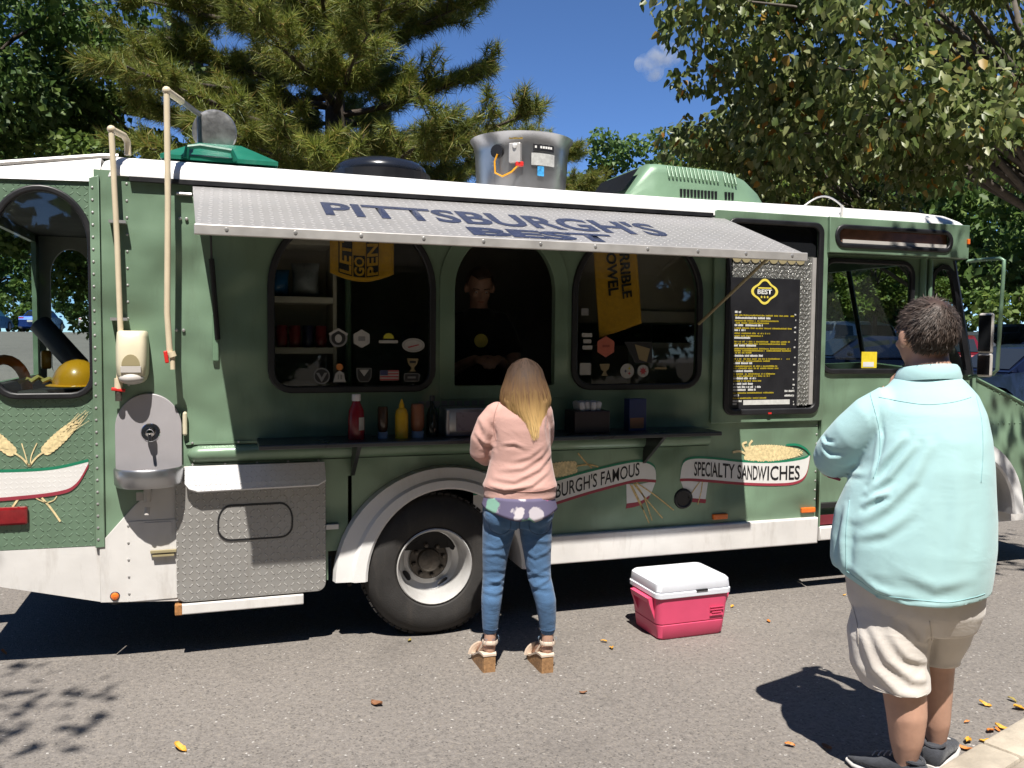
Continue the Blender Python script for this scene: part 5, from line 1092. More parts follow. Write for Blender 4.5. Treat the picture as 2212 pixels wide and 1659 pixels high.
obj('moulded_print', bm, PKD, cool)['kind'] = 'stuff'

# ---------------------------------------------------------------- trees
def leaf_quads(C, D, Nn, L, Wd):
    """C centres, D tip directions, Nn rough normals, L lengths, Wd widths -> folded four-sided leaves"""
    D = D / np.linalg.norm(D, axis=1, keepdims=True); S = np.cross(D, Nn); S /= np.maximum(np.linalg.norm(S, axis=1, keepdims=True), 1e-6); N2 = np.cross(S, D)
    L = L[:, None]; Wd = Wd[:, None]
    a = C - D * L * .5; b = C + S * Wd * .5 - D * L * .08 + N2 * Wd * .18; c = C + D * L * .5; d = C - S * Wd * .5 - D * L * .08 + N2 * Wd * .18
    V = np.stack([a, b, c, d], 1).reshape(-1, 3); n = len(C); i = np.arange(n) * 4
    F = np.concatenate([np.stack([i, i + 1, i + 2], 1), np.stack([i, i + 2, i + 3], 1)]); return V, F
def leaf_hex(C, D, Nn, L, Wd):
    D = D / np.linalg.norm(D, axis=1, keepdims=True); S = np.cross(D, Nn); S /= np.maximum(np.linalg.norm(S, axis=1, keepdims=True), 1e-6); N2 = np.cross(S, D)
    L = L[:, None]; Wd = Wd[:, None]
    a = C - D * L * .42; t = C + D * L * .58
    b = C + S * Wd * .5 - D * L * .30 + N2 * Wd * .14; c = C + S * Wd * .40 + D * L * .18 + N2 * Wd * .10
    e = C - S * Wd * .40 + D * L * .18 + N2 * Wd * .10; f = C - S * Wd * .5 - D * L * .30 + N2 * Wd * .14
    V = np.stack([a, b, c, t, e, f], 1).reshape(-1, 3); n = len(C); i = np.arange(n) * 6
    F = np.concatenate([np.stack([i, i + 1, i + 2, i + 3], 1), np.stack([i, i + 3, i + 4, i + 5], 1)]); return V, F
def rand_dirs(rng, n):
    v = rng.normal(size=(n, 3)); return v / np.linalg.norm(v, axis=1, keepdims=True)
def tag_tree(e, label, grp): tag(e, label, 'tree', grp)
def broad_tree(name, label, base, h, crown_c, crown_r, nclump, nleaf, lsize, m, bark, seed, trunk_r=0.16, grp=None, clump_r=0.75, droop=0.35, hexa=False, trunk_top=None, limbs=14):
    rng = np.random.default_rng(seed); base = Vector(base); e = empty(name, base); tag_tree(e, label, grp)
    cc = np.array(crown_c, float); cr = np.array(crown_r, float)
    d = rand_dirs(rng, nclump); rr = rng.uniform(0.25, 1.0, nclump) ** 0.5; rr *= 1 + 0.18 * np.sin(d[:, 0] * 5 + seed) * np.cos(d[:, 2] * 4 + seed)
    K = cc + d * cr * rr[:, None]; ks = rng.uniform(0.55, 1.25, nclump) * clump_r
    w = ks ** 2; idx = rng.choice(nclump, nleaf, p=w / w.sum())
    o = rand_dirs(rng, nleaf); rad = rng.uniform(0.15, 1.0, nleaf) ** 0.45
    Cp = K[idx] + o * (ks[idx] * rad)[:, None] * np.array([1, 1, 0.62])
    D = rand_dirs(rng, nleaf) + o * .5; D[:, 2] -= droop; Nn = rand_dirs(rng, nleaf) * .8; Nn[:, 2] += .7
    L = lsize * rng.uniform(.7, 1.3, nleaf); Wd = L * rng.uniform(.55, .8, nleaf)
    V, F = (leaf_hex if hexa else leaf_quads)(Cp, D, Nn, L, Wd)
    obj('crown', np_mesh('crown', V, F), m, e)
    bm = bmesh.new(); tt = Vector(trunk_top) if trunk_top else Vector((cc[0], cc[1], cc[2] + cr[2] * .4)); rnd = random.Random(seed)
    mid = base.lerp(tt, .5) + Vector((rnd.uniform(-.2, .2), rnd.uniform(-.2, .2), 0)); tp = [base - Vector((0, 0, .1)), base.lerp(mid, .5), mid, mid.lerp(tt, .5), tt]
    tube(bm, tp, [trunk_r * 1.25, trunk_r, trunk_r * .8, trunk_r * .5, trunk_r * .12], 10)
    order = np.argsort(-ks)[:limbs]
    for k in order:
        q = Vector(K[k]); t = min(.92, max(.3, (q.z - base.z) / max(.1, (tt.z - base.z)) * .72)); st = base.lerp(mid, t * 2) if t < .5 else mid.lerp(tt, t * 2 - 1)
        m1 = st.lerp(q, .5) + Vector((0, 0, .12 * (q - st).length)); r0 = trunk_r * (.55 - .35 * t)
        tube(bm, [st, st.lerp(m1, .5), m1, m1.lerp(q, .5) + Vector((0, 0, .05)), q], [r0, r0 * .8, r0 * .6, r0 * .4, r0 * .12], 6)
    obj('trunk', bm, bark, e, True); return e
G_DARK = leaf_mat('leaves_dark', [(0.0, (0.050, 0.100, 0.026)), (0.5, (0.095, 0.172, 0.040)), (1.0, (0.17, 0.25, 0.065))], trans=0.42)
G_MID = leaf_mat('leaves_mid', [(0.0, (0.060, 0.110, 0.024)), (0.6, (0.115, 0.185, 0.036)), (1.0, (0.185, 0.245, 0.055))], trans=0.4)
G_LIGHT = leaf_mat('leaves_light', [(0.0, (0.090, 0.150, 0.026)), (0.6, (0.175, 0.245, 0.042)), (1.0, (0.27, 0.32, 0.065))], trans=0.42)
G_REDBUD = leaf_mat('leaves_redbud', [(0.0, (0.080, 0.120, 0.036)), (0.35, (0.135, 0.180, 0.046)), (0.7, (0.20, 0.235, 0.075)), (0.95, (0.30, 0.32, 0.14)), (0.975, (0.34, 0.22, 0.04)), (1.0, (0.38, 0.15, 0.03))], rough=0.42, trans=0.42)
G_PINE = leaf_mat('pine_needles', [(0.0, (0.085, 0.125, 0.024)), (0.45, (0.175, 0.215, 0.036)), (0.85, (0.27, 0.285, 0.055)), (1.0, (0.33, 0.22, 0.07))], trans=0.36)
def pine(name, label, base, h, z0, reach, nbr, seed, needle=0.22, nneed=42, lean=(0, 0), trunk_r=0.2, grp=None):
    rng = np.random.default_rng(seed); rnd = random.Random(seed); base = Vector(base); e = empty(name, base); tag_tree(e, label, grp)
    bm = bmesh.new(); tpt = [base + Vector((lean[0] * t + .12 * math.sin(t * 5), lean[1] * t, h * t)) for t in [i / 8 for i in range(9)]]
    tube(bm, tpt, [trunk_r * (1.1 - .95 * i / 8) for i in range(9)], 10)
    T = []; TD = []
    for b in range(nbr):
        z = z0 + (h - z0 - .5) * (b / nbr) ** 1.15 + rnd.uniform(-.2, .2); t = min(.97, max(0.02, z / h)); st = base + Vector((lean[0] * t + .12 * math.sin(t * 5), lean[1] * t, z))
        a = b * 2.4 + rnd.uniform(-.5, .5); L = reach * (1.05 - .8 * ((z - z0) / (h - z0))) * rnd.uniform(.65, 1.1); rise = rnd.uniform(-.12, .22)
        pts = []; dirv = Vector((math.cos(a), math.sin(a), rise)); p = st.copy()
        for s in range(7):
            pts.append(p.copy()); dirv = (dirv + Vector((rnd.uniform(-.14, .14), rnd.uniform(-.14, .14), rnd.uniform(-.04, .11)))).normalized(); p = p + dirv * (L / 6)
        r0 = max(.02, .022 * L); tube(bm, pts, [r0 * (1 - .85 * i / 6) for i in range(7)], 6)
        for s in range(2, 7):
            for k in range(3 if s < 6 else 4):
                q0 = pts[s - 1].lerp(pts[s], rnd.random()); sd = (dirv.cross(Vector((0, 0, 1))).normalized() * rnd.choice((-1, 1)) * rnd.uniform(.4, 1.0) + (pts[s] - pts[s - 1]).normalized() * rnd.uniform(.5, 1) + Vector((0, 0, rnd.uniform(-.1, .45)))).normalized()
                l2 = rnd.uniform(.35, .95) * (1.15 - s * .06); q1 = q0 + sd * l2 * .5 + Vector((0, 0, .03)); q2 = q0 + sd * l2 + Vector((0, 0, .12 * l2))
                tube(bm, [q0, q1, q2], [.013, .009, .005], 5)
                for tt in (.30, .44, .56, .68, .79, .90, 1.0):
                    c = q0.lerp(q2, tt) + Vector((rnd.uniform(-.09, .09), rnd.uniform(-.09, .09), rnd.uniform(-.02, .07))); T.append(c); TD.append((sd + Vector((rnd.uniform(-.6, .6), rnd.uniform(-.6, .6), rnd.uniform(.0, .7)))).normalized())
    obj('trunk', bm, M['bark'], e, True)
    T = np.array(T); TD = np.array(TD); n = len(T) * nneed; ti = np.repeat(np.arange(len(T)), nneed)
    d = TD[ti] * rng.uniform(.25, 1.1, n)[:, None] + rand_dirs(rng, n) * .85; d /= np.linalg.norm(d, axis=1, keepdims=True)
    L = needle * rng.uniform(.7, 1.15, n); p0 = T[ti] - TD[ti] * (rng.uniform(0, .20, n))[:, None]; p1 = p0 + d * L[:, None]; p1[:, 2] -= L * .12
    S = np.cross(d, rand_dirs(rng, n)); S /= np.linalg.norm(S, axis=1, keepdims=True); S *= 0.0058
    V = np.stack([p0 - S, p0 + S, p1], 1).reshape(-1, 3); F = np.arange(n * 3).reshape(-1, 3)
    obj('crown', np_mesh('crown', V, F), G_PINE, e); return e
def gz(x, y): return Vector((x, y, ground_z(y)))
pine('pine_tree', 'tall long-needled pine tree rising behind the middle of the truck', (1.45, 8.6, ground_z(8.6)), 13.0, 2.6, 3.7, 92, 11, nneed=66, needle=.21)
pine('pine_tree', 'smaller dark pine seen between the roof fan and the sky', (8.2, 17.5, ground_z(17.5)), 7.0, 2.6, 2.6, 26, 12, needle=.22, nneed=30, trunk_r=.13)
pine('pine_tree', 'pine tree standing behind the rear end of the truck roof', (-0.6, 13.5, ground_z(13.5)), 14.0, 4.0, 4.2, 44, 14, nneed=44)
LT = 'broadleaf trees behind the rear of the truck'
broad_tree('broadleaf_tree', 'dark broadleaf tree filling the top left corner behind the truck', (-4.2, 10.5, ground_z(10.5)), 9, (-4.0, 10.2, 5.6), (3.0, 2.6, 3.4), 60, 26000, .13, G_DARK, M['bark'], 21, grp=LT, clump_r=.8)
broad_tree('broadleaf_tree', 'yellow green broadleaf tree at the left edge behind the truck', (-5.6, 8.6, ground_z(8.6)), 8, (-5.2, 8.4, 5.3), (1.9, 1.6, 2.0), 34, 14000, .12, G_LIGHT, M['bark'], 22, grp=LT, clump_r=.65)
broad_tree('broadleaf_tree', 'mid green broadleaf tree behind the pipes at the rear of the truck', (-0.9, 10.5, ground_z(10.5)), 7, (-1.0, 10.3, 3.9), (2.2, 1.8, 2.5), 50, 22000, .11, G_MID, M['bark'], 23, grp=LT, clump_r=.6)
broad_tree('broadleaf_tree', 'shaded broadleaf tree behind the pine and the black roof vent', (3.6, 14.0, ground_z(14)), 6, (3.4, 14.0, 3.2), (2.6, 2.0, 2.3), 44, 17000, .13, G_DARK, M['bark'], 24, grp=LT, clump_r=.7)
# the near tree with heart-shaped leaves that hangs over the front of the truck
broad_tree('heart_leaved_tree', 'near tree with large heart-shaped leaves overhanging the cab roof', (12.6, 4.6, ground_z(4.6)), 9, (9.0, 4.9, 5.45), (3.5, 1.9, 2.0), 74, 17000, .125, G_REDBUD, M['bark_grey'], 31, .17, clump_r=.72, droop=1.2, hexa=True, limbs=22, trunk_top=(10.4, 4.8, 6.6))
broad_tree('heart_leaved_tree', 'lower limb tree with heart-shaped leaves beside the air conditioner', (13.2, 7.4, ground_z(7.4)), 6, (8.9, 7.4, 4.3), (2.7, 1.4, 1.5), 40, 8500, .12, G_REDBUD, M['bark_grey'], 32, .10, clump_r=.62, droop=1.1, hexa=True, limbs=14, trunk_top=(9.8, 7.4, 5.0))
# light green bush-like trees right of the cab, and the dark wood beyond the cars
broad_tree('young_tree', 'bright yellow green young tree beside the mirror arm', (16.0, 13.6, ground_z(13.6)), 4.5, (16.0, 13.6, 3.55), (2.1, 1.6, 1.45), 42, 15000, .12, G_LIGHT, M['bark_grey'], 41, .07, clump_r=.5)
broad_tree('young_tree', 'green young tree seen through the cab window', (9.6, 13.0, ground_z(13)), 5, (9.6, 13.0, 3.1), (1.8, 1.5, 1.6), 34, 11000, .12, G_MID, M['bark_grey'], 42, .08, clump_r=.55)
broad_tree('young_tree', 'small yellow green tree behind the front header of the cab', (12.6, 13.2, ground_z(13.2)), 5, (12.9, 13.2, 4.1), (1.2, 1.0, 1.3), 24, 7500, .11, G_LIGHT, M['bark_grey'], 43, .06, clump_r=.45)
FG = 'trees of the wood beyond the parked cars'; rnd = random.Random(9)
wood = [(-24, 44, 9.5), (-17, 40, 10), (-11, 46, 11), (-5, 42, 9), (1, 47, 10), (7, 50, 8.0), (13, 50, 8), (18.8, 42, 9.6), (21.9, 41, 11.4), (25.6, 39.5, 13.2), (29, 36, 13.5), (22, 19.5, 9.5), (27, 15, 10.5), (29.5, 9.5, 10), (33.5, 33, 12.5), (38, 26, 13), (41, 18, 13), (30, 29, 9), (43, 33, 15), (25, 33, 10)]
for i, (x, y, h_) in enumerate(wood):
    g = ground_z(y); mm = (G_DARK, G_MID, G_DARK)[i % 3]
    k = 1.0
    if x < 8: k = 1.75; x *= k; y *= k; h_ *= k; g = ground_z(y)
    broad_tree('wood_tree', ('dark green tree in the wood beyond the parked cars' if mm is G_DARK else 'mid green tree in the wood beyond the parked cars'), (x, y, g), h_, (x, y, g + h_ * .53), (3.6 * k, 3.0 * k, h_ * .47), 60, 9500, .36 * k, mm, M['bark'], 60 + i, .22 * k, grp=FG, clump_r=1.35 * k, limbs=8)
far_sh = [(-48 + i * 6.4, 69 + (i % 3) * 1.5) for i in range(9)] + [(20, 40), (25, 37), (29, 33), (32, 28), (34.5, 23), (36.5, 17), (37.5, 11), (37, 5)]
for i, (x, y) in enumerate(far_sh):
    g = ground_z(y); broad_tree('undergrowth_shrub', 'dense shrub along the far edge of the car park', (x, y, g), 4, (x, y, g + 2.1), (3.4, 1.6, 2.2), 34, 3200, .34, (G_DARK, G_MID)[i % 2], M['bark'], 150 + i, .06, grp='shrubs along the far edge of the car park', clump_r=.9, limbs=4)
# trees behind the camera: some throw leaf shade, the added row cuts skylight
BG = 'trees standing behind the viewer'
broad_tree('shade_tree', 'tree behind the viewer whose branch tips throw leaf shade on the asphalt', (-4.6, -6.6, 0), 8, (-2.75, -3.9, 5.5), (1.5, 1.2, 0.9), 14, 620, .10, G_MID, M['bark_grey'], 81, .13, grp=BG, clump_r=.45, limbs=16, trunk_top=(-3.6, -5.0, 6.0))
broad_tree('shade_tree', 'tree beside the viewer whose branch throws leaf shade on the truck hood', (8.5, -4.5, 0), 7, (5.0, -1.75, 5.0), (1.0, 0.8, 0.6), 12, 420, .11, G_MID, M['bark_grey'], 82, .11, grp=BG, clump_r=.4, limbs=12, trunk_top=(6.6, -3.0, 5.6))
for i, (x, y, h_) in enumerate([(-19, -9, 13), (-14, -13, 14), (-8.5, -15, 14), (-3, -15.5, 15), (2.5, -16, 14), (8, -15.5, 15), (13.5, -13.5, 14), (19, -9, 13), (24, -3, 12), (-23, -3, 12)]):  # unseen row, grown tall to block skylight and dim window reflections
    broad_tree('shade_tree', 'large unseen tree added behind the viewer to block sky light', (x, y, 0), h_, (x, y, h_ * .50), (4.0, 3.0, h_ * .50), 60, 6500, .62, G_DARK, M['bark'], 90 + i, .25, grp=BG, clump_r=1.7, limbs=6)

for i in range(11):  # unseen shrubs, added to close bright gaps in the window reflections
    x = -20 + i * 4.2 + (i % 3) * .5; y = -13.2 - 2.5 * math.cos((i - 5) * .35)
    broad_tree('undergrowth_shrub', 'dense unseen shrub added behind the viewer to darken window reflections', (x, y, 0.1), 4, (x, y, 2.0), (2.6, 1.3, 2.0), 30, 2600, .42, G_DARK, M['bark'], 120 + i, .06, grp='unseen shrubs added behind the viewer', clump_r=.9, limbs=4)

# ---------------------------------------------------------------- parked cars
def car_paint(name, c, metal=.3): 
    m = mat(name, c, .3, metal, .03, 3, coat=.6); return m
CARGLASS = mat('car_glass', (0.02, 0.024, 0.028), 0.06, 0, .02); TAIL = mat('tail_lamp', (0.45, 0.015, 0.02), .25, 0, .05, coat=.5); HEADL = mat('head_lamp', (0.6, 0.62, 0.65), .15, .3, .05)
def car_mesh_parts(kind):
    """half-outlines as (x, half-width, z) lists; x is forward"""
    if kind == 'sedan': low = [(-2.25, .72, .55), (-2.32, .74, .78), (-2.20, .76, .98), (-1.55, .80, 1.02), (-.95, .82, .99), (.75, .82, .96), (1.0, .80, .94), (1.95, .74, .80), (2.25, .70, .62), (2.28, .70, .40)]; roofp = [(-1.60, .70, 1.01), (-.95, .60, 1.36), (-.55, .57, 1.44), (.0, .57, 1.45), (.38, .59, 1.38), (1.05, .72, .95)]
    else: low = [(-2.15, .74, .60), (-2.25, .78, .85), (-2.20, .80, 1.08), (-1.6, .84, 1.12), (-.9, .86, 1.10), (.75, .86, 1.06), (1.05, .84, 1.04), (1.95, .78, .92), (2.22, .74, .70), (2.26, .74, .45)]; roofp = [(-2.14, .76, 1.10), (-1.95, .66, 1.56), (-1.5, .63, 1.66), (.0, .63, 1.67), (.30, .65, 1.60), (1.05, .78, 1.06)]
    return low, roofp
def make_car(kind, label, paint, loc, rz, grp):
    low, rf = car_mesh_parts(kind); e = empty('parked_car', loc, rz, True); tag(e, label, 'car', grp)
    bm = bmesh.new(); wb = 1.36; wr_ = .33
    botx = [(2.28, .34), (wb + .40, .22)] + [(wb + .40 * math.cos(a), .30 + .40 * math.sin(a)) for a in [PI * i / 8 for i in range(1, 8)]] + [(wb - .40, .22), (-wb + .40, .22)] + [(-wb + .40 * math.cos(a), .30 + .40 * math.sin(a)) for a in [PI * i / 8 for i in range(1, 8)]] + [(-wb - .40, .22), (-2.2, .34)]
    out = [(x, w, z) for x, w, z in low] + [(x, .86 if kind != 'sedan' else .83, z) for x, z in botx]
    lv = [bm.verts.new((x, w, z)) for x, w, z in out]; rv_ = [bm.verts.new((x, -w, z)) for x, w, z in out]; n = len(out)
    bulge = 0.06
    bm.faces.new(lv); bm.faces.new(list(reversed(rv_)))
    for i in range(n): bm.faces.new((lv[i], rv_[i], rv_[(i + 1) % n], lv[(i + 1) % n]))
    bmesh.ops.bevel(bm, geom=[ed for ed in bm.edges if not ed.is_boundary and ed.calc_face_angle(0) > .5 and ed.verts[0].co.z > .5 and ed.verts[1].co.z > .5], offset=.05, segments=2, profile=.6, affect='EDGES')
    b = smooth_angle(obj('body', bm, paint, e), 35)
    bm = bmesh.new(); L_ = [bm.verts.new((x, w, z)) for x, w, z in rf]; R_ = [bm.verts.new((x, -w, z)) for x, w, z in rf]; n = len(rf)
    bm.faces.new(L_); bm.faces.new(list(reversed(R_)))
    for i in range(n - 1): bm.faces.new((L_[i], R_[i], R_[i + 1], L_[i + 1]))
    bmesh.ops.bevel(bm, geom=[ed for ed in bm.edges if ed.verts[0].co.z > 1.25 and ed.verts[1].co.z > 1.25], offset=.06, segments=2, profile=.6, affect='EDGES')
    cab = smooth_angle(obj('cabin', bm, paint, e), 35)
    # glass: side panes, windscreen, rear screen, each set 4 mm proud
    def lerp3(a, c, t): return tuple(a[i] + (c[i] - a[i]) * t for i in range(3))
    zt = rf[2][2] - .09; zb = rf[-1][2] + .07
    def side_pt(x, z):
        w0 = rf[0][1] if x < -.5 else rf[-1][1]; t = (z - rf[-1][2]) / (rf[2][2] - rf[-1][2]); return (x, (rf[0][1] + (rf[2][1] - rf[0][1]) * t) + .012, z)
    xs_ = [(-1.28, -.82, -.42) if kind == 'sedan' else (-1.95, -1.85, -1.1), None]
    if kind == 'sedan': panes = [[(-1.30, zb), (-.42, zb), (-.42, zt), (-.80, zt - .03)], [(-.36, zb), (.80, zb), (.30, zt - .04), (-.36, zt)]]
    else: panes = [[(-1.95, zb), (-1.15, zb), (-1.15, zt), (-1.80, zt - .05)], [(-1.09, zb), (-.25, zb), (-.25, zt), (-1.09, zt)], [(-.19, zb), (.80, zb), (.26, zt - .04), (-.19, zt)]]
    for sg in (1, -1):
        for pn in panes:
            bm = bmesh.new(); q = [bm.verts.new((x, sg * side_pt(x, z)[1], z)) for x, z in pn]; bm.faces.new(q); obj('window', bm, CARGLASS, cab)
    for a_, c_, nm in ((rf[-1], rf[-2], 'windscreen'), (rf[0], rf[1], 'rear_screen')):
        bm = bmesh.new(); s = 1 if nm == 'windscreen' else -1; p0 = lerp3(a_, c_, .10); p1 = lerp3(a_, c_, .95); o_ = .012 * s
        bm.faces.new([bm.verts.new(v) for v in ((p0[0] + o_, p0[1] - .06, p0[2] + .012), (p0[0] + o_, -p0[1] + .06, p0[2] + .012), (p1[0] + o_, -p1[1] + .06, p1[2] + .012), (p1[0] + o_, p1[1] - .06, p1[2] + .012))]); obj(nm, bm, CARGLASS, cab)
    for sx in (wb, -wb):
        for sy in (1, -1):
            bm = bmesh.new(); prof = [(.20, .10), (.29, .105), (.325, .07), (.33, 0), (.325, -.07), (.2, -.1)]; lathe(bm, prof, (sx, sy * .74, .33), 'Y', 20); w_ = smooth_angle(obj('wheel', bm, M['tyre'], e), 40)
            bm = bmesh.new(); lathe(bm, [(.001, .06), (.06, .07), (.19, .085), (.21, .10), (.215, .108)] if sy < 0 else [(.001, -.06), (.06, -.07), (.19, -.085), (.21, -.10), (.215, -.108)], (sx, sy * .74, .33), 'Y', 20); obj('rim', bm, M['alu'], w_)
    lx = low[1][0] - .0; hz = low[1][2] + .02
    for sy in (1, -1):
        bm = bmesh.new(); box(bm, (low[2][0] - .02, sy * (low[2][1] - .16), low[2][2] - .11), (.12, .30, .13), None, .03); obj('tail_light', bm, TAIL, e)
        bm = bmesh.new(); box(bm, (low[-2][0] - .06, sy * (low[-2][1] - .13), low[-2][2] + .06), (.22, .26, .10), None, .03); obj('headlight', bm, HEADL, e)
        bm = bmesh.new(); ellipsoid(bm, (.72, sy * .93, zb + .03), (.06, .10, .06), 2); obj('wing_mirror', bm, paint, e)
    bm = bmesh.new(); box(bm, (low[1][0] - .012, 0, low[1][2] - .08), (.01, .5, .12)); obj('number_plate', bm, M['vinyl_white'], e)
    return e
P_NAVY = car_paint('navy_car_paint', (0.008, 0.014, 0.045)); P_BLUE = car_paint('blue_car_paint', (0.01, 0.07, 0.36)); P_RED = car_paint('dark_red_car_paint', (0.16, 0.008, 0.014)); P_WHITE = car_paint('white_car_paint', (0.62, 0.63, 0.64), 0); P_SILVER = car_paint('silver_car_paint', (0.36, 0.38, 0.41), .6); P_BLACK = car_paint('black_car_paint', (0.012, 0.012, 0.014)); P_GREY = car_paint('grey_car_paint', (0.09, 0.10, 0.12), .5); P_GOLD = car_paint('tan_car_paint', (0.36, 0.27, 0.17), .4); P_LBLUE = car_paint('light_blue_car_paint', (0.08, 0.26, 0.48), .3)
CG = 'cars parked beyond the truck'
def carat(kind, label, paint, x, y, rz): make_car(kind, label, paint, (x, y, ground_z(y) + .002), R(rz), CG)
carat('sedan', 'navy sedan at the right edge beyond the truck hood', P_NAVY, 14.3, 7.6, 174)
carat('sedan', 'dark red sedan showing its tail lights beyond the mirror', P_RED, 17.3, 12.4, 44)
carat('sedan', 'navy sedan seen side on through the cab window', P_NAVY, 13.7, 11.4, 168)
carat('suv', 'silver car in the row behind the navy sedan, seen through the cab window', P_SILVER, 17.0, 16.8, 95)
carat('sedan', 'blue sedan behind the near navy one, seen through the cab window', P_BLUE, 19.4, 17.2, 92)
carat('sedan', 'white sedan far back in the lot, seen through the cab window', P_WHITE, 21.6, 21.3, 95)
carat('sedan', 'dark blue car behind the navy sedan at the right edge', P_NAVY, 22.5, 13.6, 80)
carat('suv', 'black car deep in the lot at the right edge', P_BLACK, 26.0, 18.3, 85)
carat('sedan', 'silver sedan far back beside the white one', P_SILVER, 24.6, 21.6, 92)
carat('sedan', 'grey sedan beside the dark red one', P_GREY, 21.4, 15.9, 50)
carat('suv', 'white car in the far row seen through the rear window', P_WHITE, -16.6, 62, 80)
carat('sedan', 'bright blue car in the far row seen through the rear window', P_BLUE, -11.6, 59, 85)
carat('sedan', 'light blue car in front of the white one in the far row', P_LBLUE, -14.2, 56.5, 85)
carat('sedan', 'white sedan at the right of the far row seen through the rear window', P_WHITE, -8.2, 60, 82)
carat('sedan', 'dark grey car in the far row seen through the rear window', P_GREY, -20.4, 61, 88)
carat('sedan', 'tan car at the left of the far row seen through the rear window', P_GOLD, -25.0, 61, 92)
carat('suv', 'silver car at the back of the far row behind the tan one', P_SILVER, -23.0, 66, 85)

# ---------------------------------------------------------------- cloud
def cloud():
    bm = bmesh.new(); c = Vector((0, -4.55, 1.65)) + (fwd * 1840 + rgt * (1420 - 1106) + up2 * (829.5 - 134)).normalized() * 500
    for dx, dz, r in ((-6, -1, 7), (2, 3, 8), (6, 6, 6), (-2, -6, 6), (8, 1, 5)): ellipsoid(bm, c + Vector((dx * .95, -dx * .3, dz)), (r, r, r * .8), 3)
    me = remesh(bm, 1.4, 2); o = obj('cloud', me); m = bpy.data.materials.new('cloud_volume'); m.use_nodes = True; nt = m.node_tree; nt.nodes.clear()
    out = nt.nodes.new('ShaderNodeOutputMaterial'); pv = nt.nodes.new('ShaderNodeVolumePrincipled'); pv.inputs['Color'].default_value = (1, 1, 1, 1); pv.inputs['Anisotropy'].default_value = .3
    tc = nd(nt, 'ShaderNodeTexCoord'); ns = nd(nt, 'ShaderNodeTexNoise', i_Vector=tc.outputs['Object'], i_Scale=.16, i_Detail=5.0, i_Roughness=.6)
    dn = nd(nt, 'ShaderNodeMapRange', i_0=ns.outputs[0], i_1=.42, i_2=.66, i_3=0.0, i_4=.12); nt.links.new(dn.outputs[0], pv.inputs['Density']); nt.links.new(pv.outputs[0], out.inputs['Volume'])
    me.materials.append(m); tag(o, 'small white cloud in the blue sky above the fan', 'cloud')
cloud()

# ---------------------------------------------------------------- people
def loft_z(bm, rings, n=28, p=2.0):
    """rings: (z, cx, cy, rx, ry)"""
    rs = []
    for z, cx, cy, rx_, ry_ in rings:
        ring = []
        for k in range(n):
            a = 2 * PI * k / n; c, s = math.cos(a), math.sin(a)
            ring.append(bm.verts.new((cx + rx_ * math.copysign(abs(c) ** (2 / p), c), cy + ry_ * math.copysign(abs(s) ** (2 / p), s), z)))
        rs.append(ring)
    for a_, b_ in zip(rs, rs[1:]):
        for k in range(n): bm.faces.new((a_[k], a_[(k + 1) % n], b_[(k + 1) % n], b_[k]))
    bm.faces.new(list(reversed(rs[0]))); bm.faces.new(rs[-1]); return rs
def limb(bm, pts, rad, n=16):
    tube(bm, pts, rad, n)
    r0 = rad[0] if not hasattr(rad[0], '__len__') else rad[0][0]; r1 = rad[-1] if not hasattr(rad[-1], '__len__') else rad[-1][0]
    ellipsoid(bm, pts[0], (r0 * .98,) * 3, 2); ellipsoid(bm, pts[-1], (r1 * .98,) * 3, 2)
def hand(bm, w, d, n, side, s=1.0, curl=.6):
    w, d, n = Vector(w), Vector(d).normalized(), Vector(n).normalized(); sd = d.cross(n).normalized() * side; n = sd.cross(d).normalized() * side
    rot = Matrix((d, sd, n)).transposed().to_4x4()
    ellipsoid(bm, w + d * .045 * s, (.052 * s, .040 * s, .018 * s), 3, rot)
    for i, L in enumerate((.070, .078, .073, .056)):
        b = w + d * .080 * s + sd * (.0295 - i * .0195) * s; p1 = b + d * L * .45 * s; d2 = (d * math.cos(curl) + n * math.sin(curl)); p2 = p1 + d2 * L * .33 * s; d3 = (d * math.cos(curl * 1.9) + n * math.sin(curl * 1.9)); p3 = p2 + d3 * L * .26 * s
        limb(bm, [b - d * .02 * s, b, p1, p2, p3], [.0088 * s, .009 * s, .0086 * s, .008 * s, .0068 * s], 8)
    b = w + d * .018 * s + sd * .034 * s; t1 = b + (d * .6 + sd * .7).normalized() * .034 * s; t2 = t1 + (d * .9 + sd * .25 + n * .3).normalized() * .028 * s
    limb(bm, [b - sd * .012 * s, b, t1, t2], [.011 * s, .011 * s, .0098 * s, .008 * s], 8)
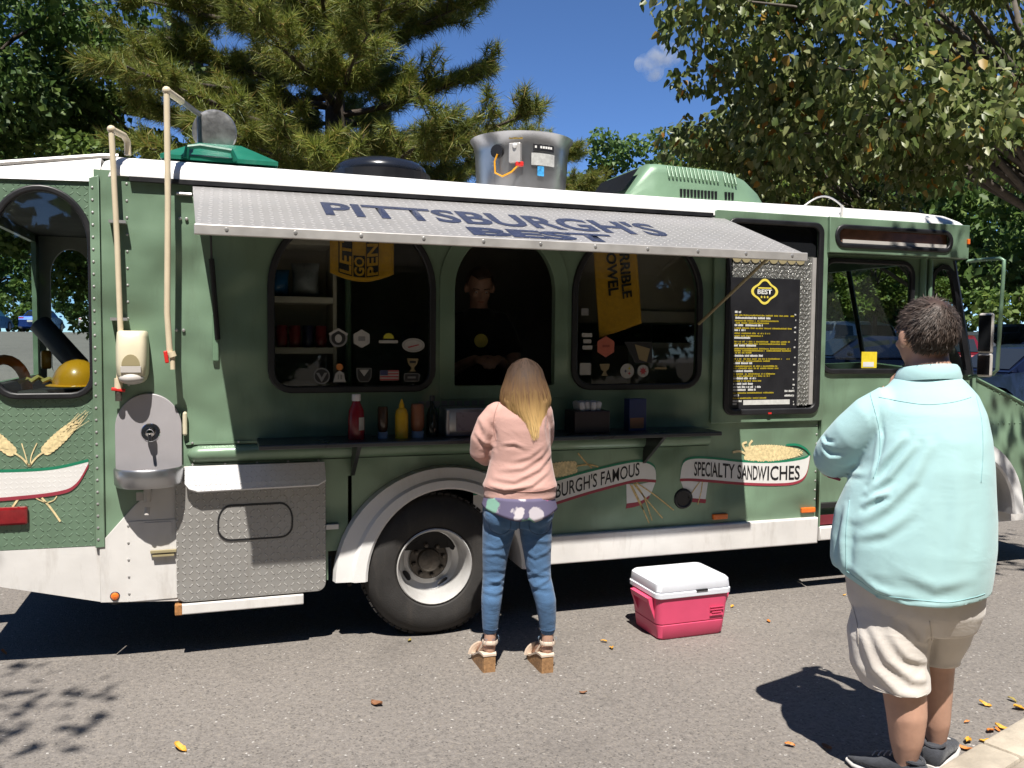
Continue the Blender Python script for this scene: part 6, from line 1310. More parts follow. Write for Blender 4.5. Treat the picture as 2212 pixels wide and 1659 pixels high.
def head(bm, c, yaw, pitch=0.0, s=1.0):
    """yaw: direction of the face about z, 0 = +y (away from the viewer)"""
    Mh = Matrix.Translation(c) @ Matrix.Rotation(yaw, 4, 'Z') @ Matrix.Rotation(pitch, 4, 'X') @ Matrix.Scale(s, 4)
    def E_(p, r, rot=None): ellipsoid(bm, Mh @ Vector(p), tuple(x * s for x in r), 3, (Matrix.Rotation(yaw, 4, 'Z') @ Matrix.Rotation(pitch, 4, 'X') @ (rot or Matrix.Identity(4))))
    E_((0, -.008, .025), (.074, .096, .092)); E_((0, .022, -.035), (.062, .070, .075)); E_((0, .055, -.078), (.030, .030, .026)); E_((0, .090, -.012), (.012, .018, .026)); E_((0, .102, -.022), (.013, .011, .010))
    E_((.030, .074, .020), (.022, .014, .010)); E_((-.030, .074, .020), (.022, .014, .010)); E_((.035, .066, -.022), (.024, .020, .020)); E_((-.035, .066, -.022), (.024, .020, .020)); E_((0, .080, -.052), (.022, .012, .007)); E_((0, .078, -.063), (.018, .012, .006))
    for sx in (-1, 1): E_((sx * .083, -.004, -.008), (.012, .021, .034), Matrix.Rotation(sx * -.25, 4, 'Z')); E_((sx * .078, .002, -.026), (.008, .010, .010))
    return Mh
def face_bits(Mh, s, parent, haircol):
    for sx in (-1, 1):
        bm = bmesh.new(); ellipsoid(bm, Mh @ Vector((sx * .031, .0785, .004)), (.0095 * s, .0095 * s, .0055 * s), 2); ey = smooth_angle(obj('eye', bm, M['greyplastic'], parent)); 
        bm = bmesh.new(); ellipsoid(bm, Mh @ Vector((sx * .031, .0855, .003)), (.0042 * s,) * 3, 2); obj('iris', bm, M['hub'], ey)
        bm = bmesh.new(); tube(bm, [Mh @ Vector((sx * (.014 + .012 * i), .090 - .004 * i, .024 + .003 * math.sin(i))) for i in range(4)], .0035 * s, 6); obj('eyebrow', bm, haircol, parent)
    bm = bmesh.new(); tube(bm, [Mh @ Vector((x, .0905 - abs(x) * .25, -.0575)) for x in (-.020, -.01, 0, .01, .020)], [.002 * s, .0035 * s, .004 * s, .0035 * s, .002 * s], 6); obj('lips', bm, mat('lip_colour', (.30, .10, .08), .5), parent)
def fabric(name, col, var=.08, wscale=700, bump=.25, noise=8, sheen=.2, rough=.85, crease=.010, cscale=9.0):
    m = mat(name, col, rough, 0, var, noise, bump, wscale, sheen=sheen, spec=.25); nt = m.node_tree
    co = nd(nt, 'ShaderNodeTexCoord').outputs['Object']; mp = nd(nt, 'ShaderNodeMapping', i_Vector=co, i_Rotation=(0, .5, 0), i_Scale=(1.0, 1.0, 1.7))
    n = nd(nt, 'ShaderNodeTexNoise', i_Vector=mp.outputs[0], i_Scale=cscale, i_Detail=3.0, i_Roughness=.55, i_Distortion=.6)
    b2 = nd(nt, 'ShaderNodeBump', i_Strength=.8, i_Distance=crease, i_Height=n.outputs[0]); bs = nt.nodes['Principled BSDF']; old = bs.inputs['Normal'].links[0].from_node
    nt.links.new(b2.outputs[0], old.inputs['Normal']); return m
def hem_cut(me, hem):
    """open the garment below the height hem(x, y): snap the edge, drop what hangs below, give the cloth thickness"""
    bm = bmesh.new(); bm.from_mesh(me); below = {v for v in bm.verts if v.co.z < hem(v.co.x, v.co.y)}
    bmesh.ops.delete(bm, geom=[f for f in bm.faces if all(v in below for v in f.verts)], context='FACES')
    for v in bm.verts:
        h = hem(v.co.x, v.co.y)
        if v.co.z < h: v.co.z = h
    bmesh.ops.delete(bm, geom=[v for v in bm.verts if not v.link_faces], context='VERTS'); bm.to_mesh(me); bm.free(); me.update(); return me
def cloth(name, me, m, parent, th=.004):
    o = obj(name, me, m, parent, True); md = o.modifiers.new('s', 'SOLIDIFY'); md.thickness = th; md.offset = -1; return o
def ribbons(name, strands, widths, m, parent, nrm_c):
    """strands: (n, k, 3) points; flat tapering ribbons facing away from nrm_c"""
    S = np.asarray(strands, float); n, k, _ = S.shape; T = np.gradient(S, axis=1); out = S - np.asarray(nrm_c)[None, None, :] if np.ndim(nrm_c) == 1 else S - nrm_c
    B = np.cross(T, out); B /= np.maximum(np.linalg.norm(B, axis=2, keepdims=True), 1e-6); tp = np.linspace(1, .15, k)[None, :, None]
    W_ = np.asarray(widths)[:, None, None] * tp * .5; A = S - B * W_; C = S + B * W_; V = np.stack([A, C], 2).reshape(-1, 3)
    i = (np.arange(n)[:, None] * k + np.arange(k - 1)[None, :]).ravel() * 2; F = np.stack([i, i + 1, i + 3, i + 2], 1)
    me = np_mesh(name, V, F); me.polygons.foreach_set('use_smooth', [True] * len(me.polygons)); return obj(name, me, m, parent)

from mathutils.bvhtree import BVHTree
def seam(name, me, pts, r, m, parent, n=30, lift=.0006):
    """a stitched seam: a thin cord laid on the back of a garment along x,z points"""
    bt = BVHTree.FromPolygons([v.co.copy() for v in me.vertices], [tuple(p.vertices) for p in me.polygons]); out = []
    for x, z in smooth_path(pts, n):
        h, nn, _, _ = bt.ray_cast(Vector((x, -1.5, z)), Vector((0, 1, 0)))
        if h is not None: out.append(h + nn * (lift if nn.y < 0 else -lift))
    if len(out) > 2:
        bm = bmesh.new(); tube(bm, out, r, 6); return obj(name, bm, m, parent, True)

# --- customer at the hatch, seen from behind
wom = empty('person', (1.345, -0.635, 0), R(-18.7), True)
tag(wom, 'person in pink sweater and cropped blue jeans standing at the serving hatch', 'person')
def wx(px): return (px - 1112) / 435
def wz(py): return (1445 - py) / 435
bm = bmesh.new()
Mw_ = head(bm, Vector((.030, .055, 1.432)), 0, R(-32), .93)
limb(bm, [(.018, .0, 1.27), (.026, .028, 1.37)], [.052, .048])
loft_z(bm, [(.80, .005, 0, .12, .08), (1.0, .01, 0, .11, .075), (1.2, .015, 0, .125, .08), (1.30, .015, 0, .10, .06)])
limb(bm, [(-.115, 0, 1.275), (-.175, -.005, 1.16), (-.188, .03, 1.065), (-.09, .19, 1.09), (-.06, .235, 1.10)], [.048, .045, .04, .032, .026]); hand(bm, (-.055, .24, 1.10), (.4, .8, .25), (.6, -.2, .7), 1, .9)
limb(bm, [(.105, 0, 1.285), (.118, .055, 1.18), (.110, .13, 1.10), (.065, .23, 1.13), (.05, .255, 1.14)], [.047, .044, .04, .031, .025]); hand(bm, (.045, .26, 1.145), (-.4, .8, .2), (-.6, -.2, .7), -1, .9)
for sx, kx_, hx in ((-1, -.115, -.130), (1, .105, .155)):
    limb(bm, [(sx * .085, 0, .78), (kx_, .01, .47), (hx, -.012, .33), (hx, 0, .20), (hx, .0, .135)], [.07, .045, .04, .031, .029])
    fo = Vector((-.30, .95, 0)).normalized(); hl = Vector((hx, -.006, .112)); limb(bm, [hl, hl + fo * .09 + Vector((0, 0, -.022)), hl + fo * .165 + Vector((0, 0, -.066))], [.030, .030, .024])
    for t in range(5): tb = hl + fo * (.180 - .006 * t) + Vector((fo.y, -fo.x, 0)) * sx * (.020 - .011 * t) + Vector((0, 0, -.072)); limb(bm, [tb, tb + fo * .022], [.0095 - .0008 * t, .008 - .0007 * t], 8)
me = remesh(bm, .0075, 3); obj('body', me, M['skin2'], wom)
DENIM = fabric('blue_denim', (0.062, 0.132, 0.250), .28, 900, .3, 5)
bm = bmesh.new()
limb(bm, [(-.130, 0, .205), (-.128, -.010, .27), (-.124, -.018, .35), (-.115, .004, .47), (-.108, .0, .58), (-.095, 0, .68), (-.085, 0, .76)], [.039, .044, .051, .055, .065, .078, .086])
limb(bm, [(.155, 0, .205), (.151, -.010, .27), (.143, -.018, .35), (.110, .004, .47), (.100, .0, .58), (.092, 0, .68), (.085, 0, .76)], [.039, .045, .052, .058, .068, .080, .086])
loft_z(bm, [(.725, .0, 0, .15, .10), (.77, .003, -.004, .176, .115), (.83, .006, -.004, .178, .115), (.90, .01, 0, .160, .10), (.95, .012, 0, .145, .09)])
ellipsoid(bm, (-.083, -.050, .785), (.083, .068, .082), 3); ellipsoid(bm, (.090, -.050, .785), (.083, .068, .082), 3)
me = remesh(bm, .0072, 4)
st_ = []
for y, sl, h_ in ((1166, 7, .0028), (1190, -6, .0035), (1224, -5, .003), (1240, 8, .0045), (1253, -7, .005), (1267, 5, .0035)):
    st_.append(([(wx(1040), wz(y)), (wx(1068), wz(y + sl)), (wx(1100), wz(y - sl))], h_, .010)); st_.append(([(wx(1122), wz(y + sl - 9)), (wx(1150), wz(y - sl - 4)), (wx(1194), wz(y - 12 + sl))], h_ * .9, .011))
st_ += [([(wx(1050), wz(1128)), (wx(1085), wz(1140)), (wx(1108), wz(1128))], .007, .012), ([(wx(1190), wz(1125)), (wx(1160), wz(1138)), (wx(1130), wz(1126))], .007, .012), ([(wx(1115), wz(1105)), (wx(1116), wz(1150))], -.008, .010)]
folds(me, st_); jn = obj('jeans', me, DENIM, wom)
STITCH = fabric('denim_seam', (0.035, 0.075, 0.15))
seam('seam', me, [(wx(1116), wz(1100)), (wx(1116), wz(1125)), (wx(1114), wz(1150))], .0022, STITCH, jn)
for a_, b_ in ((1052, 1098), (1136, 1184)):
    seam('pocket_seam', me, [(wx(a_), wz(1106)), (wx(a_ + 3), wz(1132)), (wx((a_ + b_) / 2), wz(1142)), (wx(b_ - 3), wz(1132)), (wx(b_), wz(1106))], .0016, STITCH, jn, 40)
for x_ in (1040 + 32, 1182):
    seam('hem_seam', me, [(wx(x_ - 28), wz(1352)), (wx(x_), wz(1354)), (wx(x_ + 14), wz(1352))], .0018, STITCH, jn)
rng = np.random.default_rng(5); Sx = []
for hx in (-.130, .155):
    for i in range(46):
        a = rng.uniform(0, 2 * PI); p = np.array([hx + .0415 * math.cos(a), .0415 * math.sin(a), .168]); L = rng.uniform(.008, .034); Sx.append([p, p + [.004 * math.cos(a), .004 * math.sin(a), -L * .5], p + [.006 * math.cos(a) + rng.uniform(-.004, .004), .006 * math.sin(a), -L]])
ribbons('frayed_hem', Sx, np.full(len(Sx), .006), fabric('frayed_denim', (0.14, 0.25, 0.38)), wom, np.array([0, 0, .17]))['kind'] = 'stuff'
# blouse hem under the sweater
def floral():
    m, nt, b = newmat('floral_cotton'); co = nd(nt, 'ShaderNodeTexCoord').outputs['Object']
    v = nd(nt, 'ShaderNodeTexVoronoi', i_Vector=co, i_Scale=11.0); n = nd(nt, 'ShaderNodeTexNoise', i_Vector=co, i_Scale=26.0, i_Detail=3.0)
    d = mth(nt, 'ADD', v.outputs['Distance'], mth(nt, 'MULTIPLY', mth(nt, 'SUBTRACT', n.outputs[0], .5), .55)); mask = ramp(nt, d, [(.40, 1.0), (.47, 0.0)])
    sx = nd(nt, 'ShaderNodeSeparateXYZ', i_0=v.outputs['Color']); rp = nt.nodes.new('ShaderNodeValToRGB'); cr = rp.color_ramp; cr.interpolation = 'CONSTANT'
    for e_ in range(2): cr.elements.new(.5)
    for e_, (p, c) in zip(cr.elements, ((0, (.50, .46, .50)), (.35, (.55, .12, .30)), (.55, (.20, .38, .30)), (.72, (.56, .52, .55)))): e_.position = p; e_.color = (*c, 1)
    nt.links.new(sx.outputs[0], rp.inputs[0]); nt.links.new(mixc(nt, mask, (.115, .10, .175), rp.outputs[0]), b.inputs['Base Color']); b.inputs['Roughness'].default_value = .85; return m
bm = bmesh.new(); n = 48; rows = []
for j in range(7):
    t = j / 6; row = []
    for k in range(n):
        a = 2 * PI * k / n; x, y = math.cos(a), math.sin(a); zb = .775 + .055 * abs(x) ** 1.5 - (.02 if x > .3 else 0); z = zb + (.880 - zb) * t; rr_ = (1.015 - .09 * t) * (1 + .012 * math.sin(7 * a + 1) * (1 - t)); row.append(bm.verts.new((.008 + .184 * rr_ * x, -.006 + (.146 if y < 0 else .128) * rr_ * y, z)))
    rows.append(row)
for a_, b_ in zip(rows, rows[1:]):
    for k in range(n): bm.faces.new((a_[k], a_[(k + 1) % n], b_[(k + 1) % n], b_[k]))
o = obj('blouse', bm, floral(), wom, True); md = o.modifiers.new('s', 'SOLIDIFY'); md.thickness = .003
PINK = fabric('pink_jersey', (0.50, 0.300, 0.262), .05, 500, .2, 6, crease=.006, cscale=8.0)
bm = bmesh.new()
loft_z(bm, [(.862, .010, -.004, .176, .122), (.875, .010, -.004, .177, .124), (.905, .010, -.004, .178, .126), (.925, .010, -.006, .184, .132), (.96, .012, -.004, .170, .122), (1.05, .014, 0, .150, .108), (1.12, .014, -.004, .145, .108), (1.20, .013, -.006, .143, .106), (1.26, .013, -.004, .138, .098), (1.305, .018, 0, .125, .080), (1.335, .02, .008, .085, .066), (1.35, .022, .014, .066, .058)], 36, 2.25)
limb(bm, [(-.105, 0, 1.275), (-.150, -.008, 1.225), (-.180, -.008, 1.15), (-.186, .012, 1.085), (-.162, .07, 1.055), (-.10, .17, 1.085)], [.060, .057, .054, .054, .052, .040])
limb(bm, [(.105, 0, 1.285), (.118, .035, 1.22), (.122, .075, 1.15), (.110, .135, 1.09), (.07, .215, 1.12)], [.062, .060, .057, .053, .042])
me = remesh(bm, .0075, 4)
D_ = lambda pts: [(wx(a_), wz(b_)) for a_, b_ in pts]
folds(me, [(D_(p), h_, w_) for p, h_, w_ in [([(1080, 950), (1105, 948), (1128, 958)], .006, .010), ([(1100, 985), (1135, 976), (1168, 950)], .004, .012), ([(1075, 1004), (1120, 1000), (1160, 974), (1180, 945)], .005, .012), ([(1062, 1022), (1105, 1026), (1155, 1002), (1188, 966)], .006, .011), ([(1052, 1038), (1085, 1044), (1140, 1034), (1176, 1008)], .0065, .010),
     ([(1050, 905), (1062, 930), (1064, 960)], -.008, .012), ([(1030, 900), (1045, 930), (1040, 965)], .006, .012), ([(1022, 930), (1040, 950), (1062, 958)], .007, .010), ([(1176, 880), (1172, 920), (1178, 955)], -.006, .012), ([(1040, 1064), (1115, 1066), (1196, 1063)], .004, .010)]])
sw = obj('sweater', me, PINK, wom)
PSEAM = fabric('pink_seam', (0.40, 0.22, 0.19))
seam('rib_seam', me, [(wx(1044), wz(1042)), (wx(1080), wz(1047)), (wx(1118), wz(1048)), (wx(1160), wz(1046)), (wx(1190), wz(1041))], .0018, PSEAM, sw)
seam('armhole_seam', me, [(wx(1072), wz(862)), (wx(1062), wz(890)), (wx(1060), wz(920)), (wx(1066), wz(945))], .0016, PSEAM, sw)
seam('armhole_seam', me, [(wx(1168), wz(860)), (wx(1172), wz(890)), (wx(1172), wz(920))], .0016, PSEAM, sw)
def ombre():
    m, nt, b = newmat('ombre_hair'); co = nd(nt, 'ShaderNodeTexCoord').outputs['Object']; sp = nd(nt, 'ShaderNodeSeparateXYZ', i_0=co); g = nd(nt, 'ShaderNodeNewGeometry')
    z = mth(nt, 'ADD', sp.outputs['Z'], mth(nt, 'MULTIPLY', mth(nt, 'SUBTRACT', g.outputs['Random Per Island'], .5), .09)); f = nd(nt, 'ShaderNodeMapRange', i_0=z, i_1=1.16, i_2=1.54).outputs[0]
    rp = nt.nodes.new('ShaderNodeValToRGB'); cr = rp.color_ramp; cr.elements.new(.5); cr.elements.new(.5)
    for e_, (p, c) in zip(cr.elements, ((0, (.72, .50, .22)), (.30, (.52, .33, .13)), (.58, (.15, .085, .042)), (.85, (.045, .028, .020)))): e_.position = p; e_.color = (*c, 1)
    nt.links.new(f, rp.inputs[0]); var = ramp(nt, g.outputs['Random Per Island'], [(0, .65), (1, 1.35)]); nt.links.new(mixc(nt, 1.0, rp.outputs[0], var, 'MULTIPLY'), b.inputs['Base Color']); b.inputs['Roughness'].default_value = .7; b.inputs['Specular IOR Level'].default_value = .2; return m
OMB = ombre(); env = [(1.545, .030, .012, .030), (1.525, .030, .052, .045), (1.49, .030, .078, .090), (1.44, .030, .092, .115), (1.39, .031, .110, .122), (1.34, .033, .118, .122), (1.29, .038, .104, .124), (1.24, .056, .078, .126), (1.20, .066, .058, .128), (1.165, .074, .038, .128)]
bm = bmesh.new(); loft_z(bm, [(z, cx, (-d + .02) * .55 + .045 * (1 if z > 1.36 else .2), rx_ * .93, max(.02, d * .42)) for z, cx, rx_, d in reversed(env)], 24)
me = remesh(bm, .008, 3); hr = obj('hair', me, OMB, wom)
ez = np.array([e_[0] for e_ in env])[::-1]; ecx = np.array([e_[1] for e_ in env])[::-1]; erx = np.array([e_[2] for e_ in env])[::-1]; ed = np.array([e_[3] for e_ in env])[::-1]
Sx = []; Wd = []
for i in range(1500):
    u = rng.uniform(-1, 1); ph = u * PI * .62; zt = rng.uniform(1.42, 1.543); zb = (1.165 + .06 * abs(u) ** 1.5 + rng.uniform(-.012, .055)) if rng.random() < .8 else rng.uniform(1.24, 1.34); k = 14; zz = np.linspace(zt, zb, k); cx = np.interp(zz, ez, ecx); rx_ = np.interp(zz, ez, erx); dd = np.interp(zz, ez, ed); j = rng.uniform(.97, 1.06); wob = .004 * np.sin(np.linspace(0, 5, k) + rng.uniform(0, 6))
    Sx.append(np.stack([cx + rx_ * math.sin(ph) * j + wob, -dd * math.cos(ph) * .92 * j + .01 + .03 * np.clip((zz - 1.38) * 6, 0, 1), zz], 1)); Wd.append(rng.uniform(.004, .009))
ribbons('hair_strands', Sx, Wd, OMB, hr, np.array([.03, .04, 1.38]))['kind'] = 'stuff'
STRAP = mat('cream_leather', (.62, .50, .40), .5, 0, .08, 20); CORK = mat('cork_wedge', (.30, .165, .075), .75, 0, .3, 60, .3, 120)
for hx in (-.130, .155):
    fo = Vector((-.30, .95, 0)).normalized(); sdv = Vector((fo.y, -fo.x, 0)); hl = Vector((hx, -.04, 0)); e_ = bmesh.new()
    prof = [(0.0, .0, .082, .030), (.02, .0, .085, .034), (.06, .0, .080, .036), (.11, .0, .058, .037), (.155, .0, .034, .040), (.20, .0, .022, .040), (.228, .004, .020, .032), (.24, .010, .020, .018)]
    rs = [[e_.verts.new(hl + fo * x + sdv * (s * w_) + Vector((0, 0, z))) for s, z in ((-1, zb), (1, zb), (1, zt), (-1, zt))] for x, zb, zt, w_ in prof]
    for a_, b_ in zip(rs, rs[1:]):
        for k in range(4): e_.faces.new((a_[k], a_[(k + 1) % 4], b_[(k + 1) % 4], b_[k]))
    e_.faces.new(list(reversed(rs[0]))); e_.faces.new(rs[-1]); sd_ = obj('sandal', e_, CORK, wom)
    e_ = bmesh.new(); rs = [[e_.verts.new(hl + fo * (x - .003) + sdv * (s * (w_ + .003)) + Vector((0, 0, z))) for s, z in ((-1, zt), (1, zt), (1, zt + .010), (-1, zt + .010))] for x, zb, zt, w_ in prof]
    for a_, b_ in zip(rs, rs[1:]):
        for k in range(4): e_.faces.new((a_[k], a_[(k + 1) % 4], b_[(k + 1) % 4], b_[k]))
    e_.faces.new(list(reversed(rs[0]))); e_.faces.new(rs[-1]); obj('footbed', e_, STRAP, sd_)
    e_ = bmesh.new(); c = Vector((hx, -.004, .142)); tube(e_, [c + Vector((.037 * math.cos(a), .040 * math.sin(a), -.004 * math.sin(a))) for a in [2 * PI * i / 20 for i in range(21)]], [(.003, .010)] * 21, 8, False); obj('ankle_strap', e_, STRAP, sd_)
    e_ = bmesh.new(); c = hl + fo * .185 + Vector((0, 0, .030)); tube(e_, [c + sdv * (.042 * math.cos(a)) + Vector((0, 0, .044 * math.sin(a))) for a in [PI * i / 12 for i in range(13)]], [(.004, .022)] * 13, 8); obj('toe_strap', e_, STRAP, sd_)
    for s in (-1, 1):
        e_ = bmesh.new(); tube(e_, [Vector((hx, 0, 0)) + sdv * (s * .034) + Vector((0, 0, .135)), hl + fo * .07 + sdv * (s * .037) + Vector((0, 0, .085))], .005, 6); obj('side_strap', e_, STRAP, sd_)

# --- customer in the foreground, seen from behind, turned to the left
man = empty('person', (2.435, -2.085, 0), R(-44.7), True); man.scale = (.985, .985, .985)
tag(man, 'heavyset person in a light blue polo shirt and pale shorts reading the menu', 'person')
def mx_(px): return (px - 2012) / 640
def mz(py): return (1680 - py) / 575
FYAW = R(38)
bm = bmesh.new(); HC = Vector((-.022, .0, 1.690)); Mm = head(bm, HC, FYAW, R(-4), 1.12)
limb(bm, [(.0, .0, 1.50), (-.012, .004, 1.60), (-.016, .004, 1.66)], [.085, .076, .072]); ellipsoid(bm, (.0, -.03, 1.56), (.08, .06, .07), 3)
loft_z(bm, [(.70, -.02, .02, .18, .15), (.9, -.04, 0, .24, .19), (1.1, -.02, 0, .21, .17), (1.3, .0, 0, .17, .13), (1.45, .0, 0, .14, .09)])
limb(bm, [(-.14, -.03, 1.40), (-.235, -.02, 1.32), (-.325, .035, 1.215), (-.355, .075, 1.175), (-.25, .20, 1.26), (-.16, .30, 1.38)], [.075, .07, .062, .058, .05, .034]); hand(bm, (-.15, .31, 1.40), (.25, .1, .9), (.6, -.5, 0), -1, 1.05)
limb(bm, [(.10, .06, 1.40), (.12, .18, 1.25), (.11, .25, 1.14), (-.02, .36, 1.18), (-.08, .38, 1.19)], [.072, .066, .058, .046, .034]); hand(bm, (-.09, .385, 1.195), (-.9, .2, .2), (0, -.8, .4), 1, 1.05)
limb(bm, [(-.08, -.02, .66), (-.055, -.045, .42), (-.036, -.058, .27), (-.034, -.050, .17), (-.034, -.045, .095), (-.034, -.04, .06)], [.11, .082, .072, .060, .042, .040])
limb(bm, [(.075, .10, .66), (.052, .15, .42), (.060, .145, .30), (.066, .150, .18), (.070, .155, .10), (.070, .155, .06)], [.10, .075, .062, .052, .036, .036])
me = remesh(bm, .008, 3); body = obj('body', me, M['skin'], man)
face_bits(Mm, 1.12, body, M['hairbrown'])
def z_ok(x, y): return True
SHORT = fabric('stone_cotton', (0.58, 0.54, 0.50), .05, 600, .2, 5, crease=.006, cscale=7.0)
bm = bmesh.new()
limb(bm, [(-.085, -.03, .66), (-.110, -.036, .55), (-.105, -.040, .46), (-.080, -.050, .395), (-.068, -.052, .26)], [.150, .150, .140, .124, .116], 24)
limb(bm, [(.075, .10, .66), (.066, .13, .54), (.050, .15, .455), (.046, .15, .33)], [.130, .112, .096, .090], 24)
loft_z(bm, [(.60, -.02, .03, .21, .18), (.68, -.025, .01, .238, .20), (.78, -.03, .0, .245, .205), (.88, -.035, 0, .24, .20)])
me = remesh(bm, .009, 4)
hem_cut(me, lambda x, y: (.428 if y > .045 + (x + .01) * -.6 else .380) if z_ok(x, y) else 0)
DM = lambda pts: [(mx_(a_), mz(b_)) for a_, b_ in pts]
folds(me, [(DM(p), h_ * .6, w_) for p, h_, w_ in [([(1905, 1320), (1945, 1385), (2000, 1425), (2035, 1430)], .014, .016), ([(1880, 1330), (1915, 1410), (1970, 1455), (2030, 1465)], .014, .016), ([(1950, 1330), (1985, 1375), (2030, 1395)], .012, .014), ([(1860, 1330), (1870, 1400), (1900, 1455)], .008, .016), ([(2035, 1310), (2037, 1370), (2036, 1440)], -.016, .014), ([(1980, 1310), (2005, 1340), (2034, 1350)], .010, .012), ([(1930, 1470), (1985, 1480), (2034, 1476)], .006, .010)]])
so = cloth('shorts', me, SHORT, man)
TSEAM = fabric('stone_seam', (0.46, 0.42, 0.38))
seam('hem_seam', me, DM([(1915, 1452), (1960, 1460), (2000, 1462), (2030, 1458)]), .0014, TSEAM, so)
seam('pocket_seam', me, DM([(1862, 1300), (1876, 1330), (1880, 1370)]), .0018, TSEAM, so)
seam('back_seam', me, DM([(2030, 1290), (2034, 1320), (2036, 1350)]), .0016, TSEAM, so)
POLO = fabric('pale_aqua_pique', (0.385, 0.600, 0.615), .035, 900, .22, 4, crease=.0045, cscale=5.0)
bm = bmesh.new()
loft_z(bm, [(.54, -.03, .0, .246, .214), (.64, -.030, .0, .250, .218), (.70, -.032, -.002, .256, .222), (.76, -.038, -.002, .266, .230), (.835, -.046, -.004, .282, .240), (.92, -.043, -.006, .285, .238), (1.026, -.038, -.010, .277, .226), (1.12, -.024, -.014, .255, .212), (1.217, -.004, -.016, .228, .198), (1.32, .0, -.016, .212, .182), (1.41, .0, -.012, .192, .158), (1.475, -.001, -.006, .164, .126), (1.525, -.004, 0, .124, .098), (1.555, -.008, .004, .092, .086)], 44, 2.2)
limb(bm, [(-.115, -.03, 1.405), (-.185, -.035, 1.365), (-.245, -.02, 1.305), (-.290, .01, 1.255), (-.322, .035, 1.215)], [.108, .104, .100, .095, .090], 24)
limb(bm, [(.09, .05, 1.41), (.115, .11, 1.33), (.12, .19, 1.23)], [.092, .092, .088], 24)
me = remesh(bm, .0085, 5)
hem_cut(me, lambda x, y: .740 + .070 * min(1, max(0, (-x - .14) / .14)) + .030 * min(1, max(0, (x - .08) / .15)) + (.05 if y > .05 else 0))
folds(me, [(DM(p), h_, w_) for p, h_, w_ in [([(1893, 1012), (1925, 965), (1962, 915)], .013, .014), ([(1890, 1035), (1935, 998), (1985, 930)], .012, .014), ([(1885, 1062), (1910, 1042), (1935, 1030)], .014, .012), ([(1880, 1095), (1930, 1060), (1985, 1000), (2015, 930)], .009, .018), ([(1870, 1130), (1930, 1110), (1990, 1060)], .006, .018), ([(1845, 1075), (1836, 1140), (1840, 1215)], .010, .014), ([(1862, 1110), (1856, 1160), (1858, 1210)], -.008, .014),
     ([(2075, 960), (2082, 1080), (2070, 1200)], .004, .03), ([(2125, 940), (2132, 1080), (2126, 1220)], .005, .025), ([(1860, 1200), (1920, 1232), (2010, 1240)], .007, .016), ([(1900, 1225), (1980, 1256), (2090, 1246)], .008, .014), ([(1960, 1180), (2040, 1212), (2110, 1190)], .004, .022), ([(1845, 1235), (1990, 1284), (2140, 1252)], .006, .008), ([(1905, 860), (1918, 920), (1908, 1000)], -.007, .008), ([(1785, 955), (1800, 968), (1825, 965)], -.010, .010), ([(1778, 930), (1790, 942), (1808, 940)], -.008, .008), ([(1800, 985), (1835, 990), (1870, 975)], .006, .014), ([(1800, 1000), (1850, 1008), (1885, 1000)], .005, .010)]])
po = cloth('polo_shirt', me, POLO, man)
MSEAM = fabric('aqua_seam', (0.27, 0.47, 0.49))
seam('armhole_seam', me, DM([(1885, 832), (1900, 870), (1912, 920), (1912, 970), (1902, 1005)]), .0016, MSEAM, po)
seam('armhole_seam', me, DM([(2108, 830), (2120, 880), (2124, 940), (2122, 1000)]), .0014, MSEAM, po)
seam('hem_seam', me, [(x_, .740 + .022 + .070 * min(1, max(0, (-x_ - .14) / .14)) + .030 * min(1, max(0, (x_ - .08) / .15))) for x_ in (-.26, -.2, -.14, -.08, 0, .08, .15, .2)], .0014, MSEAM, po)
seam('side_seam', me, DM([(1850, 1060), (1846, 1130), (1850, 1215)]), .0014, MSEAM, po)
seam('yoke_seam', me, DM([(1905, 838), (1960, 845), (2010, 848), (2060, 842), (2098, 832)]), .0012, MSEAM, po)
bm = bmesh.new(); n = 40; rows = []                                   # folded collar
for rz_, rr_, zz in ((1, .098, 1.532), (1, .110, 1.522), (1, .111, 1.536), (1, .102, 1.566), (1, .094, 1.576), (1, .088, 1.568), (1, .086, 1.54)):
    rows.append([bm.verts.new((-.008 + rr_ * 1.04 * math.cos(a), .002 + rr_ * .95 * math.sin(a), zz + .016 * math.cos(a - PI * .5 - FYAW) * -1)) for a in [2 * PI * k / n for k in range(n)]])
for a_, b_ in zip(rows, rows[1:]):
    for k in range(n): bm.faces.new((a_[k], a_[(k + 1) % n], b_[(k + 1) % n], b_[k]))
smooth_angle(obj('collar', bm, POLO, man), 60)
bm = bmesh.new(); tube(bm, [(-.372, .055, 1.262), (-.385, .07, 1.20), (-.345, .03, 1.135), (-.30, .0, 1.13)], [(.003, .006)] * 4, 6); obj('sleeve_trim', bm, M['ribbon_red'], man)
# hair cut short, thin at the crown
bm = bmesh.new(); Rm = Matrix.Rotation(FYAW, 4, 'Z')
vs_ = ellipsoid(bm, HC + Rm @ Vector((0, -.016, .030)), (.0, .0, .0), 4) if False else None
q = bmesh.ops.create_icosphere(bm, subdivisions=5, radius=1.0)
for v in q['verts']:
    p = v.co.copy(); v.co = Vector((p.x * .092, p.y * .116, p.z * .112))
kill = []
for v in bm.verts:
    p = v.co; zmin = -.105 + .06 * 0; face = p.y > .052 - max(0, -p.z) * .2 and p.z < .060
    if face or p.z < -.088 + max(0, p.y + .02) * 1.1 or (abs(p.x) > .055 and abs(p.y - .012) < .034 and p.z < .004): kill.append(v)
bmesh.ops.delete(bm, geom=kill, context='VERTS')
Mhair = Matrix.Translation(HC) @ Rm @ Matrix.Translation((0, -.014, .030))
bmesh.ops.transform(bm, matrix=Mhair, verts=bm.verts[:])
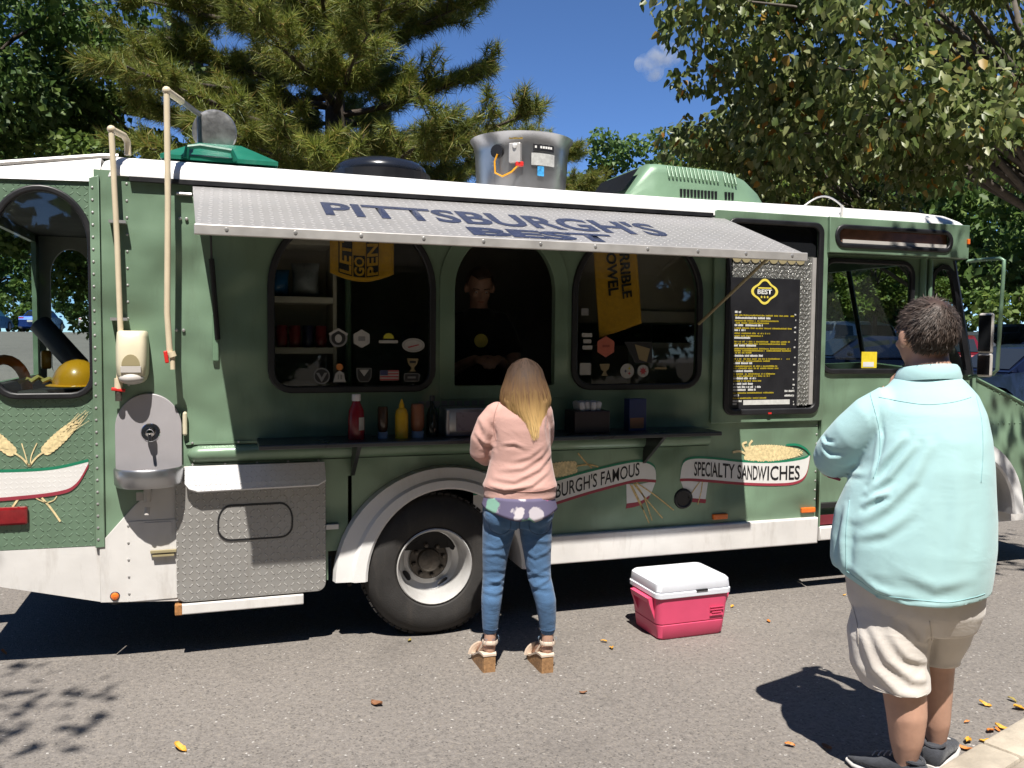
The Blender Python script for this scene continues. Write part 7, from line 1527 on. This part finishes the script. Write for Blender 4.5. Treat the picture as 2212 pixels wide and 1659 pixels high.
mh = obj('hair', bm, M['hairbrown'], man, True); md = mh.modifiers.new('s', 'SOLIDIFY'); md.thickness = .006; md.offset = -1
crown = HC + Rm @ Vector((-.005, -.075, .128))
Sx, Wd = [], []
hm = leaf_mat('short_hair', [(0, (.020, .013, .010)), (.55, (.055, .034, .024)), (.9, (.10, .070, .055)), (1, (.17, .145, .125))], .62, .0)
while len(Sx) < 5200:
    d = rng.normal(size=3); d /= np.linalg.norm(d); p = Vector((d[0] * .092, d[1] * .116, d[2] * .112))
    if (p.y > .052 - max(0, -p.z) * .2 and p.z < .060) or p.z < -.088 + max(0, p.y + .02) * 1.1 or (abs(p.x) > .055 and abs(p.y - .012) < .030 and p.z < .0): continue
    w_ = Mhair @ p; nn = (Rm.to_3x3() @ Vector((p.x / .0085, p.y / .0135, p.z / .0125))).normalized(); dc = (w_ - crown); 
    if dc.length < .030 and rng.random() < .85: continue
    fl = dc - nn * dc.dot(nn); fl = fl.normalized() if fl.length > 1e-4 else Vector((1, 0, 0)); fl = (fl + fl.cross(nn) * .5 + Vector((0, 0, -.35)) + Vector(rng.normal(size=3)) * .28).normalized(); L = rng.uniform(.016, .034) * (.55 if w_.z < HC.z - .01 else 1)
    Sx.append([w_ - nn * .002, w_ + nn * .006 + fl * L * .5, w_ + nn * .005 + fl * L]); Wd.append(rng.uniform(.0022, .0042))
ribbons('hair_strands', [[tuple(p) for p in s] for s in Sx], Wd, hm, mh, np.array(HC))['kind'] = 'stuff'
SHOE = fabric('charcoal_knit', (.045, .048, .058), .2, 300, .5, 30); SOLE = mat('white_rubber', (.52, .50, .48), .6, 0, .08, 20)
def shoe(hx, hy, dirv, parent):
    fo = Vector((dirv[0], dirv[1], 0)).normalized(); sdv = Vector((fo.y, -fo.x, 0)); b0 = Vector((hx, hy, 0)) - fo * .075
    def ring(bm, x, w_, z0, z1, p=2.4):
        n = 16; out = []
        for k in range(n):
            a = 2 * PI * k / n; c, s = math.cos(a), math.sin(a); out.append(bm.verts.new(b0 + fo * x + sdv * (w_ * math.copysign(abs(c) ** (2 / p), c)) + Vector((0, 0, (z0 + z1) / 2 + (z1 - z0) / 2 * math.copysign(abs(s) ** (2 / p), s)))))
        return out
    def skin_(bm, spec):
        rs = [ring(bm, *s) for s in spec]
        for a_, b_ in zip(rs, rs[1:]):
            for k in range(16): bm.faces.new((a_[k], a_[(k + 1) % 16], b_[(k + 1) % 16], b_[k]))
        bm.faces.new(list(reversed(rs[0]))); bm.faces.new(rs[-1])
    bm = bmesh.new(); skin_(bm, [(0, .026, .030, .09), (.012, .036, .024, .105), (.05, .040, .022, .112), (.10, .042, .022, .105), (.15, .046, .022, .088), (.20, .050, .022, .070), (.25, .046, .022, .056), (.285, .028, .024, .044)]); sh = smooth_angle(obj('shoe', bm, SHOE, parent), 60)
    bm = bmesh.new(); skin_(bm, [(-.006, .028, .006, .034), (.01, .040, .0, .036), (.06, .043, .0, .032), (.12, .044, .0, .030), (.20, .053, .0, .028), (.26, .049, .002, .028), (.295, .028, .010, .030)]); smooth_angle(obj('sole', bm, SOLE, sh), 50)
    bm = bmesh.new(); tube(bm, [b0 + fo * (.055 + .045 * math.cos(a)) + sdv * (.036 * math.sin(a)) + Vector((0, 0, .108 + .004 * math.cos(a))) for a in [2 * PI * i / 16 for i in range(17)]], .007, 6); obj('shoe_collar', bm, SHOE, sh)
    for i in range(4):
        bm = bmesh.new(); c = b0 + fo * (.125 + .022 * i) + Vector((0, 0, .101 - .0085 * i)); tube(bm, [c - sdv * .024, c + Vector((0, 0, .006)), c + sdv * .024], .0028, 6); obj('lace', bm, SOLE, sh)
shoe(-.034, -.045, (-.93, .36), man); shoe(.070, .155, (.25, .97), man)

# --- person serving inside the truck
ven = empty('person', (1.56, 0.82, 0.56), R(172), True); tag(ven, 'person in a black shirt working inside the serving hatch', 'person')
bm = bmesh.new(); Mv = head(bm, Vector((.0, .05, 1.405)), 0, R(-28), 1.05); limb(bm, [(0, -.01, 1.22), (0, .02, 1.33)], [.062, .058])
loft_z(bm, [(.75, 0, 0, .14, .10), (1.0, 0, 0, .15, .10), (1.2, 0, 0, .14, .09)]); 
for s in (-1, 1):
    limb(bm, [(s * .17, 0, 1.17), (s * .23, .05, .98), (s * .20, .14, .86), (s * .10, .33, .93), (s * .07, .37, .95)], [.055, .05, .044, .034, .027]); hand(bm, (s * .065, .375, .955), (-s * .4, .8, -.2), (-s * .3, -.1, -.8), s, 1.0)
    limb(bm, [(s * .09, 0, .80), (s * .095, .01, .45), (s * .10, 0, .10), (s * .10, .08, .04)], [.085, .06, .045, .04])
me = remesh(bm, .009, 3); bd_ = obj('body', me, M['skin'], ven); face_bits(Mv, 1.05, bd_, M['hairbrown'])
BLK = fabric('black_cotton', (.014, .014, .016), .15, 500, .2)
bm = bmesh.new(); loft_z(bm, [(.68, 0, 0, .175, .125), (.80, 0, 0, .178, .13), (.95, 0, .005, .18, .13), (1.10, 0, 0, .185, .125), (1.19, 0, -.005, .17, .105), (1.245, 0, 0, .11, .075), (1.27, 0, .005, .075, .066)], 32, 2.3)
for s in (-1, 1): limb(bm, [(s * .14, 0, 1.185), (s * .19, .015, 1.10), (s * .225, .045, 1.0)], [.072, .068, .064])
me = remesh(bm, .009, 4); sh_ = obj('shirt', me, BLK, ven)
bm = bmesh.new(); lathe(bm, [(.001, .004), (.042, .004), (.045, 0)], (-.0, .131, 1.06), 'Y', 20); bmesh.ops.transform(bm, matrix=Matrix.Translation((0, .262, 0)) @ Matrix.Diagonal((1, -1, 1, 1)), verts=bm.verts[:]); obj('shirt_badge', bm, M['badge_gold'], sh_)
bm = bmesh.new(); loft_z(bm, [(.08, .095, 0, .055, .06), (.45, .095, .01, .072, .075), (.74, .085, 0, .098, .11)]); loft_z(bm, [(.08, -.095, 0, .055, .06), (.45, -.095, .01, .072, .075), (.74, -.085, 0, .098, .11)]); loft_z(bm, [(.66, 0, 0, .165, .118), (.78, 0, 0, .170, .12)]); me = remesh(bm, .012, 3); obj('trousers', me, fabric('dark_trousers', (.02, .022, .03)), ven)
bm = bmesh.new(); q = bmesh.ops.create_icosphere(bm, subdivisions=4, radius=1.0)
for v in bm.verts: v.co = Vector((v.co.x * .084, v.co.y * .106, v.co.z * .102))
bmesh.ops.delete(bm, geom=[v for v in bm.verts if (v.co.y > .03 and v.co.z < .055) or v.co.z < -.05], context='VERTS'); bmesh.ops.transform(bm, matrix=Mv @ Matrix.Translation((0, -.010, .028)), verts=bm.verts[:]); o = obj('hair', bm, M['hairbrown'], ven, True); md = o.modifiers.new('s', 'SOLIDIFY'); md.thickness = .006
for s in (-1, 1):
    bm = bmesh.new(); box(bm, (s * .10, .05, .04), (.09, .26, .075), None, .03); smooth_angle(obj('shoe', bm, M['black'], ven), 50)

# ---------------------------------------------------------------- fallen leaves
LM = [mat('dry_leaf_yellow', (.58, .30, .03), .6, 0, .2, 40), mat('dry_leaf_orange', (.50, .17, .03), .6, 0, .2, 40), mat('dry_leaf_brown', (.20, .085, .035), .7, 0, .25, 40), mat('dry_leaf_olive', (.28, .22, .05), .65, 0, .2, 40)]
rnd = random.Random(17)
def leafmesh(seed):
    r = random.Random(seed); bm = bmesh.new(); n = 7; L_, R_, C_ = [], [], []
    for i in range(n):
        t = i / (n - 1); w = .5 * math.sin(PI * min(1, t * .92 + .04)) ** .8 * (1 + r.uniform(-.12, .12)); x = t - .5; curl = .10 * math.sin(t * 4 + seed) + .03
        C_.append(bm.verts.new((x, 0, curl))); L_.append(bm.verts.new((x, w * .55, curl + .09 + r.uniform(0, .08)))); R_.append(bm.verts.new((x, -w * .55, curl + .07 + r.uniform(0, .10))))
    for i in range(n - 1): bm.faces.new((C_[i], C_[i + 1], L_[i + 1], L_[i])); bm.faces.new((R_[i], R_[i + 1], C_[i + 1], C_[i]))
    z = min(v.co.z for v in bm.verts); bmesh.ops.translate(bm, vec=(0, 0, -z), verts=bm.verts[:]); me = bpy.data.meshes.new('fallen_leaf'); bm.to_mesh(me); bm.free(); return me
LMESH = [leafmesh(i) for i in range(6)]
for i, me in enumerate(LMESH): me.materials.append(LM[i % 4])
def fallen(x, y, s, mi, label, grp, z=.004):
    o = bpy.data.objects.new('fallen_leaf', LMESH[rnd.randrange(6)]); COL.objects.link(o); o.location = (x, y, z); o.rotation_euler = (rnd.uniform(-.15, .15), rnd.uniform(-.15, .15), rnd.uniform(0, 6.28)); s *= .82; o.scale = (s, s * rnd.uniform(.75, 1.1), s)
    o.material_slots[0].link = 'OBJECT'; o.material_slots[0].material = LM[mi]; tag(o, label, 'leaf', grp)
AL = 'leaves scattered on the asphalt'
for x, y, s, mi, lab in [(-0.19, -1.02, .085, 0, 'yellow fallen leaf on the open asphalt at the bottom left'), (-0.70, -1.10, .07, 3, 'olive brown fallen leaf near the bottom left corner'), (0.62, -0.84, .08, 2, 'pinkish brown fallen leaf on the asphalt below the rear wheel'), (1.92, -.42, .045, 0, 'small yellow fallen leaf left of the cooler, the upper of two'), (1.92, -.52, .05, 0, 'small yellow fallen leaf left of the cooler, the lower of two'), (2.98, -.40, .045, 1, 'orange fallen leaf on the asphalt right of the cooler'), (2.93, -.10, .04, 0, 'small yellow fallen leaf at the edge of the truck shadow right of the cooler'), (.92, -.10, .05, 3, 'olive fallen leaf against the rear tyre'), (-1.10, .33, .06, 1, 'orange fallen leaf at the left edge by the truck shadow'), (2.15, -1.72, .05, 1, 'orange fallen leaf in the shadow of the person in the polo shirt'), (1.55, -1.0, .045, 2, 'brown fallen leaf on the asphalt in front of the sandals'), (2.28, -1.78, .06, 2, 'brown fallen leaf beside the dark shoe')]: fallen(x, y, s, mi, lab, AL)
for i in range(6): fallen(rnd.uniform(2.9, 4.4), rnd.uniform(-1.2, .2), rnd.uniform(.025, .045), rnd.randrange(4), 'small dry fallen leaf on the asphalt beyond the person in the polo shirt', AL)
for i in range(34):
    p = ka + kd * rnd.uniform(.05, 1.9) - kn * (abs(rnd.gauss(0, .09)) + .09); fallen(p.x, p.y, rnd.uniform(.035, .075), rnd.choice((0, 0, 1, 1, 2, 3)), 'dry fallen leaf gathered in the gutter along the kerb', 'leaves gathered along the kerb')
